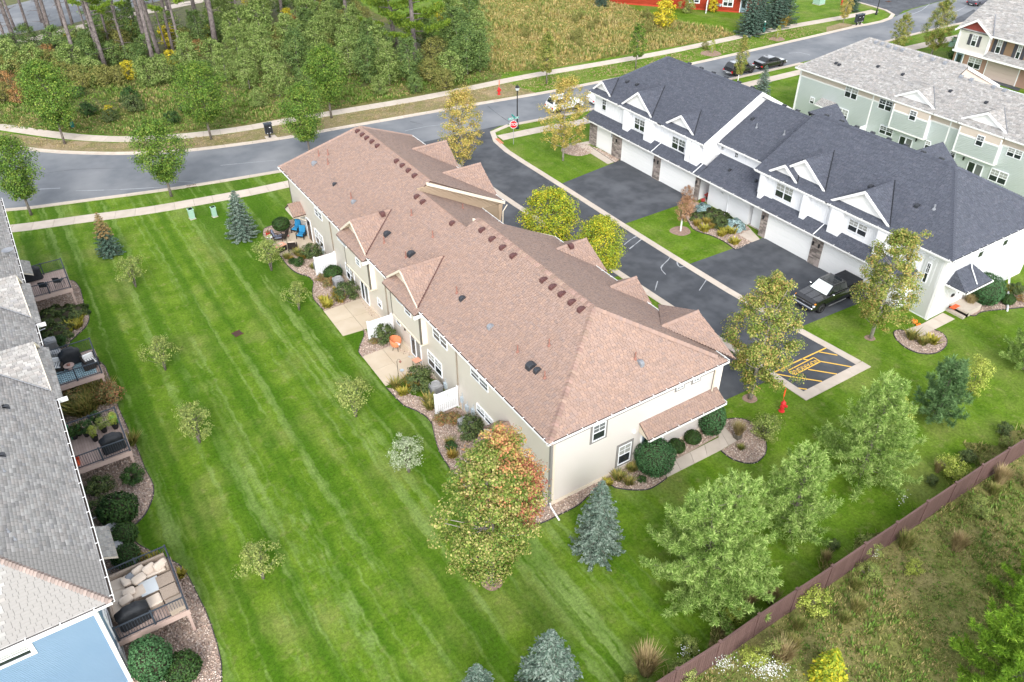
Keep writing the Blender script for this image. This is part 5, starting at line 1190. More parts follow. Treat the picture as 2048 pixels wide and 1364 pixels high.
MB().box(2 * xrd - LE + .02, LE - .02, yn + .02, yfar - .02, LZ - .24, LZ - .14).obj('soffit', M['trim'], Lh, True)
for yc in (45.3, 53.9):
    roof_dormer(Lh, lsh, lr, M['gray_shingle'], -1, LE, LZ, sL, yc, 2.5, 8.1, .1, M['trim'], M['cream_trim'], M['greyvent'], wall_in=.35)
    p = [(LE + .34, yc - 3.2, LZ - .34 * sL), (LE + .34, yc + 2.5, LZ - .34 * sL), (LE - .02, yc + 2.5, LZ + .01), (LE - .02, yc - 3.2, LZ + .01)]; lsh.plane(p); roof_slab(lr, p, .1)
    MB().box(LE - .2, LE + .55, yc - 3.36, yc - 3.2, LZ - .28, LZ - .08).obj('gutter_end', M['trim'], Lh, True)
    block(Lh, LW, LW + .5, yc - 2.6, yc + 2.2, 5.9, M['bluesiding'], 'bay', 3.0)
roofL = lr.obj('roof', M['gray_deck'], Lh, True); lsh.finish('shingles', M['gray_shingle'], roofL, False, singles=300)
M['cap_tan'] = mat('ridge_cap_tan', (.27, .21, .185), (.33, .27, .24), 3, .95, objr=.22)
ridge_caps(roofL, (LE, yn, LZ), A1, M['cap_tan'], .155, .17)
ridge_caps(roofL, A1, (xrd, yfar - 4, zrd), M['gray_shingle'], .25, single=False)
for a_, b_ in ((yn, 41.9), (48.0, 50.5), (56.5, yfar)): gutter(Lh, (LE, a_, LZ + .02), (LE, b_, LZ + .02), (1, 0, 0), step=1.1)
gutter(Lh, (-18.5, yn, LZ + .02), (LE, yn, LZ + .02), (0, -1, 0), step=1.3)
LN, LP = (sL, 0, 1), (LE, 30, LZ)
for p in Z82((22, 445)) + Z600((72, 1175)) + [(12, 815)]: box_vent(Lh, on_plane(p, LP, LN), M['blackvent'], (-1, 0, 0), .16, .22, .14)
for p in Z82((45, 600), (150, 1265), (85, 1190)): vent_pipe(Lh, on_plane(p, LP, LN), .22, .028, 'greyvent')
win_y(Lh, LY + .54, Z110((-40, 1060))[0], Z110((250, 830))[0], trim='trim', tw=.12, grid=True)
win_x(Lh, LW, 1, Z110((925, 560))[0], Z110((1000, 640))[0]) if False else None
window(Lh, (LW, 28.0, 2.2), (0, 1, 0), (1, 0, 0), 1.4, 1.6, trim='trim'); window(Lh, (LW, 27.6, .5), (0, 1, 0), (1, 0, 0), 1.2, 1.2, trim='trim')
for px in Z82((960, 1030), (1000, 1178), (975, 1222), (1040, 1290)) + Z600((495, 310), (520, 425)): e_ = at(*px, .55); downspout(Lh, [(LW, e_.y - .05, .5), tuple(e_)], 'vinyl', .035)
for yy, nm in ((33.0, 1), (64.8, 2)):
    r2 = MB(); s2 = Shingles(expo=.15, seed=int(yy)); p = [(LW + 1.15, yy - .9, 2.9), (LW + 1.15, yy + 1.4, 2.9), (LW, yy + 1.4, 3.5), (LW, yy - .9, 3.5)]; s2.plane(p); roof_slab(r2, p, .15); o = r2.obj('porch_roof', M['cream_trim'], Lh, True); s2.finish('shingles', M['gray_shingle'], o, False)
dsh = at(28, 502, 6.9)
dish = thing('satellite_dish', 'pale satellite dish on the grey roof edge at the far left', 'satellite dish', on_plane((22, 515), LP, LN))
MB().lathe([(.02, .02), (.22, .05), (.36, .13), (.40, .18), (.385, .185), (.2, .09), (.02, .05)], 18, (0, 0, .45)).obj('reflector', M['greyvent'], dish)
MB().tube([(0, 0, -.02), (0, 0, .45)], .03, 6).tube([(.1, -.25, .5), (.25, -.5, .75)], .018, 5).obj('mast', M['metal'], dish)

# ================================================================== PLANTS
def unit(a): return a / np.maximum(np.linalg.norm(a, axis=-1, keepdims=True), 1e-9)
def leaf_quads(Cn, N, L, W_, r_, T=None, cup=.18):
    n = len(Cn); N = unit(N)
    if T is None: T = r_.normal(size=(n, 3))
    T = unit(T - (T * N).sum(1, keepdims=True) * N); B = np.cross(N, T)
    L = np.broadcast_to(np.asarray(L), (n,))[:, None]; W_ = np.broadcast_to(np.asarray(W_), (n,))[:, None]
    V = np.stack([Cn - T * L / 2 - N * L * cup, Cn - B * W_ / 2, Cn + T * L / 2 - N * L * cup, Cn + B * W_ / 2], 1)
    return V.reshape(-1, 3)
def quads_F(n): return (np.arange(4)[None] + (np.arange(n) * 4)[:, None])
def prof_oval(t): return np.sin(np.pi * np.clip(.10 + .86 * t, 0, 1)) ** .75
def prof_vase(t): return np.where(t < .5, .22 + .78 * (t / .5) ** .8, np.sqrt(np.clip(1 - ((t - .5) / .52) ** 2, 0, 1)))
def prof_cone(t): return np.clip(1.0 - t, 0, 1) ** .75 * np.clip(t / .12, 0, 1) ** .6
def prof_round(t): return np.sqrt(np.clip(1 - (2 * t - 1) ** 2, 0, 1))
def crown_leaves(seed, R, zb, zt, prof, ncl, per, leaf=.17, cr=.30, inner=.30, lop=.12, up=.55, spikes=6):
    r_ = np.random.default_rng(seed)
    t = np.clip((np.arange(ncl) + r_.uniform(0, 1, ncl)) / ncl, .02, .985) ** .9
    th = np.arange(ncl) * 2.39996 + r_.uniform(-.5, .5, ncl)
    env = R * prof(t) * (1 + lop * np.sin(2 * th + seed) + r_.normal(0, .08, ncl))
    rad = env * np.sqrt(r_.uniform(inner ** 2, 1, ncl)) * .88
    cl = np.stack([rad * np.cos(th), rad * np.sin(th), zb + (zt - zb) * t], 1)
    csz = R * cr * r_.uniform(.65, 1.15, ncl) * (.55 + .45 * prof(t))
    if spikes:
        a = r_.uniform(0, 6.28, spikes); q = R * r_.uniform(.0, .55, spikes)
        cl = np.concatenate([cl, np.stack([q * np.cos(a), q * np.sin(a), zt - (zt - zb) * r_.uniform(-.05, .10, spikes)], 1)]); csz = np.concatenate([csz, np.full(spikes, R * .13)])
    per = int(per * 1.45); leaf = leaf * .80
    k = len(cl); idx = r_.integers(0, k, k * per); d_ = unit(r_.normal(size=(len(idx), 3))) * (r_.uniform(0, 1, (len(idx), 1)) ** .45)
    d_[:, 2] *= .72
    P = cl[idx] + d_ * csz[idx][:, None] * 1.25
    out = P - np.array([0, 0, zb + (zt - zb) * .35]); N = unit(out) * .6 + unit(d_) * .5 + np.array([0, 0, up]) + r_.normal(0, .45, P.shape)
    s = leaf * r_.uniform(.65, 1.3, len(P))
    return leaf_quads(P, N, s, s * .72, r_), cl
def trunk_mesh(name, h, r0, m, cl=None, nb=26, zb=1.5, seed=0, multi=1, lean=.03, rb=.30):
    r_ = random.Random(seed); mb = MB()
    for k in range(multi):
        a = k * 2.4 + r_.uniform(0, 1); sp = 0 if multi == 1 else .45
        pts = [(0, 0, -.15)] + [(math.cos(a) * sp * f * h * .35 + r_.uniform(-lean, lean) * h * f, math.sin(a) * sp * f * h * .35 + r_.uniform(-lean, lean) * h * f, h * f) for f in (.25, .5, .75, 1.0)]
        mb.tube(pts, [r0 * 1.25, r0, r0 * .7, r0 * .42, r0 * .15], 7)
    if cl is not None:
        sel = list(range(len(cl))); r_.shuffle(sel)
        for i in sel[:nb]:
            c = Vector(cl[i]); z0 = max(zb * .75, min(c.z - .45 * math.hypot(c.x, c.y) - .2, h * .85))
            st = Vector((0, 0, z0)); md = st.lerp(c, .5) + Vector((0, 0, -.08 * (c - st).length))
            mb.tube([st, md, c], [r0 * rb * 1.1, r0 * rb * .75, r0 * .10], 5, cap=False)
    return mb.mesh(name, m, smooth=True)
class Kind:
    """one tree or shrub kind: shared crown and trunk meshes, used again and again as separate objects"""
    def __init__(s, name, crown, trunk, cname='crown', tname='trunk'): s.name, s.crown, s.trunk, s.cname, s.tname = name, crown, trunk, cname, tname
    def put(s, loc, label, cat, rz=0.0, sc=1.0, group=None):
        t = thing(s.name, label, cat, loc, rz, group); t.scale = sc if hasattr(sc, '__len__') else (sc,) * 3
        if s.trunk is not None: link(s.tname, s.trunk, t)
        link(s.cname, s.crown, t)
        return t
def leaf_mat(name, cols, val=.25, trans=.2, noise=(.8, .22), k=1.45): return island_mat(name, [tuple(min(.8, x * k) for x in c) for c in cols], .6, val, .25, trans, noise)
LM = {
 'linden': leaf_mat('linden_leaf', [(.035, .075, .010), (.06, .12, .014), (.10, .17, .022), (.17, .21, .035)]),
 'maple': leaf_mat('maple_leaf', [(.065, .11, .014), (.11, .155, .024), (.18, .20, .04), (.26, .25, .07), (.31, .21, .07)]),
 'autumn': leaf_mat('autumn_leaf', [(.13, .15, .025), (.25, .22, .045), (.36, .28, .07), (.40, .27, .10)]),
 'green_yel': leaf_mat('pear_leaf', [(.09, .15, .012), (.17, .225, .018), (.28, .30, .022), (.42, .34, .02)]),
 'red': leaf_mat('red_leaf', [(.20, .18, .04), (.28, .17, .07), (.28, .09, .055), (.24, .055, .045)]), 'orange': leaf_mat('orange_leaf', [(.17, .18, .035), (.30, .22, .07), (.36, .18, .08), (.33, .12, .06)]),
 'frontm': leaf_mat('turning_maple_leaf', [(.05, .10, .012), (.085, .135, .018), (.14, .175, .03), (.22, .225, .06), (.33, .27, .11)]),
 'crab': leaf_mat('crab_leaf', [(.10, .14, .035), (.17, .21, .05), (.25, .27, .08)]),
 'white': leaf_mat('silvery_leaf', [(.14, .18, .09), (.23, .27, .16), (.32, .35, .24)]),
 'spruce': leaf_mat('blue_spruce_needle', [(.04, .068, .048), (.07, .105, .078), (.115, .15, .118), (.155, .19, .158)], .22, .05),
 'spruce_dk': leaf_mat('spruce_needle', [(.025, .05, .035), (.045, .08, .055), (.08, .12, .09)], .22, .05),
 'rust': leaf_mat('rusty_spruce_needle', [(.16, .10, .035), (.20, .14, .06), (.11, .10, .045)], .22, .05),
 'pine': leaf_mat('white_pine_needle', [(.062, .112, .020), (.11, .175, .034), (.18, .25, .07), (.27, .33, .115)], .22, .28, k=1.95),
 'pine_br': leaf_mat('bright_pine_needle', [(.06, .12, .010), (.11, .20, .018), (.19, .28, .03)], .22, .3, k=1.7),
 'pine_dk': leaf_mat('dark_pine_needle', [(.04, .085, .028), (.075, .135, .05), (.12, .185, .075)], .22, .2, k=1.7),
 'tallpine': leaf_mat('tall_pine_needle', [(.045, .085, .010), (.09, .15, .014), (.17, .22, .022)], .22, .15),
 'yew': leaf_mat('yew_needle', [(.012, .034, .008), (.024, .055, .011), (.04, .08, .016)], .25, .05),
 'arbor': leaf_mat('arborvitae_leaf', [(.02, .06, .02), (.035, .09, .03), (.055, .12, .045)], .25, .05),
 'juniper': leaf_mat('juniper_needle', [(.025, .045, .016), (.05, .075, .022), (.085, .105, .03)], .25, .05),
 'bluejun': leaf_mat('dwarf_blue_spruce_needle', [(.12, .19, .19), (.20, .28, .28), (.28, .36, .36)], .2, .05),
 'hosta': leaf_mat('yellow_hosta_leaf', [(.26, .27, .035), (.38, .34, .05), (.44, .36, .07)], .2, .2, k=1.0),
 'gold': leaf_mat('golden_leaf', [(.22, .20, .04), (.36, .28, .06), (.42, .26, .06)], .2, .2, k=1.1),
 'lily': leaf_mat('daylily_leaf', [(.10, .13, .03), (.19, .19, .05), (.30, .22, .07)], .25, .2),
 'flower': leaf_mat('reddish_flower', [(.10, .12, .04), (.17, .14, .05), (.30, .12, .06)], .25, .2),
 'thick': leaf_mat('thicket_leaf', [(.06, .105, .02), (.11, .165, .036), (.175, .23, .06), (.24, .28, .10)], k=1.45),
 'thick2': leaf_mat('dark_thicket_leaf', [(.035, .065, .018), (.06, .095, .026), (.10, .135, .035)], k=2.1),
 'thick3': leaf_mat('olive_thicket_leaf', [(.09, .10, .028), (.155, .16, .04), (.22, .20, .06)]),
 'thick4': leaf_mat('yellow_thicket_leaf', [(.22, .22, .02), (.40, .34, .02), (.50, .38, .03)]),
 'thick5': leaf_mat('rusty_thicket_leaf', [(.13, .09, .04), (.23, .13, .05), (.30, .15, .05)]),
 'brown': leaf_mat('brown_twig_leaf', [(.18, .10, .05), (.28, .15, .08), (.33, .20, .12)]),
 'lime': leaf_mat('lime_leaf', [(.15, .20, .025), (.25, .29, .05), (.33, .35, .08)]),
 'grass_gold': leaf_mat('golden_grass', [(.15, .15, .035), (.27, .215, .06), (.36, .27, .10), (.42, .31, .15)], .25, .25, (.06, .3)),
 'grass_ol': leaf_mat('olive_grass', [(.08, .125, .022), (.14, .16, .04), (.22, .20, .07), (.31, .24, .11)], .25, .3, (.14, .35), k=1.6),
 'grass_gr': leaf_mat('green_grass', [(.055, .11, .015), (.09, .155, .022), (.13, .19, .035)], .25, .2, (.2, .3)),
 'grass_tan': leaf_mat('tan_grass', [(.22, .17, .08), (.33, .25, .14), (.16, .16, .05)], .25, .2, (.2, .35)),
 'aster': leaf_mat('white_aster', [(.55, .56, .52), (.70, .70, .66), (.16, .2, .08)], .2, .1),
}
def mk(name, V, m): return np_mesh(name, V, quads_F(len(V) // 4), LM[m])
def deci_kind(name, seed, R, zb, h, prof, ncl, per, leafm, leaf=.17, r0=.11, barkm='bark', nb=26, multi=1, **kw):
    V, cl = crown_leaves(seed, R, zb, h, prof, ncl, per, leaf, **kw)
    return Kind(name, mk('crown', V, leafm), trunk_mesh('trunk', h * .82, r0, M[barkm], cl, nb, zb, seed, multi))
def spruce_kind(name, seed, R, h, leafm, zb=.25, layers=24, nb0=13, spray=.20, top=None, r0=.09):
    r_ = np.random.default_rng(seed); Cs, Ns, Ts, Ls = [], [], [], []
    br = MB()
    for k in range(layers):
        f = k / (layers - 1); z = zb + (h - zb) * f ** .93; ln = R * ((1 - f) ** .64) * .97 + .05; nb = max(4, int(nb0 * (1 - f * .65)))
        for j in range(nb):
            a = 2 * math.pi * (j + .5 * (k % 2)) / nb + r_.uniform(-.25, .25); L = ln * r_.uniform(.78, 1.12); dv = np.array([math.cos(a), math.sin(a), 0])
            n = max(2, int(L / .085)); s = (np.arange(n) + .6) / n
            s = s[s > .12]; n = len(s)
            zz = z - .30 * L * s + .26 * L * s ** 2.2; P = dv[None] * (L * s)[:, None]; P[:, 2] = zz
            for m_ in range(6):
                lat = r_.uniform(-1, 1, n)[:, None] * np.array([-dv[1], dv[0], 0])[None]
                Cs.append(P + lat * (.16 * (.5 + .8 * (1 - s)))[:, None] + r_.normal(0, .02, (n, 3)))
                Ts.append(dv[None] * .8 + lat * .9 + np.array([0, 0, .12])[None] + r_.normal(0, .15, (n, 3)))
                Ns.append(np.array([0, 0, 1])[None] + dv[None] * .45 + r_.normal(0, .4, (n, 3))); Ls.append(spray * r_.uniform(.6, 1.05, n))
            if j % 2 == 0: br.tube([(0, 0, z), tuple(P[-1] * .8)], [.02, .006], 4, cap=False)
    Cs, Ns, Ts, Ls = map(np.concatenate, (Cs, Ns, Ts, Ls))
    V = leaf_quads(Cs, Ns, Ls, Ls * .42, r_, Ts, .05)
    br.tube([(0, 0, -.1), (0, 0, h * .6), (0, 0, h * .98)], [r0, r0 * .6, .01], 7)
    K = Kind(name, mk('crown', V, leafm), br.mesh('trunk', M['bark']))
    return K
def pine_tufts(P, D, n_, L, W_, r_):
    """needle tufts: n_ blades (thin quads) fanned round direction D"""
    k = len(P); Pn = np.repeat(P, n_, 0); Dn = np.repeat(unit(D), n_, 0); d_ = unit(Dn * .75 + r_.normal(0, .55, Pn.shape))
    Lr = L * r_.uniform(.7, 1.2, len(Pn)); Cn = Pn + d_ * (Lr / 2)[:, None]
    return leaf_quads(Cn, np.cross(d_, r_.normal(size=d_.shape)), Lr, W_, r_, d_, 0.0)
def pine_kind(name, seed, R, h, leafm, zb=.5, spacing=.42, nb=7, tuft=.30, blades=13, lead=((0, 0),), r0=.12, side=4, wd=.036, pw=.72):
    r_ = np.random.default_rng(seed); P, D = [], []; br = MB()
    for (lx, ly) in lead:
        lay = int((h - zb) / spacing)
        for k in range(lay):
            f = k / lay; z = zb + (h - zb) * f; ln = R * (1 - f) ** pw * r_.uniform(.85, 1.1) + .12; ax = np.array([lx * f, ly * f, 0])
            for j in range(nb):
                a = 2 * math.pi * j / nb + k * 1.1 + r_.uniform(-.3, .3); L = ln * r_.uniform(.65, 1.15); dv = np.array([math.cos(a), math.sin(a), 0])
                rise = (.15 + .5 * f) * L; tip = ax + np.array([dv[0] * L, dv[1] * L, z + rise])
                if j % 2 == 0: br.tube([tuple(ax + np.array([0, 0, z])), tuple(ax + np.array([dv[0] * L * .6, dv[1] * L * .6, z + rise * .35])), tuple(tip)], [.03, .02, .006], 4, cap=False)
                for q_ in range(4): P.append(tip + np.array([dv[0] * .05 * q_, dv[1] * .05 * q_, .10 * q_])); D.append(dv * .4 + np.array([0, 0, 1.]))
                for s in np.linspace(.35, 1.0, max(2, int(L / .26))):
                    b = ax + np.array([dv[0] * L * s, dv[1] * L * s, z + rise * s ** 1.6])
                    lat = np.array([-dv[1], dv[0], .1])
                    for q_ in range(side):
                        u_ = r_.uniform(-1, 1) * .32 * (1.15 - s) * (L ** .5) if q_ else 0
                        P.append(b + lat * u_ + r_.normal(0, .04, 3)); D.append(dv * .7 + np.array([0, 0, .75]) + lat * u_ * 1.2)
        P += [np.array([lx, ly, h - .1 * q_]) for q_ in range(5)]; D += [np.array([0, 0, 1.])] * 5
        br.tube([(0, 0, -.1), (lx * .5, ly * .5, h * .5), (lx, ly, h)], [r0, r0 * .55, .012], 7)
    V = pine_tufts(np.array(P), np.array(D), blades, tuft, wd, r_)
    return Kind(name, mk('crown', V, leafm), br.mesh('trunk', M['bark']))
def ball_kind(name, seed, rx, rz, leafm, n=2600, leaf=.09, base=.0, lump=.06, half=False):
    r_ = np.random.default_rng(seed); d_ = unit(r_.normal(size=(n, 3)))
    if half: d_[:, 2] = np.abs(d_[:, 2])
    bump_ = 1 + lump * np.sin(5 * d_[:, 0] + seed) * np.cos(6 * d_[:, 1]) + r_.normal(0, .035, n) - (r_.uniform(0, 1, n) < .3) * r_.uniform(0, .25, n)
    P = d_ * bump_[:, None] * np.array([rx, rx, rz]); P[:, 2] += base + (0 if half else rz)
    N = d_ + r_.normal(0, .45, P.shape) + np.array([0, 0, .2]); s = leaf * r_.uniform(.7, 1.3, n)
    V = leaf_quads(P, N, s, s * .6, r_)
    core = MB().lathe([(rx * .2, .02), (rx * .72, rz * .45), (rx * .80, rz * (1.0 if not half else .5)), (rx * .6, rz * (1.55 if not half else .78)), (rx * .1, rz * (1.82 if not half else .92))], 12, (0, 0, base))
    return Kind(name, mk('foliage', V, leafm), core.mesh('stems', M['mulch_dark'], smooth=True), 'foliage', 'stems')
M['mulch_dark'] = mat('inner_twigs', (.035, .032, .02), (.06, .05, .03), 8, .95)
def bush_kind(name, seed, R, h, leafm, ncl=26, per=60, leaf=.12, **kw):
    kw.setdefault('up', .5)
    V, cl = crown_leaves(seed, R, .08, h, prof_round, ncl, per, leaf, spikes=0, **kw)
    mb = MB()
    for c in cl[::2]: mb.tube([(0, 0, -.05), (c[0] * .5, c[1] * .5, c[2] * .55), tuple(c)], [.02, .014, .005], 4, cap=False)
    return Kind(name, mk('foliage', V, leafm), mb.mesh('stems', M['bark']), 'foliage', 'stems')
def blades(P, h, r_, wd=.02, lean=.45, n_=7, spread=.12):
    k = len(P); Pn = np.repeat(P, n_, 0); m = len(Pn); a = r_.uniform(0, 6.28, m); o = np.stack([np.cos(a), np.sin(a), np.zeros(m)], 1)
    base = Pn + o * r_.uniform(0, spread, (m, 1)); hh = np.repeat(np.broadcast_to(h, (k,)), n_) * r_.uniform(.6, 1.15, m)
    tip = base + o * (hh * lean * r_.uniform(.2, 1.2, m))[:, None]; tip[:, 2] += hh
    s = np.stack([-o[:, 1], o[:, 0], np.zeros(m)], 1) * wd / 2; mid = (base + tip) / 2 + np.array([0, 0, 1.]) * (hh * .10)[:, None]
    V = np.stack([base - s, base + s, mid + s * 1.2, tip, mid - s * 1.2], 1).reshape(-1, 3)
    return V, (np.array([(0, 1, 2, 4), (4, 2, 3, 3)]))
def grass_mesh(name, P, h, m, seed=0, **kw):
    r_ = np.random.default_rng(seed); V, _ = blades(np.asarray(P), h, r_, **kw); n = len(V) // 5
    F = np.concatenate([np.array([(0, 1, 2), (0, 2, 4), (4, 2, 3)])[None] + (np.arange(n) * 5)[:, None, None]]).reshape(-1, 3)
    return np_mesh(name, V, F, LM[m])
def clump_kind(name, seed, r, h, leafm, n=26, **kw):
    r_ = np.random.default_rng(seed); a = r_.uniform(0, 6.28, n); q = r * .4 * np.sqrt(r_.uniform(0, 1, n))
    kw.setdefault('wd', .035); kw.setdefault('lean', .75); kw.setdefault('n_', 8)
    P = np.stack([q * np.cos(a), q * np.sin(a), np.zeros(n)], 1)
    return Kind(name, grass_mesh('blades', P, h, leafm, seed, **kw), None, 'blades')

K = {}
K['linA'] = deci_kind('linden_tree', 1, 2.6, 1.9, 7.4, prof_vase, 95, 95, 'linden', .19)
K['linB'] = deci_kind('linden_tree', 2, 3.0, 2.2, 8.3, prof_vase, 100, 100, 'linden', .20)
K['linC'] = deci_kind('linden_tree', 5, 2.7, 1.8, 7.2, prof_vase, 95, 95, 'linden', .19, lop=.18)
K['col'] = deci_kind('columnar_tree', 3, 1.45, 1.6, 6.3, prof_oval, 60, 80, 'maple', .17, r0=.08)
K['colg'] = deci_kind('columnar_tree', 4, 1.25, 1.7, 6.0, prof_oval, 46, 70, 'linden', .17, r0=.08)
K['autumn'] = deci_kind('maple_tree', 6, 2.7, 1.6, 8.6, prof_oval, 120, 62, 'autumn', .17, r0=.10, barkm='palebark', lop=.24, cr=.19, nb=34)
K['mapleA'] = deci_kind('maple_tree', 7, 2.7, 1.4, 9.3, prof_oval, 170, 84, 'maple', .16, r0=.13, barkm='palebark', lop=.24, cr=.18, nb=40)
K['mapleB'] = deci_kind('maple_tree', 8, 2.5, 1.5, 8.6, prof_oval, 150, 76, 'maple', .16, r0=.11, barkm='palebark', lop=.24, cr=.18, nb=40)
K['front'] = deci_kind('maple_tree', 9, 2.55, 1.2, 9.8, prof_oval, 230, 92, 'frontm', .15, r0=.13, barkm='palebark', lop=.2, cr=.175, inner=.35, nb=60)
K['pear'] = deci_kind('pear_tree', 10, 2.3, 1.2, 6.0, prof_round, 90, 105, 'green_yel', .17, r0=.10, lop=.06, inner=.55)
K['crabA'] = deci_kind('crabapple_tree', 11, 1.35, .9, 2.6, prof_round, 34, 42, 'crab', .13, r0=.045, multi=4, nb=30, cr=.28)
K['crabB'] = deci_kind('crabapple_tree', 12, 1.25, .8, 2.5, prof_round, 30, 42, 'crab', .13, r0=.045, multi=3, nb=26, cr=.28, lop=.25)
K['crabW'] = deci_kind('crabapple_tree', 13, 1.25, .7, 2.6, prof_round, 34, 42, 'white', .13, r0=.05, multi=3, nb=26, cr=.28)
K['spruce'] = spruce_kind('spruce_tree', 14, 1.5, 4.6, 'spruce', layers=24)
K['spruceT'] = spruce_kind('spruce_tree', 15, 1.45, 5.4, 'spruce', layers=28, spray=.18)
K['spruceD'] = spruce_kind('spruce_tree', 16, 1.7, 5.2, 'spruce_dk', layers=24)
K['spruceR'] = spruce_kind('spruce_tree', 17, 1.35, 3.0, 'spruce_dk', layers=14); K['rust'] = spruce_kind('spruce_tree', 18, .85, 2.2, 'rust', layers=12, nb0=8, zb=0.0)
K['pineA'] = pine_kind('white_pine', 19, 3.5, 8.3, 'pine', lead=((-.9, .5), (.9, -.5)), nb=7, spacing=.5, zb=.6)
K['pineB'] = pine_kind('white_pine', 20, 2.3, 6.6, 'pine', nb=7, spacing=.42)
K['pineC'] = pine_kind('white_pine', 21, 2.8, 7.6, 'pine', nb=8, spacing=.45)
K['pineD'] = pine_kind('pine_tree', 22, 1.45, 4.6, 'pine_dk', nb=7, spacing=.36)
K['pineBr'] = pine_kind('pine_tree', 23, 2.9, 8.0, 'pine_br', nb=9, spacing=.42, tuft=.26, side=5)
K['sapling'] = bush_kind('young_tree', 24, 1.15, 2.9, 'lime', 34, 60, .13)
K['yewball'] = ball_kind('clipped_shrub', 25, 1.15, 1.05, 'arbor', 7000, .09)
K['yewlow'] = ball_kind('clipped_shrub', 26, .62, .48, 'yew', 2400, .09)
K['bushdk'] = bush_kind('shrub', 27, .8, 1.0, 'juniper', 26, 60, .11)
K['bushgr'] = bush_kind('shrub', 28, .75, 1.0, 'yew', 26, 60, .11)
K['bushlt'] = bush_kind('shrub', 29, .9, 1.5, 'crab', 30, 60, .10)
K['brownb'] = bush_kind('shrub', 30, .8, 1.4, 'brown', 26, 55, .08)
K['bluej'] = ball_kind('dwarf_spruce', 31, .85, .7, 'bluejun', 1600, .17, lump=.15, half=True)
K['juniper'] = ball_kind('juniper', 32, 1.0, .55, 'juniper', 2000, .18, lump=.25, half=True)
K['hosta'] = clump_kind('hosta', 33, .4, .38, 'hosta', 16, wd=.09, lean=1.0, n_=6)
K['gold'] = clump_kind('golden_perennial', 34, .4, .5, 'gold', 26, lean=.8)
K['lily'] = clump_kind('daylily_clump', 35, .4, .55, 'lily', 28, lean=.9)
K['flower'] = bush_kind('flowering_shrub', 36, .6, .7, 'flower', 18, 50, .09)
K['ornam'] = clump_kind('ornamental_grass', 37, .5, 1.5, 'grass_tan', 70, lean=.45, wd=.03, n_=9)
K['meadowc'] = clump_kind('tall_grass_clump', 38, .9, 1.4, 'grass_ol', 70, lean=.5, wd=.03, n_=9)
K['goldenrod'] = bush_kind('goldenrod', 39, .9, 1.1, 'lime', 26, 60, .09)
K['thickA'] = bush_kind('thicket_bush', 40, 1.9, 3.6, 'thick', 42, 62, .20); K['thickB'] = bush_kind('thicket_bush', 41, 1.7, 3.0, 'thick2', 38, 56, .20)
K['thickC'] = bush_kind('thicket_bush', 42, 1.7, 2.8, 'thick3', 38, 52, .19); K['thickD'] = bush_kind('thicket_bush', 43, 1.2, 2.4, 'thick4', 30, 52, .18)
K['thickE'] = bush_kind('thicket_bush', 44, 1.5, 2.2, 'thick5', 30, 46, .18)
K['aspen'] = deci_kind('aspen_sapling', 45, 1.9, .6, 5.6, prof_oval, 70, 62, 'thick', .20, r0=.06, barkm='palebark', nb=16, lop=.15)
K['aspenD'] = deci_kind('aspen_sapling', 46, 1.9, .5, 5.4, prof_oval, 70, 62, 'thick2', .20, r0=.06, barkm='palebark', nb=16, lop=.15)
K['arborY'] = spruce_kind('arborvitae', 47, .95, 2.4, 'green_yel', layers=16, nb0=14, zb=.05, spray=.22)
K['arborC'] = ball_kind('clipped_shrub', 48, .75, 1.05, 'arbor', 4200, .09)
def place(kind, px, label, cat, sc=1.0, rz=None, group=None, z=0.0):
    p = at(*px, z); return K[kind].put(p, label, cat, rnd.uniform(0, 6.28) if rz is None else rz, sc, group)

# ---- trees, one by one
g_st = 'young street trees along the curving road'
place('linA', (63, 430), 'leafy green street tree at the left edge on the near verge of the curving road', 'tree', 1.0, group=g_st)
place('linC', (343, 393), 'leafy green street tree on the near verge above the two green utility boxes', 'tree', 1.02, group=g_st)
place('linB', (620, 314), 'leafy green street tree rising behind the far end of the brown roof', 'tree', .92, group=g_st)
place('linB', (130, 288), 'leafy green street tree on the tan verge beside the pet waste station', 'tree', 1.06, group=g_st)
place('linB', (423, 279), 'dense dark street tree on the tan verge left of the black mailbox', 'tree', 1.0, group=g_st)
place('linA', (663, 236), 'green street tree on the tan verge behind the brown roof, before the thicket', 'tree', 1.1, group=g_st)
place('col', (1093, 168), 'columnar olive tree on the verge before the golden marsh, above the lamp post', 'tree', 1.0, group=g_st)
place('colg', (1271, 138), 'small columnar green tree on the verge behind the far tip of the charcoal roof', 'tree', .95, group=g_st)
place('autumn', (925, 346), 'yellowing tree behind the brown street gables at the road junction', 'tree', 1.0)
place('autumn', (1126, 321), 'tree with reddish tips on the corner lawn before the white row', 'tree', (.95, .95, 1.02), rz=2.0)
place('mapleA', (1500, 797), 'green and gold maple at the near end of the drive by the NO PARKING bay', 'tree', 1.0)
place('mapleB', (1741, 677), 'green and gold maple on the lawn before the black pickup and the white corner', 'tree', 1.02)
fm = place('front', (985, 1167), 'big maple with red and green leaves before the near corner of the cream row', 'tree', 1.0)
Vr, _ = crown_leaves(51, 1.5, 3.6, 8.2, prof_oval, 100, 42, .15, cr=.28, spikes=5); Vr = Vr + np.array([1.65, -.1, 0]); Vo, _ = crown_leaves(52, 1.9, 5.6, 10.2, prof_oval, 90, 48, .15, cr=.24); Vo = Vo + np.array([.75, .1, 0])
link('orange_branches', mk('orange_branches', Vo, 'orange'), fm).rotation_euler = (0, 0, -fm.rotation_euler.z)
link('red_branches', mk('red_branches', Vr, 'red'), fm).rotation_euler = (0, 0, -fm.rotation_euler.z)
p = at(1102, 452, 3.2); K['pear'].put((p.x, p.y, 0), 'bright yellow-green round tree between the brown roof and the drive, further one', 'tree', .4, 1.05)
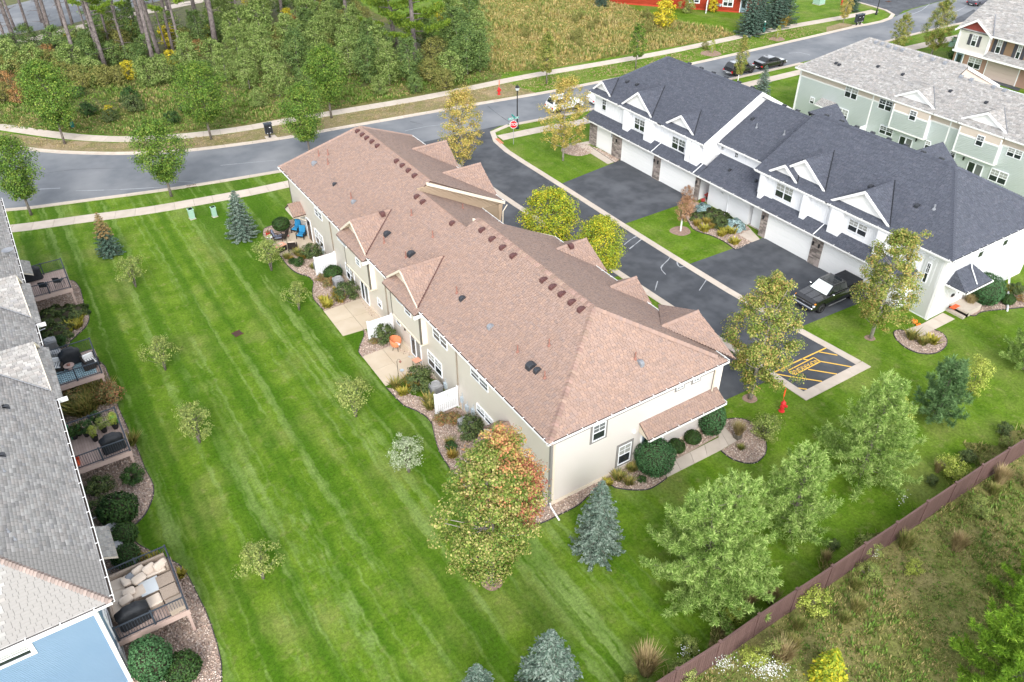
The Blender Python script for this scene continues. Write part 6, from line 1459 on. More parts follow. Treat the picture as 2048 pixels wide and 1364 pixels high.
p = at(1198, 502, 3.0); K['pear'].put((p.x, p.y, 0), 'bright yellow-green round tree beside the pointed street gable, nearer one', 'tree', 2.1, .95)
for px, k, sc, lb in (((272, 574), 'crabA', 1.0, 'small multi-stemmed tree on the lawn below the rusty spruce'), ((543, 541), 'crabA', 1.12, 'small multi-stemmed tree on the lawn beside the furnished far patio'), ((598.5, 620), 'crabB', .95, 'small sparse tree on the lawn beside the gravel bed of the first privacy screen'),
                      ((331, 740), 'crabB', 1.05, 'small multi-stemmed tree on the lawn right of the deck with the blue rug'), ((400, 885), 'crabA', 1.05, 'small multi-stemmed tree on the lawn right of the deck with potted plants'), ((712, 833), 'crabA', 1.12, 'small light green tree on the lawn below the patio with the rattan chair'), ((527, 1157), 'crabB', 1.0, 'small multi-stemmed tree alone on the lower lawn right of the sofa deck')): place(k, px, lb, 'tree', sc, group='small trees on the striped lawn')
place('crabW', (818, 944), 'small silvery white leaved tree on the lawn left of the red maple', 'tree', 1.0)
place('spruce', (487, 474), 'blue spruce on the lawn before the far corner of the cream row', 'tree', (1.0, 1.0, .98))
t = place('spruceR', (221, 508), 'half rusty spruce with a bare orange top below the near sidewalk', 'tree', .92)
o = link('rusty_top', K['rust'].crown, t); o.location = (0, 0, 2.1)
place('spruceT', (1193, 1100), 'slim blue spruce before the near end wall of the cream row', 'tree', (1.0, 1.0, .98))
place('spruceT', (1096, 1400), 'broad blue spruce at the bottom edge of the lawn', 'tree', (1.18, 1.18, .98), rz=1.0)
place('spruceT', (960, 1455), 'blue spruce cut off by the bottom edge, only its tip showing', 'tree', (.95, .95, .9), rz=2.0)
p = at(1517, 150, 4.6); place('spruceT', (1517, 222), 'blue spruce standing behind the gap in the charcoal roof', 'tree', 1.0, rz=3.0)
place('pineA', (1412, 1182), 'large twin topped white pine on the lawn beside the brown fence', 'tree', .90, rz=.5)
place('pineB', (1577, 1062), 'white pine behind the twin topped one, nearer the gravel circle', 'tree', .93)
place('pineC', (1722, 948), 'broad white pine below the NO PARKING bay', 'tree', .94)
place('pineD', (1868, 838), 'dark young pine on the lawn below the white row corner', 'tree', 1.0)
place('sapling', (1940, 786), 'pale yellow-green young tree right of the dark pine', 'tree', 1.0)
place('sapling', (1780, 856), 'small yellowing shrub tucked behind the broad white pine', 'tree', .9)
place('pineB', (2046, 738), 'white pine at the right edge below the white row', 'tree', .72)
place('pineBr', (2010, 1400), 'big bright green pine in the lower right corner beyond the fence', 'tree', 1.0)
place('pineBr', (2075, 1240), 'bright green pine cut off by the right edge beyond the fence', 'tree', .8)
place('arborY', (1650, 1362), 'small yellow and green arborvitae in the meadow at the bottom edge', 'tree', 1.0)
for px, sc, k, lb in (((1423, 106), .5, 'sapling', 'staked sapling in a mulch ring on the far verge, left one'), ((1554, 77), .5, 'sapling', 'staked sapling in a mulch ring on the far verge, right one'), ((1474, 172), .75, 'col', 'thin young tree before the gap between black SUV and sedan')):
    t = place(k, px, lb, 'tree', (sc * .8, sc * .8, sc * 1.3)); MB().tube([(0, 0, 0), (0, 0, 1.5)], .09, 6).obj('trunk_wrap', M['wrap'], t)
t = K['brownb'].put(at(1361, 462), 'brown leaved young tree with a white trunk wrap on the lawn strip', 'tree', 0, (1.15, 1.15, 1.5)); 
for ch in t.children: ch.location.z += .7
MB().tube([(0, 0, 0), (0, 0, 1.1)], .07, 6).obj('trunk_wrap', M['wrap'], t)
place('mapleB', (1793, 108), 'thin yellow and purple tree behind the pale grey roof', 'tree', .62); 
p = at(1868, 92, 1.5); K['mapleA'].put((p.x, p.y, 0), 'green and orange tree between the grey and the brown houses', 'tree', 1.0, .80)
place('autumn', (1686, 46), 'small yellowing tree beside the far double mailbox', 'tree', .5); place('spruceD', (1702, 22), 'dark spruce on the far green lawn by the road junction', 'tree', .85)
for px, sc, lb in (((1497, 68), 1.35, 'dark spruce before the red house, leftmost of the group'), ((1517, 60), 1.15, 'slender dark spruce behind the leftmost one'), ((1545, 52), 1.45, 'dark pine before the corner of the red house'), ((1562, 44), 1.5, 'dark pine at the right of the red house group'), ((1202, 12), .8, 'lone dark spruce on the far lawn left of the red house')): place('spruceD', px, lb, 'tree', sc, group='dark spruces before the red house')
for px, k, sc, lb in (((1328, 55), 'thickD', 1.7, 'yellow-green shrub at the edge of the marsh below the red house'), ((1373, 26), 'bushlt', 1.6, 'light green bush on the lawn of the red house'), ((1405, 16), 'bushgr', 1.5, 'round green bush by the red wall'), ((1425, 24), 'thickD', .8, 'yellow bush by the meter boxes of the red house'), ((1563, 52), 'gold', 3, 'orange shrub under the dark pines'), ((1908, 122), 'bushgr', 1.8, 'dark bush beside the brown house')): place(k, px, lb, 'shrub', sc)
# ---- wood behind the curving road: tall pines
def tall_pine(seed, h, r0, crown_z, dead=8, plates=10, R=3.2, m='tallpine'):
    r_ = np.random.default_rng(seed); mb = MB(); P, D = [], []
    bx, by = r_.uniform(-.5, .5, 2)
    ax = lambda z: np.array([bx * math.sin(z / h * 2.5), by * math.sin(z / h * 2.1), z])
    mb.tube([tuple(ax(z)) for z in (-.2, h * .12, h * .3, h * .5, h * .7, h * .88, h)], [r0 * 1.35, r0, r0 * .9, r0 * .75, r0 * .55, r0 * .3, .03], 9)
    for k in range(dead):
        z = r_.uniform(.3, .95) * crown_z; a = r_.uniform(0, 6.28); L = r_.uniform(.8, 2.6); b = ax(z)
        mb.tube([tuple(b), tuple(b + np.array([math.cos(a) * L * .6, math.sin(a) * L * .6, .1])), tuple(b + np.array([math.cos(a) * L, math.sin(a) * L, r_.uniform(-.3, .5)]))], [.05, .03, .01], 4, cap=False)
    for k in range(plates):
        z = crown_z + (h - crown_z) * k / plates; a = k * 2.4 + r_.uniform(-.4, .4); L = R * (1 - .6 * k / plates) * r_.uniform(.6, 1.1); b = ax(z); dv = np.array([math.cos(a), math.sin(a), 0])
        tip = b + dv * L + np.array([0, 0, .25 * L]); mb.tube([tuple(b), tuple(b + dv * L * .5), tuple(tip)], [.07, .05, .015], 5, cap=False)
        n = int(34 * L); s = r_.uniform(.35, 1.05, n); lat = np.array([-dv[1], dv[0], 0]); u_ = r_.normal(0, .42, n) * L * .33
        Q = b[None] + dv[None] * (L * s)[:, None] + lat[None] * u_[:, None]; Q[:, 2] += .25 * L * s ** 2 + r_.normal(0, .12, n)
        P.append(Q); D.append(np.repeat((dv * .4 + np.array([0, 0, .8]))[None], n, 0))
    V = pine_tufts(np.concatenate(P), np.concatenate(D), 7, .42, .085, r_)
    return Kind('tall_pine', mk('crown', V, m), mb.mesh('trunk', M['pinebark'], smooth=True))
TP = [tall_pine(60, 21, .30, 8.5, plates=14), tall_pine(61, 22, .26, 12, dead=12), tall_pine(62, 19, .20, 7.5, dead=10, plates=13), tall_pine(63, 24, .36, 9.5, plates=14)]
bare = tall_pine(64, 15, .16, 14.2, dead=9, plates=1)
gp = 'tall pines in the wood behind the curving road'
wood = [((40, 110), 0, 1.0), ((12, 112), 2, .9), ((25, 118), 1, .8), ((160, 150), 1, 1.0), ((108, 92), 3, .8), ((212, 138), 0, .9), ((205, 128), 1, .9), ((256, 122), 2, .9), ((310, 138), 1, 1.05), ((322, 124), 0, 1.0), ((296, 106), 0, .95), ((282, 84), 2, .9), ((368, 124), 2, .95), ((433, 98), 3, 1.05), ((398, 76), 2, .8), ((484, 72), 2, .8), ((541, 92), 1, .9), ((519, 66), 1, .9), ((640, 62), 0, .85), ((698, 66), 0, .9), ((625, 50), 1, .8), ((668, 44), 1, .8), ((100, 80), 2, .9), ((150, 66), 1, .85), ((350, 70), 1, .9), ((565, 40), 0, .85), ((470, 40), 1, .85), ((240, 60), 0, .85), ((60, 70), 1, .8), ((128, 52), 1, .9), ((188, 60), 2, 1.0), ((270, 48), 1, .9), ((335, 50), 2, 1.0), ((85, 45), 1, .9), ((395, 40), 1, .95), ((30, 60), 2, 1.0), ((440, 28), 2, 1.0), ((222, 100), 2, .9), ((348, 108), 1, .8)]
wl = ['tall bare-trunked pine in the wood at the far left edge', 'tall pine trunk with pale bark in the wood, standing at the thicket front', 'dark tall pine deep in the wood behind the curving road']
for i, (px, k, sc) in enumerate(wood):
    p = at(*px); far_ = px[1] < 90
    TP[k].put(p, 'tall straight pine deep in the wood behind the thicket' if far_ else 'tall bare-trunked pine in the front row of the wood', 'tree', i * 1.3, sc, gp)
for px in ((253, 100), (336, 104), (180, 84), (420, 60)): bare.put(at(*px), 'dead pale snag with stub branches in the wood', 'dead tree', px[0], .8, 'dead snags in the wood')
big = tall_pine(66, 17, .34, 3.5, dead=6, plates=30, R=5.2)
big.put(at(832, 128), 'huge bright green pine with layered boughs at the right end of the wood', 'tree', 1.0, 1.0)
big.put(at(790, 92), 'tall green pine behind the huge layered one', 'tree', 3.1, .95)
# saplings and bushes of the thicket
gt = 'bushes and saplings of the thicket along the wood'
tl = {'aspen': 'pale green aspen sapling in the thicket', 'aspenD': 'dark green aspen sapling in the thicket', 'thickA': 'pale green bush in the thicket', 'thickB': 'dark green bush in the thicket', 'thickC': 'olive bush in the thicket', 'thickD': 'yellow bush glowing in the thicket', 'thickE': 'rust brown bush in the thicket'}
tx = [(560, 195, 'aspen', .9), (500, 180, 'aspen', .95), (455, 165, 'aspen', .95), (535, 150, 'aspen', 1.05), (600, 150, 'aspenD', 1.05), (585, 120, 'aspen', 1.05), (640, 130, 'aspen', 1.05), (700, 150, 'aspen', 1.05), (740, 165, 'aspenD', 1.0), (780, 170, 'aspen', 1.0), (760, 140, 'aspen', 1.1), (820, 165, 'aspenD', 1.0), (860, 165, 'thickC', 1.2), (900, 165, 'thickA', 1.1), (935, 150, 'aspenD', 1.25), (960, 145, 'aspenD', 1.1), (915, 120, 'aspenD', 1.3), (870, 130, 'thickC', 1.3), (700, 120, 'thickA', 1.1), (660, 165, 'thickA', 1.1), (610, 185, 'thickB', .9), (480, 130, 'aspen', 1.0), (430, 140, 'thickA', 1.1), (415, 165, 'thickB', 1.0), (385, 150, 'aspen', .9), (360, 150, 'thickB', 1.0), (330, 165, 'thickA', 1.0), (300, 172, 'thickA', 1.1), (262, 160, 'thickD', 1.0), (240, 168, 'thickC', .9), (215, 172, 'thickC', 1.0), (190, 168, 'thickA', 1.0), (170, 175, 'thickC', 1.0), (150, 155, 'thickA', 1.1), (130, 165, 'thickC', 1.0), (105, 150, 'thickC', 1.2), (80, 155, 'thickA', 1.1), (55, 150, 'thickC', 1.1), (30, 145, 'thickA', 1.1), (8, 150, 'thickC', 1.1), (70, 125, 'thickE', 1.0), (100, 120, 'thickE', .9), (120, 110, 'thickB', 1.2), (150, 125, 'thickB', 1.1), (185, 140, 'thickB', 1.2), (200, 108, 'aspenD', .9), (230, 130, 'thickB', 1.1), (275, 135, 'thickB', 1.1), (345, 132, 'thickD', 1.0), (300, 120, 'thickB', 1.2), (375, 100, 'thickC', 1.2), (400, 110, 'thickE', 1.0), (345, 95, 'thickD', 1.3), (260, 75, 'thickD', 1.1), (240, 90, 'thickC', 1.3), (210, 75, 'aspenD', 1.2), (180, 108, 'thickB', 1.1), (60, 95, 'thickB', 1.2), (30, 120, 'thickB', 1.1), (420, 80, 'thickD', 1.0), (445, 62, 'aspen', .9), (470, 100, 'aspen', 1.0), (500, 100, 'aspen', 1.0), (520, 125, 'aspen', .95), (560, 100, 'thickC', 1.2), (590, 70, 'thickE', 1.2), (620, 90, 'aspenD', 1.0), (660, 90, 'aspen', 1.0), (710, 95, 'aspen', 1.0), (740, 110, 'aspenD', 1.0), (770, 110, 'thickB', 1.2), (640, 30, 'thickD', 1.2), (700, 40, 'thickE', 1.2), (730, 60, 'thickC', 1.2), (850, 90, 'thickB', 1.4), (900, 90, 'aspen', 1.2), (940, 70, 'aspenD', 1.2), (960, 110, 'aspen', 1.1), (930, 40, 'thickC', 1.3), (880, 40, 'thickD', 1.2), (160, 195, 'bushgr', 1.3), (180, 232, 'bushgr', 1.7), (268, 222, 'bushdk', 1.9), (262, 205, 'bushgr', 1.6), (220, 230, 'thickD', .45), (225, 242, 'bushdk', 1.5), (345, 248, 'bushgr', 1.4), (20, 185, 'thickE', 1.2), (40, 205, 'thickE', .9), (8, 205, 'thickC', .9), (890, 180, 'thickC', .9), (370, 225, 'bushgr', 1.2), (520, 215, 'thickA', .7), (760, 190, 'thickA', .7), (830, 185, 'thickB', .8)]
r2_ = random.Random(3)
for i in range(62): tx.append((r2_.uniform(120, 720), r2_.uniform(8, 112), r2_.choice(['thickA', 'thickB', 'thickC', 'thickA', 'aspen', 'thickD', 'thickC', 'aspenD']), r2_.uniform(.85, 1.25)))
tx = [q_ for q_ in tx if not (q_[0] < 430 and q_[1] < 74)]
for i in range(14): tx.append((r2_.uniform(1000, 1420), r2_.uniform(30, 110), 'thickC', r2_.uniform(.35, .6)))
for x, y, k, sc in tx: place(k, (x, y), ('olive bush standing in the marsh' if x > 990 else tl.get(k, 'low round bush on the rough slope above the curving sidewalk')), 'shrub', sc * rnd.uniform(.9, 1.1), group=gt if k in tl else 'low bushes on the rough slope')
# ---- grasses that nobody could count
def tufts(name, poly, dens, h, m, seed, holes=(), **kw):
    P2 = scatter(poly, dens, seed)
    for q_ in holes: P2 = P2[~in_poly(P2, q_)]
    r_ = np.random.default_rng(seed + 1); P = np.concatenate([P2, np.zeros((len(P2), 1))], 1)
    hh = h * r_.uniform(.5, 1.3, len(P)) * (.75 + .35 * np.sin(P[:, 0] * .55 + 1.3 * np.sin(P[:, 1] * .4)))
    return link(name, grass_mesh(name, P, hh, m, seed, **kw), kind='stuff')
near_meadow = [fpos(-10, -.15), fpos(48, -.15), fpos(48, -15), fpos(-10, -15)]
tufts('meadow_grass', near_meadow, 24, .16, 'grass_ol', 70, n_=6, wd=.035, lean=.8, spread=.2)
tufts('meadow_weeds', near_meadow, 8, .20, 'grass_gr', 71, n_=8, wd=.05, lean=.9, spread=.2)
tufts('verge_grass', [fpos(-14, .1), fpos(60, .1)] + rough_edge[::-1], 14, .5, 'grass_ol', 72, n_=7, wd=.035, lean=.8, spread=.2)
tufts('marsh_grass', marsh_poly, 2.2, .5, 'grass_gold', 73, n_=7, wd=.09, lean=.5, spread=.35); tufts('marsh_reeds', marsh_poly, 4.5, .55, 'grass_ol', 76, n_=7, wd=.09, lean=.5, spread=.35)
slope_poly = [(-20, 118), (-6, 111), (4.5, 102.0), (9.5, 97.6), (15, 94.8), (21.5, 93.2), (34.5, 92.0), (45.3, 91.0), (58, 90.8), (60, 100), (30, 112), (0, 125)]
tufts('slope_weeds', slope_poly, 4.5, .32, 'grass_gr', 77, n_=7, wd=.08, lean=.8, spread=.3); tufts('slope_grass', slope_poly, 3.5, .36, 'grass_ol', 74, n_=6, wd=.07, lean=.7, spread=.3)
tufts('dry_verge_grass', [(-4, 103.5), (-1.3, 101.4), (2, 98.2), (6.8, 94.5), (10.6, 91.9), (18.6, 88.6), (32, 86.6), (43.3, 85.3), (60, 83.4), (80, 82.2), (110, 81.8), (110, 85.2), (83, 86.0), (60, 88.2), (45.3, 88.6), (34.4, 89.7), (26, 90.6), (21, 91), (14, 92.6), (8, 95.6), (3, 99.9), (-3, 106)], 7, .12, 'grass_tan', 75, n_=6, wd=.05, lean=1.0, spread=.25)
for i, s in enumerate(np.arange(-8, 44, 1.1)):
    for off in (1.1 + .6 * math.sin(i * 2.1), -1.2 + .6 * math.cos(i * 1.7)):
        k = rnd.choice(['meadowc', 'meadowc', 'ornam', 'goldenrod', 'bushlt', 'bushdk']) if off > 0 else rnd.choice(['goldenrod', 'meadowc', 'meadowc', 'ornam', 'bushlt'])
        if rnd.random() < .45: continue
        x, y = fpos(s, off + rnd.uniform(-.4, .4)); sc = rnd.uniform(.4, .85)
        side = 'lawn side' if off > 0 else 'meadow side'
        nm = {'meadowc': 'tall olive grass by the fence', 'ornam': 'dry tan grass by the fence', 'goldenrod': 'yellow-green weed by the fence', 'bushlt': 'pale weed by the fence', 'bushdk': 'dark weed by the fence'}[k]
        K[k].put((x, y, 0), f'{nm} on the {side}', 'plant', rnd.uniform(0, 6), sc, 'weeds along the brown fence')
for px, sc in (((1290, 1345), 1.05), ((1620, 1215), 1.1), ((1560, 1325), .85), ((1900, 955), 1.2)): place('goldenrod' if px[0] in (1620, 1900) else 'ornam', px, {1290: 'big fan of dry grass at the bottom edge before the fence', 1620: 'yellow-green bush beyond the fence above the small arborvitae', 1560: 'arching tan grass beyond the fence left of the small arborvitae', 1900: 'golden bush on the lawn side of the fence at the right'}[px[0]], 'plant', sc)
r_ = np.random.default_rng(81)
ast = np.concatenate([np.array([at(*q_)[:] for q_ in zip(r_.normal(cx, sx, n), r_.normal(cy, sy, n))]) for cx, cy, sx, sy, n in ((1530, 1352, 20, 9, 330), (1445, 1338, 12, 8, 140), (1368, 1315, 10, 6, 40), (1800, 1008, 6, 5, 25), (1745, 1122, 6, 5, 20))]); ast[:, 2] = r_.uniform(.4, .8, len(ast))
link('aster_flowers', mk('aster_flowers', leaf_quads(ast, np.array([0, 0, 1.]) + r_.normal(0, .3, ast.shape), .06, .06, r_), 'aster'), kind='stuff')
LM['redfl'] = leaf_mat('red_petal', [(.10, .10, .03), (.5, .02, .04), (.6, .03, .06)], .2, .1); K['redfl'] = bush_kind('flower', 90, .7, .8, 'redfl', 18, 50, .12)
M['dkgreen'] = mat('green_plastic', (.03, .28, .12), rough=.4); M['limebox'] = mat('lime_plastic', (.10, .42, .06), rough=.4)

# ================================================================== FENCE
ORD = ['leftmost'] + [w_ + ' from the left' for w_ in 'second third fourth fifth sixth seventh eighth ninth tenth eleventh twelfth thirteenth fourteenth fifteenth sixteenth seventeenth eighteenth nineteenth twentieth'.split()]
def pix(p):
    v = ROT @ (np.array(p) - np.array((0, 0, CAM_H))); return 1024 + FPX * v[0] / v[2], 682 + FPX * v[1] / v[2]
def rank(objs, base):
    for i, o in enumerate(sorted(objs, key=lambda q: pix(q.location)[0])): o['label'] = ' '.join(base.split()[:12]) + ', ' + (ORD[i] if i < len(ORD) else 'rightmost')
fence = thing('fence', 'long brown vinyl privacy fence crossing the lower right corner diagonally', 'fence', (fa.x, fa.y, 0))
boardm = MB().cbox((0, 0, 0), 1, .035, 1).mesh('board', M['fence'])
for i, (a, b) in enumerate(zip(fence_pts, fence_pts[1:])):
    a = Vector((a.x, a.y, 0)); b = Vector((b.x, b.y, 0)); t = b - a; L = t.length; t.normalize(); nrm = Vector((-t.y, t.x, 0)); rz = math.atan2(t.y, t.x)
    pm = MB().fbox(a, t, nrm, (-.065, .065), (-.1, FZ + .02), (-.065, .065)).fbox(a, t, nrm, (-.085, .085), (FZ + .02, FZ + .06), (-.085, .085)); pm.obj('post', M['fence'], fence, True)
    MB().fbox(a, t, nrm, (.07, L - .07), (FZ - .12, FZ - .01), (-.045, .045)).obj('top_rail', M['fence'], fence, True)
    MB().fbox(a, t, nrm, (.07, L - .07), (.06, .18), (-.045, .045)).obj('bottom_rail', M['fence'], fence, True)
    n = int(round((L - .14) / .155))
    for k in range(n):
        wd = (L - .14) / n; o = link('board', boardm, fence, True); c = a + t * (.07 + wd * (k + .5)); 
        o.location = (c.x, c.y, .15 + (FZ - .25) / 2); o.rotation_euler = (0, 0, rz); o.scale = (wd - .016, 1, FZ - .25)
def screen(px, label, h=1.75, n=11):
    g = at(*px); t = thing('privacy_screen', label, 'privacy screen', (g.x, g.y, 0), 0, 'white privacy screens along the cream wall'); L = WX - .06 - g.x
    for x in (0, L): MB().box(x - .06, x + .06, -.06, .06, -.1, h + .06).add(*[[(x - .08, -.08, h + .06), (x + .08, -.08, h + .06), (x + .08, .08, h + .06), (x - .08, .08, h + .06), (x, 0, h + .12)], [(0, 1, 4), (1, 2, 4), (2, 3, 4), (3, 0, 4)]]).obj('post', M['vinyl'], t)
    for z in (.18, h * .52, h - .06): MB().box(.06, L - .06, -.03, .03, z - .06, z + .06).obj('rail', M['vinyl'], t)
    sm = MB().cbox((0, 0, 0), 1, .02, 1).mesh('slat', M['vinyl'])
    for k in range(n):
        wd = (L - .12) / n; o = link('slat', sm, t); o.location = (.06 + wd * (k + .5), 0, h * .5 + .04); o.scale = (wd - .024, 1, h - .3)
screen((635, 552.5), 'white slatted privacy screen on the gravel beside the furnished far patio')
screen((740, 683.5), 'white slatted privacy screen between the two bare patios')
screen((873, 831.5), 'white slatted privacy screen between two air conditioners, nearest one')

# ================================================================== AIR CONDITIONERS
ac_body = None
def ac_unit(loc, label, s=.78, h=.8):
    t = thing('air_conditioner', label, 'air conditioner', loc, rnd.uniform(-.05, .05), 'air conditioners beside the walls')
    MB().box(-s / 2 - .06, s / 2 + .06, -s / 2 - .06, s / 2 + .06, -.03, .07).obj('pad', M['concrete'], t)
    MB().box(-s / 2, s / 2, -s / 2, s / 2, .07, h).obj('body', M['metal'], t, bevel=.06, seg=2)
    lv = MB()
    for k in range(9):
        z = .16 + k * (h - .26) / 9; lv.box(-s / 2 + .07, s / 2 - .07, -s / 2 - .012, s / 2 + .012, z, z + .035).box(-s / 2 - .012, s / 2 + .012, -s / 2 + .07, s / 2 - .07, z, z + .035)
    lv.obj('louvres', M['metal_dk'], t)
    MB().lathe([(s * .40, .0), (s * .43, .03), (s * .40, .05), (s * .36, .02)], 18, (0, 0, h)).obj('fan_ring', M['metal'], t)
    MB().lathe([(s * .36, 0), (.01, 0.005)], 18, (0, 0, h + .005)).obj('fan_well', M['dkmetal'], t)
    fn = MB().lathe([(.09, .015), (.09, .04), (.03, .05)], 10, (0, 0, h))
    for k in range(4):
        a = k * math.pi / 2; fn.add([(math.cos(a) * .08, math.sin(a) * .08, h + .02), (math.cos(a) * s * .34, math.sin(a) * s * .34, h + .02), (math.cos(a + .5) * s * .34, math.sin(a + .5) * s * .34, h + .035)], [(0, 1, 2)])
    fn.obj('fan', M['metal'], t)
M['metal_dk'] = mat('louvre_grey', (.17, .17, .175), (.21, .21, .215), 5, .5)
for px, lb in (((640, 541), 'grey air conditioner hidden behind the far white privacy screen'), ((678, 573), 'grey air conditioner before the far privacy screen, above the golden perennials'), ((872, 786), 'grey air conditioner beside the dark bush and the nearest privacy screen'), ((931, 858), 'grey air conditioner on the gravel nearest the red maple')):
    ac_unit(at(*px), lb)
for p, lb in (((-2.95, 36.45, 0), 'grey air conditioner by the left row, farther of the pair above the sofa deck'), ((-2.98, 34.98, 0), 'grey air conditioner by the left row, nearer of the pair above the sofa deck'), ((*at(106, 697)[:2], 0), 'grey air conditioner beside the junipers at the left row'), ((*at(117, 722)[:2], 0), 'grey air conditioner under the deck with the blue rug')): ac_unit(Vector(p), lb)

# ================================================================== DECKS OF THE LEFT ROW
DZ = 1.72; DX0, DX1 = -3.93, -0.66
def deck(y0, y1, label):
    t = thing('deck', label, 'deck', (DX1, y0, 0), 0, 'raised decks of the left row')
    n = 22; wd = (DX1 - DX0) / n; bm_ = MB().box(-wd / 2 + .006, wd / 2 - .006, 0, y1 - y0, -.028, 0).mesh('deck_board', M['deckboard'])
    for k in range(n): o = link('deck_board', bm_, t, True); o.location = (DX0 + wd * (k + .5), y0, DZ)
    MB().box(DX0, DX1 + .03, y0 - .03, y0, DZ - .32, DZ + .005).box(DX0, DX1 + .03, y1, y1 + .03, DZ - .32, DZ + .005).box(DX1, DX1 + .03, y0, y1, DZ - .32, DZ + .005).obj('rim_board', M['deckrim'], t, True)
    MB().box(DX0, DX1, y0, y1, DZ - .25, DZ - .04).obj('joists', M['mulch'], t, True)
    for y in (y0 + .12, y1 - .12): MB().box(DX1 - .16, DX1 - .02, y - .07, y + .07, -.1, DZ - .3).obj('support_post', M['deckrim'], t, True)
    rp = MB()
    xs = (DX0 + .1, (DX0 + DX1) / 2 + .1, DX1 - .04)
    for x in xs:
        for y in (y0 + .05, y1 - .05): MB().box(x - .045, x + .045, y - .045, y + .045, DZ, DZ + 1.02).obj('rail_post', M['railing'], t, True)
    MB().box(DX1 - .085, DX1 + .005, (y0 + y1) / 2 - .045, (y0 + y1) / 2 + .045, DZ, DZ + 1.02).obj('rail_post', M['railing'], t, True)
    for z, hh in ((DZ + .93, .05), (DZ + .08, .03)):
        for y in (y0 + .05, y1 - .05): MB().box(DX0 + .1, DX1 - .04, y - .028, y + .028, z, z + hh).obj('rail', M['railing'], t, True)
        MB().box(DX1 - .068, DX1 - .012, y0 + .05, y1 - .05, z, z + hh).obj('rail', M['railing'], t, True)
    bal = MB().box(-.010, .010, -.010, .010, 0, .84).mesh('baluster', M['railing'])
    for y in (y0 + .05, y1 - .05):
        for x in np.arange(DX0 + .22, DX1 - .08, .125): o = link('baluster', bal, t, True); o.location = (x, y, DZ + .10)
    for y in np.arange(y0 + .17, y1 - .08, .125): o = link('baluster', bal, t, True); o.location = (DX1 - .04, y, DZ + .10)
    return t
deck(28.05, 31.75, 'raised deck with a beige sectional sofa, nearest of the left row')
deck(41.0, 44.4, 'raised deck with potted plants and a covered grill')
deck(49.75, 52.95, 'raised deck with a blue patterned rug and dark loungers')
deck(62.35, 65.75, 'raised deck with two black chairs, farthest of the left row')
def D(px, z=DZ): p = at(*px, z); return (p.x, p.y, z)
def covered_grill(loc, rz, label, L=1.45, wd=.62, h=1.12):
    t = thing('covered_grill', label, 'grill', loc, rz, 'grills under black covers')
    mb = MB(); st = [(0, 1.0, 1.0), (.28, .98, .98), (.72, .96, .92), (.86, 1.0, 1.0), (h * .86, .62, .92), (h * .97, .52, .70), (h, .42, .45)]
    V, F = [], []; n = 20; r_ = random.Random(int(loc[1] * 7))
    for (z, kx, ky) in st:
        for k in range(n):
            a = 2 * math.pi * k / n; c, s_ = math.cos(a), math.sin(a); q_ = .45
            x = math.copysign(abs(c) ** q_, c) * L / 2 * kx; y = math.copysign(abs(s_) ** q_, s_) * wd / 2 * ky; f_ = 1 + r_.uniform(-.03, .03) + (.05 * math.sin(k * 3.1) if z < .5 else 0)
            V.append((x * f_, y * f_, z + .06 + r_.uniform(-.012, .012)))
    for i in range(len(st) - 1):
        for k in range(n): a, b = i * n + k, i * n + (k + 1) % n; F.append((a, b, b + n, a + n))
    F.append(tuple(range((len(st) - 1) * n, len(st) * n))); mb.add(V, F).obj('cover', M['cover'], t, smooth=True)
    for x in (-L * .4, L * .4):
        for y in (-wd * .36, wd * .36): MB().lathe([(.03, 0), (.05, .02), (.05, .10), (.02, .12)], 8, (x, y, 0)).obj('caster', M['dkmetal'], t)
covered_grill(D(Z110((1215, 640))[0]), .08, 'black covered grill on the sofa deck, its wheels showing', 1.5, .62)
covered_grill(D(Z82((1120, 385))[0]), .05, 'black covered grill among the potted plants', 1.3, .62)
covered_grill(D(Z600((795, 690))[0]), .1, 'black covered grill on the deck with the blue rug', 1.35, .62, 1.18)
covered_grill(D(Z390((395, 1010))[0]), .05, 'black covered grill against the wall on the farthest deck', 1.5, .62)
def cushion(loc, sx, sy, sz, rz, m, label, tilt=None, group=None, name='cushion', cat='cushion'):
    mb = MB(); n = 14; V, F = [], []; st = [(-.5, .72), (-.35, .94), (0, 1.0), (.35, .94), (.5, .72)]
    for z, kk in st:
        for k in range(n):
            a = 2 * math.pi * k / n; c, s_ = math.cos(a), math.sin(a); q_ = .42; V.append((math.copysign(abs(c) ** q_, c) * sx / 2 * kk, math.copysign(abs(s_) ** q_, s_) * sy / 2 * kk, z * sz))
    for i in range(len(st) - 1):
        for k in range(n): a, b = i * n + k, i * n + (k + 1) % n; F.append((a, b, b + n, a + n))
    F += [tuple(range(n - 1, -1, -1)), tuple(range((len(st) - 1) * n, len(st) * n))]; mb.add(V, F)
    me = mb.mesh(name, m, smooth=True); o = link(name, me); o.location = loc; o.rotation_euler = (tilt or 0, 0, rz)
    return prop(o, label, cat, group)
sofa = thing('sectional_sofa', 'beige sectional sofa with wicker frame in the corner of the near deck', 'sofa', (-3.5, 31.3, DZ))
def sp(name, x0, x1, y0, y1, z0, z1, m, bev=.03): MB().box(x0, x1, y0, y1, z0, z1).obj(name, M[m], sofa, True, bevel=bev)
sp('base', -3.75, -.85, 30.75, 31.6, DZ + .03, DZ + .28, 'wicker'); sp('base', -3.75, -2.95, 29.0, 30.74, DZ + .03, DZ + .28, 'wicker')
sp('back', -3.75, -.85, 31.48, 31.62, DZ + .28, DZ + .68, 'wicker'); sp('back', -3.82, -3.70, 29.0, 31.47, DZ + .28, DZ + .66, 'wicker'); sp('arm', -.97, -.83, 30.75, 31.47, DZ + .28, DZ + .55, 'wicker')
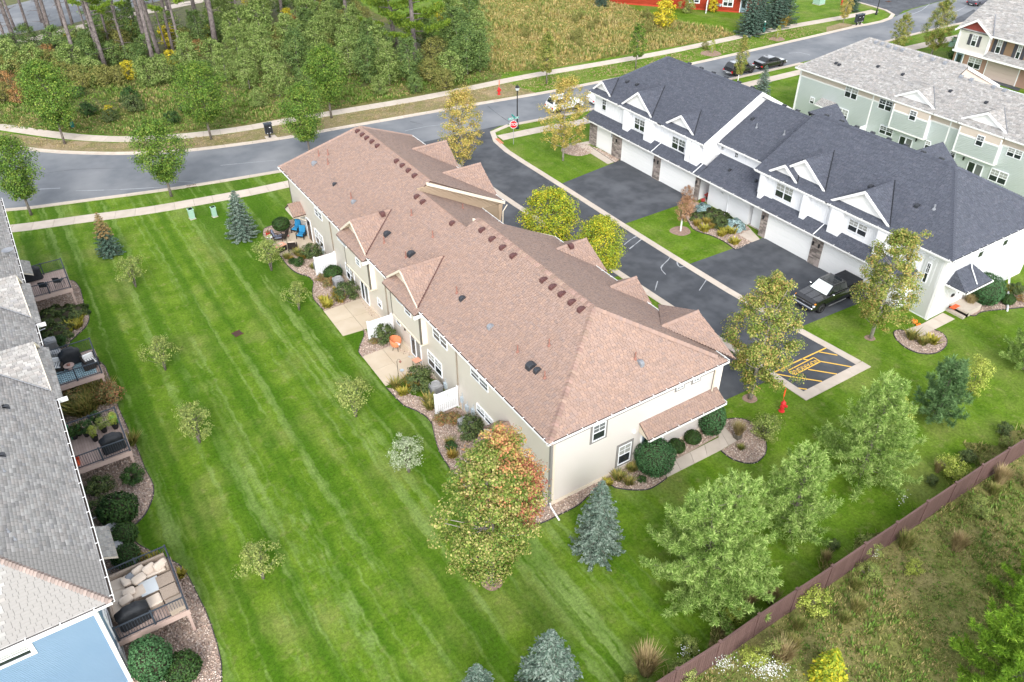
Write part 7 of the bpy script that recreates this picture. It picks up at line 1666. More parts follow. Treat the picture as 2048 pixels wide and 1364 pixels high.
for x0, x1 in ((-2.92, -1.97), (-1.95, -1.0)): sp('seat_cushion', x0, x1, 30.72, 31.45, DZ + .28, DZ + .44, 'beige', .05)
for y0, y1 in ((29.03, 29.85), (29.87, 30.7), (30.72, 31.45)): sp('seat_cushion', -3.68, -2.94, y0, y1, DZ + .28, DZ + .44, 'beige', .05)
gc = 'loose beige cushions on the near deck'
for i, (px, sx, rz, tl_, lb) in enumerate((((1425, 130), .72, .45, .9, 'beige back cushion leaning at the right end of the sofa'), ((1325, 165), .66, .35, .9, 'beige back cushion second from the right end of the sofa'), ((1230, 185), .62, .3, .9, 'beige back cushion in the middle of the sofa'), ((1235, 255), .70, .3, .35, 'long beige cushion lying on the sofa seat'), ((1120, 280), .62, 1.75, .3, 'beige cushion in the sofa corner'), ((1145, 375), .62, .05, .3, 'beige cushion below the sofa corner'), ((1120, 445), .66, .3, .3, 'beige cushion beside the black grill cover'))):
    cushion(D(Z110(px)[0], DZ + .56), sx, .44, .2, rz, M['beige'], lb, tl_, gc)
cushion(D(Z110((1155, 240))[0], DZ + .58), .38, .36, .14, .5, M['greyvent'], 'small pale grey cushion in the sofa corner', .5)
for px, lb in (((1225, 365), 'beige ottoman left of the glass topped table'), ((1370, 440), 'beige ottoman before the wicker table'), ((1030, 520), 'beige ottoman beside the black grill cover')):
    c = D(Z110(px)[0], DZ + .42); t = thing('ottoman', lb, 'ottoman', (c[0], c[1], DZ), .08); MB().box(-.33, .33, -.33, .33, .02, .28).obj('base', M['wicker'], t, bevel=.02); MB().box(-.33, .33, -.33, .33, .281, .43).obj('seat_cushion', M['beige'], t, bevel=.05)
c = D(Z110((1330, 320))[0], DZ + .4); t = thing('glass_table', 'square wicker table with a glass top in front of the sofa', 'table', (c[0], c[1], DZ), .03); MB().box(-.42, .42, -.42, .42, .02, .36).obj('base', M['wicker'], t, bevel=.02); MB().box(-.46, .46, -.46, .46, .37, .39).obj('glass_top', M['lampglass'], t)
for px, lb in (((1470, 265), 'wicker slab table by the deck rail, farther one'), ((1505, 360), 'wicker slab table by the deck rail, middle one'), ((1560, 470), 'wicker slab table by the deck rail, nearest one')):
    c = D(Z110(px)[0], DZ + .4); t = thing('wicker_table', lb, 'table', (c[0], c[1], DZ), .03, 'wicker tables by the deck rail'); MB().box(-.36, .36, -.38, .38, .02, .38).obj('base', M['wicker'], t, bevel=.02); MB().box(-.38, .38, -.40, .40, .381, .41).obj('table_top', M['wicker'], t)
def mesh_chair(loc, rz, label, m='dkmetal', seatm='cover', group='black chairs on the farthest deck'):
    t = thing('patio_chair', label, 'chair', loc, rz, group)
    for x in (-.25, .25):
        MB().tube([(x, -.28, 0), (x, -.24, .43)], .018, 5).obj('leg', M[m], t); MB().tube([(x, .30, 0), (x, .24, .43)], .018, 5).obj('leg', M[m], t)
        MB().tube([(x * 1.1, -.26, .43), (x * 1.1, -.22, .64), (x * 1.1, .24, .66)], .018, 5).obj('arm', M[m], t)
    MB().box(-.26, .26, -.26, .26, .41, .45).obj('seat', M[seatm], t, bevel=.015)
    MB().extrude([(-.26, .24, .45), (.26, .24, .45), (.24, .42, .98), (-.24, .42, .98)], (0, .03, 0)).obj('backrest', M[seatm], t)
mesh_chair(D(Z390((545, 1130))[0]), math.pi * .9, 'black metal chair on the farthest deck, left one'); mesh_chair(D(Z390((715, 1075))[0]), math.pi * 1.1 - .7, 'black metal chair on the farthest deck, right one')
rugq = [D(Z600(q_)[0], DZ + .012) for q_ in ((610, 860), (1030, 745), (960, 640), (640, 760))]
rug = prop(MB().add([(*q_[:2], DZ + .006) for q_ in ((-3.6, 50.05), (-.95, 50.05), (-.95, 52.2), (-3.6, 52.2))] + [(*q_[:2], DZ + .016) for q_ in ((-3.6, 50.05), (-.95, 50.05), (-.95, 52.2), (-3.6, 52.2))], [(4, 5, 6, 7), (0, 1, 5, 4), (1, 2, 6, 5), (2, 3, 7, 6), (3, 0, 4, 7)]).obj('rug', M['rug']), 'pale blue rug with dark curving lines on the deck', 'rug')
rp_ = MB()
for k in range(9):
    for s_ in (1, -1):
        for i in range(8):
            x0 = -3.55 + i * .32; y0 = 50.1 + k * .24 + s_ * .10 * math.sin(i * 1.57); y1 = 50.1 + k * .24 + s_ * .10 * math.sin((i + 1) * 1.57)
            if y0 < 52.15 and y1 < 52.15: stripe(rp_, (x0, max(50.08, y0)), (x0 + .32, max(50.08, y1)), .035, DZ + .018)
rp_.obj('rug_pattern', M['signnavy'] if 'signnavy' in M else M['railing'], rug)
stripem = mat('striped_cushion', (.75, .74, .72), rough=.85)
for px, rz, lb in (((985, 660), .2, 'dark wicker lounger with white striped cushions at the far right of the rug'), ((610, 710), -.3, 'dark wicker lounger with white striped cushions at the left of the rug')):
    c = D(Z600(px)[0], DZ + .35); t = thing('lounge_chair', lb, 'chair', (c[0], c[1], DZ), rz, 'dark loungers on the rug deck')
    MB().box(-.42, .42, -.40, .40, .03, .30).obj('base', M['darkwicker'], t, bevel=.02); MB().box(-.46, -.36, -.40, .40, .03, .58).box(.36, .46, -.40, .40, .03, .58).obj('arm', M['darkwicker'], t)
    MB().box(-.46, .46, .36, .46, .03, .70).obj('backrest', M['darkwicker'], t); MB().box(-.35, .35, -.38, .34, .301, .42).obj('seat_cushion', stripem, t, bevel=.04); MB().box(-.35, .35, .2, .35, .42, .78).obj('back_cushion', stripem, t, bevel=.05)
    for k in range(5): MB().box(-.34 + k * .15, -.30 + k * .15, -.37, .19, .418, .426).obj('stripe', M['railing'], t)
c = D(Z600((985, 745))[0], DZ); t = thing('side_table', 'dark wicker box table beside the deck rail', 'table', c, .1); MB().box(-.38, .38, -.24, .24, .02, .42).obj('base', M['darkwicker'], t, bevel=.02); MB().box(-.4, .4, -.26, .26, .421, .45).obj('table_top', M['cover'], t)
c = D(Z600((770, 760))[0], DZ); t = thing('fire_bowl', 'small round table with ornaments in the middle of the rug', 'table', c); MB().lathe([(.2, 0), (.12, .1), (.1, .3), (.34, .34), (.34, .38)], 14).obj('stand', M['deckrim'], t); MB().lathe([(.1, .38), (.12, .46), (.03, .5)], 10).obj('ornament', M['pipe'], t)
def pot_plant(loc, kind, label, sc=.5, potm='dkmetal', ph=.32, pr=.2, group='potted plants'):
    t = thing('potted_plant', label, 'potted plant', loc, rnd.uniform(0, 6), group)
    MB().lathe([(pr * .75, 0), (pr, ph), (pr * 1.06, ph), (pr * 1.06, ph + .03), (pr * .85, ph + .02), (pr * .8, ph - .04)], 14).obj('pot', M[potm], t)
    o = link('foliage', K[kind].crown, t); o.location = (0, 0, ph - .02); o.scale = (sc,) * 3
gd = 'potted plants on the grill deck'
for px, k, sc, lb in (((735, 275), 'bushgr', .55, 'dark leafy potted plant by the house wall on the grill deck'), ((850, 250), 'bushgr', .75, 'large dark potted shrub in the middle of the grill deck'), ((935, 295), 'sapling', .28, 'lime green potted plant left of the covered grill'), ((1020, 210), 'bushlt', .5, 'yellow-green potted bush behind the covered grill'), ((1130, 175), 'sapling', .32, 'lime potted plant in the far corner of the grill deck'), ((950, 140), 'bushgr', .6, 'green potted plant at the far rail of the grill deck'), ((775, 240), 'thickC', .2, 'olive potted plant near the wall on the grill deck')): pot_plant(D(Z82(px)[0]), k, lb, sc, group=gd)
prop(MB().lathe([(.17, 0), (.22, .42), (.235, .45), (.19, .43), (.17, .08)], 16, D(Z82((755, 530))[0])).obj('bucket', M['redorange']), 'orange bucket at the near left corner of the grill deck', 'bucket')
t = thing('garden_chair', 'green plastic chair half hidden by the roof edge on the grill deck', 'chair', D(Z82((665, 285))[0])); MB().box(-.25, .25, -.25, .25, .38, .43).obj('seat', M['greenplastic'] if 'greenplastic' in M else M['dkgreen'], t); MB().box(-.25, .25, .2, .27, .43, .85).obj('backrest', M['dkgreen'], t)
for x in (-.22, .22):
    for y in (-.22, .22): MB().tube([(x, y, 0), (x, y, .38)], .02, 5).obj('leg', M['dkgreen'], t)
prop(MB().box(*(lambda c: (c[0] - .2, c[0] + .2, c[1] - .2, c[1] + .2, DZ, DZ + .5))(D(Z82((1118, 125))[0]))).obj('planter_box', M['limebox'] if 'limebox' in M else M['dkgreen'], bevel=.02), 'bright green planter box in the far corner of the grill deck', 'planter')

# ================================================================== PATIO FURNITURE OF THE CREAM ROW
def P0(px, z=.06): p = at(*ZPT(px)[0], z); return (p.x, p.y, .06)
def arm_chair(loc, rz, label, frame, cush, group=None, name='armchair'):
    t = thing(name, label, 'chair', loc, rz, group)
    for x in (-.34, .34):
        MB().box(x - .03, x + .03, -.36, .36, .5, .55).obj('arm', M[frame], t)
        for y in (-.34, .34): MB().box(x - .03, x + .03, y - .03, y + .03, 0, .5).obj('leg', M[frame], t)
    MB().box(-.34, .34, -.36, .36, .22, .28).obj('seat_frame', M[frame], t)
    MB().extrude([(-.34, .32, .28), (.34, .32, .28), (.34, .5, .98), (-.34, .5, .98)], (0, .05, 0)).obj('back_frame', M[frame], t)
    if cush:
        MB().box(-.31, .31, -.37, .33, .285, .44).obj('seat_cushion', M[cush], t, bevel=.05)
        MB().extrude([(-.3, .19, .44), (.3, .19, .44), (.29, .36, 1.02), (-.29, .36, 1.02)], (0, .13, 0)).obj('back_cushion', M[cush], t, bevel=.04)
    return t
arm_chair(P0((1120, 350)), -.9, 'patio armchair with bright blue cushions, the one farther from the camera', 'dkmetal', 'blueplastic', 'blue cushioned armchairs')
arm_chair(P0((1270, 530)), -.75, 'patio armchair with bright blue cushions, the one by the door', 'dkmetal', 'blueplastic', 'blue cushioned armchairs')
arm_chair(P0((560, 610)), 1.3, 'dark wicker recliner with grey-blue cushions on the far patio', 'darkwicker', 'greycushion')
arm_chair(P0((710, 560)), -2.4, 'dark open framed chair beside the grey-blue recliner', 'darkwicker', None)
arm_chair(P0((1010, 900)), 2.75, 'dark wooden chair with its back to the camera on the far patio', 'darkwicker', 'beige')
c = P0((630, 930)); t = thing('fire_table', 'dark planter-like fire table with a pinkish top at the patio edge', 'table', c, .3); MB().box(-.5, .5, -.3, .3, 0, .52).obj('base', M['darkwicker'], t, bevel=.02); MB().box(-.52, .52, -.32, .32, .521, .56).obj('table_top', M['pink'], t); MB().box(-.3, .3, -.12, .12, .561, .6).obj('cushion', M['beige'], t, bevel=.015)
pot_plant(P0((255, 480)), 'flower', 'red flower pot at the gravel corner of the far patio', .35, 'red', .32, .2, None)
c = P0((330, 640)); t = thing('side_table', 'white round side table under the small tree', 'table', c); MB().lathe([(.2, 0), (.03, .03), (.03, .45), (.3, .46), (.3, .49)], 14).obj('stand', M['vinyl'], t); MB().lathe([(.06, .49), (.08, .6), (.05, .66)], 10).obj('ornament', M['beige'], t)
def shepherd_hook(px, label, h=1.9):
    t = thing('garden_pole', label, 'garden pole', at(*px)); MB().tube([(0, 0, -.1), (0, 0, h)], .018, 6).tube([(0, 0, h), (.08, 0, h + .12), (.2, 0, h + .1), (.24, 0, h)], .012, 5).obj('pole', M['dkmetal'], t); MB().lathe([(.04, -.1), (.10, -.02), (.05, .06), (.02, .1)], 8, (.24, 0, h - .12)).obj('feeder', M['pipe'], t)
shepherd_hook((579, 511), 'thin dark pole with a hook at the edge of the far patio', 2.0); shepherd_hook((798.6, 766), 'thin dark pole standing at the edge of the rattan chair patio', 1.9)
c = at(*Z700((530, 450))[0], .06); t = thing('rattan_chair', 'round orange rattan chair with a white cushion on the patio', 'chair', c, .75)
for a in (.8, 2.35, 3.9, 5.5): MB().tube([(math.cos(a) * .3, math.sin(a) * .3, 0), (math.cos(a) * .22, math.sin(a) * .22, .42)], .018, 5).obj('leg', M['dkmetal'], t)
sh_ = MB(); V, F = [], []
for i, (rr, z, cut) in enumerate(((.12, .42, 0), (.36, .44, 0), (.42, .60, .0), (.45, .78, .35), (.44, .95, .6))):
    for k in range(17): a = math.pi * (-.28 + .12 * cut + (1.56 - .24 * cut) * k / 16); V.append((math.cos(a) * rr, math.sin(a) * rr, z + .12 * math.sin(max(0, a)) * (i > 2)))
for i in range(4):
    for k in range(16): a = i * 17 + k; F.append((a, a + 1, a + 18, a + 17))
sh_.add(V, F).add([(v[0] * .94, v[1] * .94, v[2] + .02) for v in V], F).obj('shell', M['orange'], t)
cushion((c.x, c.y - .05, .54), .5, .46, .13, .4, M['vinyl'], 'white cushion on the orange rattan chair')
c = at(*Z700((765, 630))[0], .06); t = thing('side_table', 'small salmon pink square table on the patio', 'table', c, .1); MB().box(-.27, .27, -.27, .27, .46, .5).obj('table_top', M['pink'], t, bevel=.01)
for x in (-.22, .22):
    for y in (-.22, .22): MB().tube([(x, y, 0), (x, y, .46)], .015, 5).obj('leg', M['dkmetal'], t)
c = at(*Z700((590, 690))[0], .06); prop(MB().lathe([(.02, 0), (.14, .02), (.16, .06), (.12, .05), (.02, .03)], 12, c).obj('bird_bath_dish', M['conduit']), 'small grey dish lying on the patio beside the pole', 'dish')
prop(MB().tube([at(*q_, .075) for q_ in Z700((660, 530), (690, 518), (715, 532), (690, 540), (665, 530))], .02, 5).obj('garden_hose', M['conduit']), 'small coil of blue-grey hose on the patio slab', 'hose')
for px, lb in (((1071, 985), 'black covered grill behind the red maple at the near corner'),): covered_grill(tuple(at(*px)), 1.5, lb, 1.2, .6)

# ================================================================== PLANTS IN THE BEDS
def beds(fn, items, where, grp):
    for px, k, sc, lb in items: p = at(*fn(px)[0]); K[k].put(p, ' '.join(f'{lb} {where}'.split()[:16]), 'plant', rnd.uniform(0, 6.28), sc, grp)
beds(Z520, [((275, 245), 'yewlow', 1.25, 'round clipped shrub north of the furnished patio'), ((335, 605), 'lily', .9, 'grassy clump at the tip'), ((468, 560), 'lily', 1.1, 'drooping gold-green clump beside the patio'), ((385, 625), 'gold', .7, 'orange tinted perennial'), ((530, 605), 'gold', 1.1, 'golden perennial left of the tall dark bush'), ((405, 665), 'bushgr', .5, 'small dark green mound'), ((490, 690), 'bushgr', .75, 'round dark green mound at the lawn edge'), ((640, 590), 'bushdk', 1.25, 'tall dark bush behind the first white screen'), ((668, 730), 'lily', .8, 'straggly plant left of the first white screen'), ((915, 850), 'yewlow', 1.2, 'low dark hedge plant before the first white screen'), ((760, 880), 'flower', .9, 'reddish straggly shrub'), ((855, 945), 'flower', 1.1, 'reddish flowering shrub before the air conditioner'), ((935, 995), 'gold', .6, 'small orange plant before the air conditioner'), ((945, 1085), 'gold', 1.1, 'upper golden perennial above the bare patio'), ((1000, 1140), 'gold', 1.15, 'lower golden perennial above the bare patio'), ((800, 1140), 'hosta', 1.2, 'yellow hosta nearest the lawn'), ((840, 1200), 'hosta', 1.3, 'yellow hosta touching the bare patio'), ((1100, 1090), 'bushdk', 1.35, 'spreading dark bush in the corner of the bare patio')], 'in the far gravel bed', 'plants in the gravel beds of the cream row')
beds(Z700, [((385, 350), 'bushdk', 1.3, 'big dark bush hiding the middle white screen'), ((275, 385), 'flower', .7, 'pink tinged small shrub left of the big dark bush'), ((530, 880), 'lily', 1.2, 'gold-green clump below the pole'), ((668, 835), 'gold', 1.25, 'golden perennial beside the patio'), ((730, 905), 'gold', 1.15, 'golden perennial beside the dark bush'), ((605, 955), 'hosta', 1.2, 'lime hosta before the golden perennials'), ((815, 870), 'bushdk', 1.5, 'dark bush beside the air conditioner'), ((905, 1060), 'lily', 1.2, 'brownish clump left of the nearest white screen'), ((910, 1130), 'lily', 1.1, 'green clump before the nearest white screen'), ((1030, 1280), 'flower', 1.0, 'pale straggly shrub at the lawn edge'), ((1180, 1290), 'flower', 1.2, 'red flowering shrub before the nearest air conditioner')], 'in the middle gravel bed', 'plants in the gravel beds of the cream row')
beds(ZB, [((710, 800), 'bushdk', 1.35, 'dark bush against the wall by the nearest air conditioner'), ((600, 880), 'bushgr', .6, 'small dark green mound'), ((605, 925), 'gold', 1.0, 'yellow-green clump'), ((590, 850), 'lily', .8, 'brownish tuft')], 'behind the red maple', 'plants in the gravel beds of the cream row')
beds(Z8, [((1045, 885), 'yewball', 1.05, 'big round clipped bush'), ((1200, 755), 'yewlow', .85, 'left of two small clipped balls'), ((1310, 695), 'yewlow', .85, 'right of two small clipped balls'), ((1430, 630), 'arborC', 1.12, 'tall rounded arborvitae'), ((800, 955), 'lily', 1.1, 'grassy clump nearest the slim spruce'), ((880, 985), 'lily', .9, 'grassy clump at the bed edge'), ((965, 965), 'bushgr', .42, 'small green mound'), ((895, 890), 'lily', .9, 'reddish grassy clump close to the wall'), ((735, 985), 'hosta', .8, 'yellow tuft behind the slim spruce')], 'along the near end wall', 'plants along the near end wall')
beds(Z8, [((1800, 660), 'bushlt', 1.15, 'airy pale green shrub'), ((1640, 745), 'lily', .6, 'small green tuft')], 'in the gravel circle by the walk', None)
c = at(*Z8((1618, 668))[0], .05); t = thing('potted_plant', 'dry orange grass in a dark square pot by the walk', 'potted plant', c); MB().box(-.2, .2, -.2, .2, 0, .36).obj('pot', M['bronze'], t, bevel=.02); o = link('foliage', K['ornam'].crown, t); o.location = (0, 0, .32); o.scale = (.7, .7, .55)
beds(Z136, [((460, 420), 'bluej', 1.0, 'left dwarf blue spruce'), ((1060, 740), 'bluej', 1.1, 'right dwarf blue spruce'), ((370, 560), 'juniper', .85, 'dark juniper under the brown tree'), ((680, 540), 'juniper', 1.15, 'olive juniper below the left blue spruce'), ((760, 740), 'bushdk', 1.1, 'dark upright bush in the middle'), ((880, 620), 'juniper', .8, 'small dark juniper against the white wall'), ((330, 700), 'gold', 1.1, 'yellow clump at the lawn edge'), ((520, 660), 'gold', 1.0, 'yellow clump in the middle'), ((470, 800), 'hosta', 1.4, 'wide yellow clump'), ((620, 745), 'gold', .9, 'yellow clump left of the dark bush'), ((860, 850), 'hosta', 1.3, 'yellow clump below the dark bush'), ((1000, 840), 'hosta', 1.4, 'yellow clump before the right blue spruce'), ((800, 895), 'hosta', 1.1, 'lower yellow clump'), ((1055, 1050), 'hosta', 1.3, 'lone yellow-green clump by the driveway'), ((120, 190), 'brownb', 1.0, 'brown twiggy bush at the driveway edge'), ((150, 480), 'brownb', 1.2, 'brown twiggy bush left of the blue spruces')], 'in the bed before the white row', 'plants in the bed before the white row')
for px, sc, lb in (((530, 180), .5, 'red flowering plant inside the recessed entry'), ((440, 270), .4, 'red flowering plant on the entry step')): pot_plant(tuple(at(*Z136(px)[0], .06)), 'redfl', lb, sc, 'dkmetal', .25, .16, None)  if 'redfl' in K else None
beds(Z17, [((210, 1160), 'lily', 1.3, 'left grassy clump'), ((310, 1210), 'lily', 1.1, 'middle grassy clump'), ((400, 1195), 'hosta', 1.4, 'right yellow-green clump'), ((890, 800), 'yewball', 1.15, 'large round clipped bush by the end door'), ((760, 850), 'ornam', .7, 'arching pale grass by the steps'), ((770, 790), 'flower', .9, 'pink flowering shrub by the steps'), ((1135, 815), 'yewlow', .85, 'small clipped ball right of the downspout'), ((1150, 700), 'hosta', 1.4, 'lime clump at the far right wall'), ((1220, 720), 'bushdk', .9, 'dark shrub at the far right wall'), ((1260, 790), 'flower', .8, 'purplish shrub at the right edge')], 'beside the white row corner', 'plants beside the white row corner')
beds(Z600, [((590, 190), 'juniper', 1.15, 'dark juniper under the farthest deck'), ((780, 165), 'juniper', 1.15, 'dark juniper nearest the lawn'), ((560, 290), 'juniper', 1.1, 'dark juniper beside the roof edge'), ((640, 370), 'juniper', 1.1, 'dark juniper above the air conditioner'), ((690, 495), 'bushgr', .8, 'dark green shrub beside the covered grill'), ((885, 190), 'hosta', .8, 'topmost yellow hosta'), ((865, 240), 'hosta', 1.0, 'yellow hosta second from the top'), ((850, 300), 'hosta', 1.25, 'large yellow hosta at the lawn edge'), ((735, 310), 'hosta', 1.2, 'yellow hosta beside the junipers'), ((735, 375), 'hosta', 1.15, 'lowest yellow hosta'), ((765, 245), 'hosta', .6, 'smallest yellow hosta')], 'in the bed of the left row', 'plants in the bed of the left row')
for i, (x, y) in enumerate(((830, 1130), (900, 1080), (980, 1060), (1060, 1030), (1150, 1020), (1210, 1060), (860, 1200), (950, 1160), (1050, 1130), (1140, 1110), (1230, 1120), (800, 1240), (900, 1260), (1000, 1220))): p = at(*Z600((x, y))[0]); K['lily' if i % 5 else 'flower'].put(p, 'olive and rust daylily clump above the plant deck', 'plant', i * 1.1, 1.7, 'daylilies massed above the plant deck')
beds(Z82, [((1310, 700), 'bushgr', 1.05, 'round dark shrub under the plant deck corner'), ((980, 800), 'bushdk', 1.1, 'low dark shrub near the wall'), ((1030, 1000), 'bushdk', 1.1, 'purplish dark shrub'), ((1190, 1060), 'yewlow', 1.7, 'big dark yew'), ((1225, 1280), 'yewlow', 1.2, 'dark yew right of the air conditioners'), ((1290, 330), 'lily', 1.3, 'arching clump at the plant deck corner')], 'in the gravel of the left row', 'plants in the bed of the left row')
beds(Z110, [((1150, 110), 'yewlow', 1.15, 'dark yew behind the sofa deck'), ((1285, 90), 'gold', .8, 'orange clump behind the sofa deck'), ((1370, 80), 'hosta', 1.0, 'yellow hosta behind the sofa deck'), ((1610, 230), 'hosta', .9, 'lime plant right of the sofa deck'), ((1410, 1120), 'arborC', 1.25, 'bright green rounded arborvitae at the bottom edge'), ((1655, 1110), 'yewlow', 1.3, 'dark round yew at the bottom edge')], 'in the gravel', 'plants in the bed of the left row')

# ================================================================== VEHICLES
def arc_pts(cx, cz, r_, n=9): return [(cx + r_ * math.cos(math.pi - math.pi * k / n), cz + r_ * math.sin(math.pi - math.pi * k / n)) for k in range(n + 1)]
def vehicle(name, label, cat, loc, rz, paint, spec, group=None):
    """spec: L length, W width, belt profile (x,z) from rear to front, wheels, cab (base x0,x1,z / roof x0,x1,z)"""
    t = thing(name, label, cat, loc, rz, group); Wd = spec['W'] / 2; wr_ = spec['wr']; wx = spec['wx']; zb = spec['zb']
    prof = list(spec['top'])                                            # rear to front along the top
    under = [(prof[-1][0] - .02, zb)]
    for cx in (wx[1], wx[0]): under += [(x, z) for x, z in reversed(arc_pts(cx, wr_ * .98, wr_ * 1.17)) if z > zb - .02 or True]
    under = [(x, max(z, zb)) for x, z in under] + [(prof[0][0] + .02, zb)]
    poly = prof + under
    me = bpy.data.meshes.new('body'); bm = bmesh.new()
    a = [bm.verts.new((x, -Wd, z)) for x, z in poly]; b = [bm.verts.new((x, Wd, z)) for x, z in poly]
    fa_ = bm.faces.new(a); fb_ = bm.faces.new(b[::-1]); n = len(poly)
    for i in range(n): bm.faces.new((a[i], b[i], b[(i + 1) % n], a[(i + 1) % n]))
    bmesh.ops.recalc_face_normals(bm, faces=bm.faces)
    ed = [e for e in bm.edges if e.verts[0].co.y == e.verts[1].co.y and min(e.verts[0].co.z, e.verts[1].co.z) > zb + .12 and any((abs(v.co.x - p[0]) < 1e-4 and abs(v.co.z - p[1]) < 1e-4) for v in e.verts for p in prof)]
    bmesh.ops.bevel(bm, geom=ed, offset=spec.get('bev', .09), segments=3, affect='EDGES', clamp_overlap=True)
    x0, x1 = prof[0][0], prof[-1][0]
    for v in bm.verts:                                                   # plan curvature and tumblehome
        f = abs((v.co.x - (x0 + x1) / 2) / ((x1 - x0) / 2)); v.co.y *= 1 - .10 * max(0, f - .72) / .28 - .03 * max(0, v.co.z - .8)
    bm.to_mesh(me); bm.free(); me.materials.append(M[paint]); body = link('body', me, t)
    c = spec['cab']; (bx0, bx1, bz), (rx0, rx1, rz_) = c; bw, rw = Wd * .93, Wd * .76
    cb = [(bx0, -bw, bz), (bx1, -bw * .94, bz), (bx1, bw * .94, bz), (bx0, bw, bz), (rx0, -rw, rz_), (rx1, -rw * .97, rz_), (rx1, rw * .97, rz_), (rx0, rw, rz_)]
    MB().add(cb, [(0, 1, 5, 4), (1, 2, 6, 5), (2, 3, 7, 6), (3, 0, 4, 7), (4, 5, 6, 7), (3, 2, 1, 0)]).obj('cabin', M[paint], t, bevel=.07, seg=2)
    def pane(idx, u0, u1, v0, v1, m, name='window', off=.012):
        P = [Vector(cb[i]) for i in idx]
        q = lambda u, v: (P[0].lerp(P[1], u)).lerp(P[3].lerp(P[2], u), v)
        nrm = (P[1] - P[0]).cross(P[3] - P[0]).normalized()
        if nrm.dot(sum(P, Vector()) / 4 - Vector(((bx0 + bx1) / 2, 0, bz + .2))) < 0: nrm = -nrm
        pts = [q(u0, v0) + nrm * off, q(u1, v0) + nrm * off, q(u1, v1) + nrm * off, q(u0, v1) + nrm * off]
        MB().extrude(pts, -nrm * .01).obj(name, M[m], t)
    pane((1, 2, 6, 5), .06, .94, .06, .92, spec.get('ws', 'carglass'), 'windscreen'); pane((3, 0, 4, 7), .08, .92, .12, .88, 'carglass', 'rear_window')
    for idx, fl in (((0, 1, 5, 4), 0), ((3, 2, 6, 7), 0)):
        for u0, u1 in spec['sidewin']: pane(idx, u0, u1, .14, .86, 'carglass', 'side_window')
    if spec.get('sunroof'): pane((4, 5, 6, 7), .12, .88, .14, .86, 'carglass', 'sunroof')
    tyre = MB().lathe([(wr_ * .60, -.11), (wr_ * .95, -.115), (wr_, -.07), (wr_, .07), (wr_ * .95, .115), (wr_ * .60, .11)], 22).mesh('tyre', M['tyre'], smooth=True)
    rm = MB().lathe([(.04, .10), (.10, .09), (wr_ * .60, .06), (wr_ * .62, .11), (wr_ * .60, .115), (wr_ * .56, .08)], 20)
    for k in range(6):
        a = k * math.pi / 3; cth, sth = math.cos(a), math.sin(a); pnt = lambda r1, o_, z: (cth * r1 - sth * o_, sth * r1 + cth * o_, z)
        rm.add([pnt(.05, -.03, .105), pnt(wr_ * .58, -.045, .108), pnt(wr_ * .58, .045, .108), pnt(.05, .03, .105)], [(0, 1, 2, 3)])
    rim = rm.mesh('rim', M['rim'])
    for x in wx:
        for sg in (1, -1):
            w_ = link('wheel', tyre, t); w_.location = (x, sg * (Wd - .10), wr_); w_.rotation_euler = (-sg * math.pi / 2, 0, 0); link('rim', rim, w_)
            MB().lathe([(wr_ * 1.12, -.02), (wr_ * 1.12, .02)], 16).mesh if False else None
    MB().box(wx[0] - wr_ * 1.1, wx[0] + wr_ * 1.1, -Wd + .22, Wd - .22, zb - .05, wr_ * 2).box(wx[1] - wr_ * 1.1, wx[1] + wr_ * 1.1, -Wd + .22, Wd - .22, zb - .05, wr_ * 2).obj('wheel_well', M['tyre'], t)
    xr, xf = prof[0][0], prof[-1][0]; zf = prof[-1][1]; zr = prof[0][1]
    for sg in (1, -1):
        MB().cbox((xf - .10, sg * (Wd * .80), zf - .02), .18, .36, .13).obj('headlight', M['headlight'], t, bevel=.02)
        MB().cbox((xr + .06, sg * (Wd * .82), zr - .18), .14, .26, spec.get('tlh', .2)).obj('tail_light', M['taillight'], t, bevel=.02)
        MB().cbox((spec['mir'], sg * (Wd + .10), bz + .12), .14, .2, .16).obj('mirror', M[spec.get('mirm', paint)], t, bevel=.04)
        MB().box(bx0 + .25, bx1 - .55, sg * (Wd - .005) - .012, sg * (Wd - .005) + .012, bz - .15, bz - .12).obj('door_handle', M['chrome'], t)
    MB().box(xf - .06, xf + .05, -Wd * .88, Wd * .88, zb + .08, zb + .28).obj('front_bumper', M[spec.get('bump', paint)], t, bevel=.04)
    MB().box(xr - .05, xr + .06, -Wd * .88, Wd * .88, zb + .08, zb + .26).obj('rear_bumper', M[spec.get('rbump', 'dkmetal')], t, bevel=.04)
    MB().box(xf - .02, xf + .025, -Wd * .6, Wd * .6, zb + .32, zf - .08).obj('grille', M['dkmetal'], t)
    MB().box(xr - .02, xr + .0, -.26, .26, zr - .42, zr - .28).obj('number_plate', M['signwhite'], t)
    return t, body
pick = dict(L=5.9, W=2.04, wr=.42, wx=(-1.78, 1.92), zb=.42, bev=.07, top=[(-2.93, .95), (-2.90, 1.33), (-.95, 1.34), (-.90, 1.30), (1.22, 1.28), (2.5, 1.20), (2.86, 1.08), (2.93, .9)], cab=((-.98, 1.42, 1.26), (-.78, .62, 1.90)), sidewin=((.12, .46), (.50, .86)), ws='sunshade', sunroof=True, mir=1.0, mirm='chrome', bump='chrome', rbump='chrome', tlh=.36)
pk, _ = vehicle('pickup_truck', 'black crew cab pickup with a bright windscreen shade parked before the white garages', 'pickup truck', (49.35, 31.02, .02), math.pi, 'carblack', pick)
MB().box(-2.86, -1.02, -.88, .88, 1.345, 1.375).obj('bed_cover', M['cover'], pk, bevel=.01)
MB().box(2.90, 2.965, -.74, .74, .93, .985).box(2.90, 2.96, -.74, .74, .74, .78).obj('chrome_bar', M['chrome'], pk)
MB().cbox((2.975, 0, .955), .03, .22, .08).obj('badge', M['chrome'], pk)
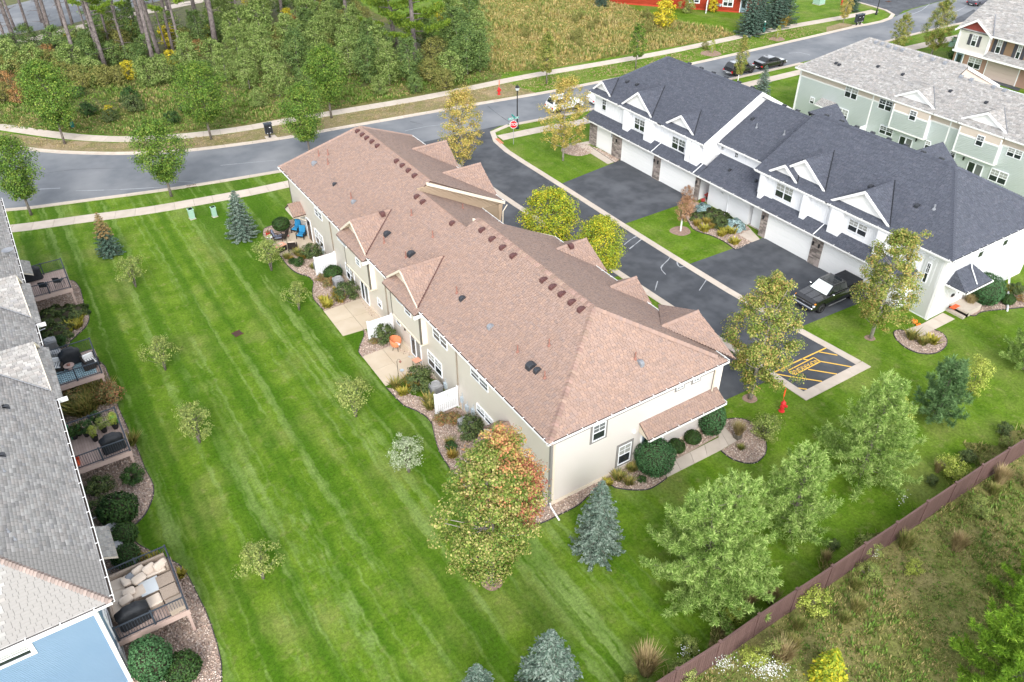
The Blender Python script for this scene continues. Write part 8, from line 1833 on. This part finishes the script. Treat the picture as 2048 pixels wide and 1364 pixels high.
for sg in (1, -1):
    MB().box(-.9, 1.1, sg * 1.0 - .07, sg * 1.0 + .07, .36, .42).obj('running_board', M['metal_dk'], pk); MB().cbox((2.72, sg * .93, 1.03), .16, .1, .1).obj('amber_lamp', M['amber'], pk, bevel=.01)
    MB().extrude([(1.35, sg * .35, 1.285), (2.55, sg * .30, 1.205), (2.55, sg * .36, 1.205), (1.35, sg * .43, 1.285)], (0, 0, .02)).obj('hood_crease', M['carblack'], pk)
suv = dict(L=4.5, W=1.84, wr=.36, wx=(-1.28, 1.36), zb=.34, bev=.09, top=[(-2.2, .80), (-2.18, 1.02), (-1.9, 1.06), (.85, 1.03), (1.9, .96), (2.18, .85), (2.25, .7)], cab=((-2.1, 1.15, 1.0), (-1.72, .35, 1.68)), sidewin=((.06, .28), (.31, .58), (.61, .88)), mir=.75, rbump='metal', tlh=.3)
sv, _ = vehicle('parked_car', 'black SUV with roof rails parked on the street beyond the charcoal roof', 'car', (84.35, 74.75, .02), -.03, 'carblack', suv, 'cars parked along the street')
for sg in (1, -1): MB().tube([(-1.6, sg * .62, 1.70), (-1.5, sg * .62, 1.76), (.1, sg * .62, 1.76), (.2, sg * .62, 1.70)], .02, 5).obj('roof_rail', M['dkmetal'], sv)
sed = dict(L=4.9, W=1.84, wr=.34, wx=(-1.4, 1.42), zb=.28, bev=.10, top=[(-2.4, .72), (-2.35, .98), (-1.7, 1.03), (.9, .96), (2.0, .86), (2.35, .74), (2.42, .6)], cab=((-1.85, 1.25, .96), (-.95, .25, 1.43)), sidewin=((.18, .50), (.53, .84)), mir=.75, rbump='carblack', tlh=.18)
vehicle('parked_car', 'black sedan parked ahead of the black SUV', 'car', (89.85, 74.45, .02), -.02, 'carblack', sed, 'cars parked along the street')
vehicle('parked_car', 'white SUV half hidden behind the tree with reddish tips', 'car', (56.6, 76.7, .02), -.07, 'carwhite', dict(suv, rbump='carwhite'), 'cars parked along the street')
vehicle('parked_car', 'white car mostly hidden behind the far corner of the white row', 'car', (62.6, 76.2, .02), -.06, 'carwhite', dict(sed, rbump='carwhite'), 'cars parked along the street')
vehicle('parked_car', 'grey car parked at the top edge of the road', 'car', (145.5, 78.6, .02), .05, 'cargrey', sed, 'cars parked along the street')

# ================================================================== STREET FURNITURE
def street_lamp(px, label, h=5.0):
    t = thing('street_lamp', label, 'street lamp', at(*px), 0, 'black street lamps')
    MB().lathe([(.22, -.05), (.22, .15), (.15, .25), (.14, .7), (.09, .8), (.075, 1.0), (.06, h - .75), (.08, h - .72), (.10, h - .62), (.06, h - .58)], 12).obj('post', M['dkmetal'], t)
    MB().lathe([(.10, h - .58), (.20, h - .5), (.24, h - .25), (.2, h - .2)], 12).obj('lantern_glass', M['lampglass'], t)
    MB().lathe([(.27, h - .22), (.25, h - .15), (.12, h - .02), (.05, h + .05), (.02, h + .16)], 12).obj('lantern_cap', M['dkmetal'], t)
street_lamp((1034.5, 257), 'black street lamp behind the stop sign', 5.0); street_lamp((1752, 29), 'black street lamp at the far junction by the double mailbox', 5.2)
sg_ = at(1027, 288.4); t = thing('stop_sign', 'red STOP sign with two green street name blades at the corner lawn', 'stop sign', sg_, 0)
MB().tube([(0, 0, -.1), (0, 0, 3.0)], .03, 6).obj('post', M['metal'], t)
yaw = math.atan2(-sg_.x, -sg_.y) * .35                                  # faces the private drive
oc = lambda r_, y: [(r_ * math.cos(math.pi / 8 + k * math.pi / 4), y, 2.28 + r_ * math.sin(math.pi / 8 + k * math.pi / 4)) for k in range(8)]
o1 = MB().extrude(oc(.46, -.05), (0, .012, 0)).obj('sign_border', M['signwhite'], t); o2 = MB().extrude(oc(.42, -.056), (0, .005, 0)).obj('sign_face', M['stopred'], t)
tx_ = text_mesh('lettering', 'STOP', .36, M['signwhite'], t, Matrix(((1, 0, 0, 0), (0, 0, -1, -.060), (0, 1, 0, 2.28), (0, 0, 0, 1))) @ Matrix.Diagonal((.98, 1.15, 1, 1)), False)
for o in (o1, o2, tx_): o.rotation_euler = (0, 0, -.45)
b1 = MB().box(-.62, .62, -.012, .012, 2.86, 3.08).obj('street_blade', M['signgreen'], t); b2 = MB().box(-.012, .012, -.55, .55, 3.10, 3.30).obj('street_blade', M['signgreen'], t)
b1.rotation_euler = (0, 0, -.12); b2.rotation_euler = (0, 0, -.2)
l1 = text_mesh('lettering', 'GREY FOX LANE', .15, M['signwhite'], b1, Matrix(((1, 0, 0, 0), (0, 0, -1, -.016), (0, 1, 0, 2.97), (0, 0, 0, 1))), False)
MB().box(-.61, .61, -.0145, -.0125, 2.865, 2.885).box(-.61, .61, -.0145, -.0125, 3.055, 3.075).obj('border_line', M['signwhite'], b1)
def hydrant(px, label, flag=True, sc=1.0):
    t = thing('fire_hydrant', label, 'fire hydrant', at(*px), .3, 'red fire hydrants'); t.scale = (sc,) * 3
    MB().lathe([(.19, -.05), (.19, .04), (.13, .06), (.12, .34), (.155, .36), (.155, .40), (.13, .42), (.13, .58), (.16, .60), (.16, .63), (.13, .68), (.07, .76), (.035, .80), (.035, .86)], 14).obj('barrel', M['red'], t)
    mb = MB(); mb.tube([(-.24, 0, .50), (.24, 0, .50)], .065, 8).tube([(0, -.27, .48), (0, 0, .48)], .085, 8).tube([(-.26, 0, .5), (-.22, 0, .5)], .085, 6).tube([(.22, 0, .5), (.26, 0, .5)], .085, 6); mb.obj('nozzle', M['red'], t)
    if flag: MB().tube([(.14, .1, .4), (.2, .14, 1.0)], .012, 5).tube([(.2, .14, .95), (.26, .17, 1.5)], .045, 6).obj('marker', M['redorange'], t)
hydrant((1563, 822), 'red fire hydrant with an orange marker beside the NO PARKING bay', True, 1.1); hydrant((998, 189), 'red fire hydrant with a tall marker on the far verge', True, 1.15); hydrant((1683, 9), 'red fire hydrant on the far lawn near the top edge', True, 1.0)
def mailbox(px, label, rz=0.0):
    t = thing('mailbox', label, 'mailbox', at(*px), rz, 'black cluster mailboxes')
    MB().lathe([(.22, 0), (.22, .05), (.12, .1), (.11, .45), (.2, .5)], 10).obj('pedestal', M['dkmetal'], t); MB().box(-.42, .42, -.24, .24, .5, 1.62).obj('cabinet', M['railing'], t, bevel=.02); MB().box(-.46, .46, -.28, .28, 1.62, 1.7).obj('roof', M['railing'], t, bevel=.02); MB().lathe([(.03, 1.7), (.04, 1.78), (.01, 1.84)], 8).obj('finial', M['dkmetal'], t)
    dr = MB().cbox((0, 0, 0), .23, .02, .15).mesh('mail_door', M['dkmetal'])
    for i in range(3):
        for k in range(6): o = link('mail_door', dr, t); o.location = (-.26 + i * .26, -.245, .62 + k * .165)
    for x in (-.2, .12): MB().cbox((x, -.26, .60), .10, .01, .05).obj('label_plate', M['signwhite'], t)
    MB().cbox((.14, -.26, 1.25), .16, .01, .07).obj('label_plate', M['signwhite'], t)
mailbox((540, 275), 'black cluster mailbox on a pale slab by the curving road', -.15); mailbox((1712.5, 51), 'black cluster mailbox at the far junction, left of the pair', -.1); mailbox((1719.5, 49.5), 'black cluster mailbox at the far junction, right of the pair', -.1)
for pxs in (((529, 274), (549, 270), (557, 277), (535, 281)), ((1703, 52), (1722, 46), (1730, 50), (1711, 55))): prop(MB().prism(ground_pts(pxs), .0, .06).obj('mailbox_pad', M['concrete']), kind='structure')
def waste_station(px, label):
    t = thing('pet_waste_station', label, 'waste station', at(*px), 0, 'green pet waste stations')
    MB().tube([(0, .12, -.1), (0, .12, 1.75)], .04, 6).obj('post', M['teal'], t); MB().lathe([(.18, .12), (.2, .16), (.2, .68), (.15, .72)], 12).obj('bin', M['teal'], t); MB().cbox((0, 0, 1.25), .26, .16, .36).obj('bag_dispenser', M['teal'], t, bevel=.02); MB().cbox((0, .04, 1.6), .34, .02, .32).obj('notice_board', M['greenbox'], t); MB().cbox((0, .028, 1.6), .24, .01, .12).obj('notice', M['signwhite'], t)
waste_station((146.5, 256), 'green pet waste station on the grass behind the curving sidewalk'); waste_station((1527, 65), 'green pet waste station beside the dark spruces of the red house')
def pedestal(px, label, s=(.42, .42, .85), g='pale green utility boxes'):
    t = thing('utility_box', label, 'utility box', at(*px), .1, g); a, b, h = s
    MB().box(-a / 2 - .04, a / 2 + .04, -b / 2 - .04, b / 2 + .04, -.03, .05).obj('pad', M['concrete'], t); MB().box(-a / 2, a / 2, -b / 2, b / 2, .05, h).obj('cabinet', M['greenbox'], t, bevel=.03); MB().box(-a / 2 - .03, a / 2 + .03, -b / 2 - .03, b / 2 + .03, h - .1, h).obj('lid', M['greenbox'], t, bevel=.02)
    lv = MB()
    for k in range(4): lv.box(-a / 2 + .06, a / 2 - .06, -b / 2 - .012, -b / 2, .15 + k * (h - .3) / 4, .20 + k * (h - .3) / 4)
    lv.obj('louvres', M['greenbox'], t)
pedestal((385, 437), 'pale green utility box by the near sidewalk, left one with louvres', (.45, .5, 1.0)); pedestal((430, 433), 'pale green utility box by the near sidewalk, right one', (.4, .4, 1.0))
pedestal((1637, 8), 'large green utility box on the lawn right of the red house', (1.6, 1.4, .9)); pedestal((1902, 93), 'pale green utility box left of the brown house, nearest', (.6, .6, .7)); pedestal((1907, 88), 'pale green utility box left of the brown house, middle', (.6, .6, .95)); pedestal((1918, 83), 'pale green utility box touching the brown house', (.7, .7, 1.1))
def grate(px, label, a, b, rz=0.0):
    t = thing('drain_grate', label, 'drain', at(*px, .02), rz, 'iron drain grates'); MB().box(-a / 2, a / 2, -b / 2, b / 2, -.02, .006).obj('pit', M['dkmetal'], t)
    for k in range(6): x = -a / 2 + a * (k + .5) / 6; MB().box(x - a / 26, x + a / 26, -b / 2, b / 2, .007, .024).obj('bar', M['ironrust'], t)
    MB().box(-a / 2 - .05, a / 2 + .05, -b / 2 - .05, -b / 2, 0, .026).box(-a / 2 - .05, a / 2 + .05, b / 2, b / 2 + .05, 0, .026).obj('frame', M['ironrust'], t)
grate((475, 667), 'rusty drain grate in the middle of the striped lawn', .62, .55, .2); grate((383, 372), 'rusty storm grate at the near kerb of the curving road', .9, .45, -.18); grate((1777, 3), 'storm grate at the far kerb by the top edge', .9, .5)
# pumpkin, mat, small things by the white corner
c = at(*Z17((233, 1003))[0], .05); t = thing('pumpkin', 'orange pumpkin on the gravel at the white corner', 'pumpkin', c)
pk_ = MB(); V, F = [], []
for i, (rr, z) in enumerate(((.02, .02), (.16, .02), (.23, .12), (.22, .24), (.13, .30), (.02, .28))):
    for k in range(20): a = 2 * math.pi * k / 20; q_ = rr * (1 - .06 * (k % 2)); V.append((q_ * math.cos(a), q_ * math.sin(a), z))
for i in range(5):
    for k in range(20): a, b = i * 20 + k, i * 20 + (k + 1) % 20; F.append((a, b, b + 20, a + 20))
pk_.add(V, F).obj('fruit', M['pumpkin'], t, smooth=True); MB().tube([(0, 0, .27), (.03, 0, .36)], .025, 5).obj('stalk', M['juniperstalk'] if 'juniperstalk' in M else M['dkgreen'], t)
for px, lb in (((262, 1028), 'small orange gourd left of the white corner trim'), ((285, 1020), 'small orange gourd touching the white corner trim')): prop(MB().lathe([(.02, 0), (.09, .03), (.10, .08), (.05, .13), (.01, .14)], 10, at(*Z17(px)[0], .05)).obj('gourd', M['pumpkin']), lb, 'gourd', 'small gourds at the white corner')
mq = [at(*q_, .54) for q_ in Z17((578, 852), (640, 818), (685, 838), (625, 872))]; prop(MB().prism([(p.x, p.y) for p in mq], .536, .556).obj('doormat', M['orangemat'] if 'orangemat' in M else M['redorange']), 'orange doormat on the landing of the white end door', 'doormat')
c = at(*Z17((795, 745))[0], 1.1); 
# tidy labels: rank look-alikes from left to right
import collections
byl = collections.defaultdict(list)
for o in S.objects:
    if o.parent is None and 'label' in o and 'group' in o: byl[o['label']].append(o)
for lb, L_ in byl.items():
    if len(L_) > 1:
        L_.sort(key=lambda q: pix(q.location)[1]); k = 1 if len(L_) <= 14 else 2 if len(L_) <= 28 else 3; h_ = -(-len(L_) // k)
        for r_i in range(k): rank(L_[r_i * h_:(r_i + 1) * h_], lb + ('' if k == 1 else ', ' + (['back row', 'front row'] if k == 2 else ['back row', 'middle row', 'front row'])[r_i]))
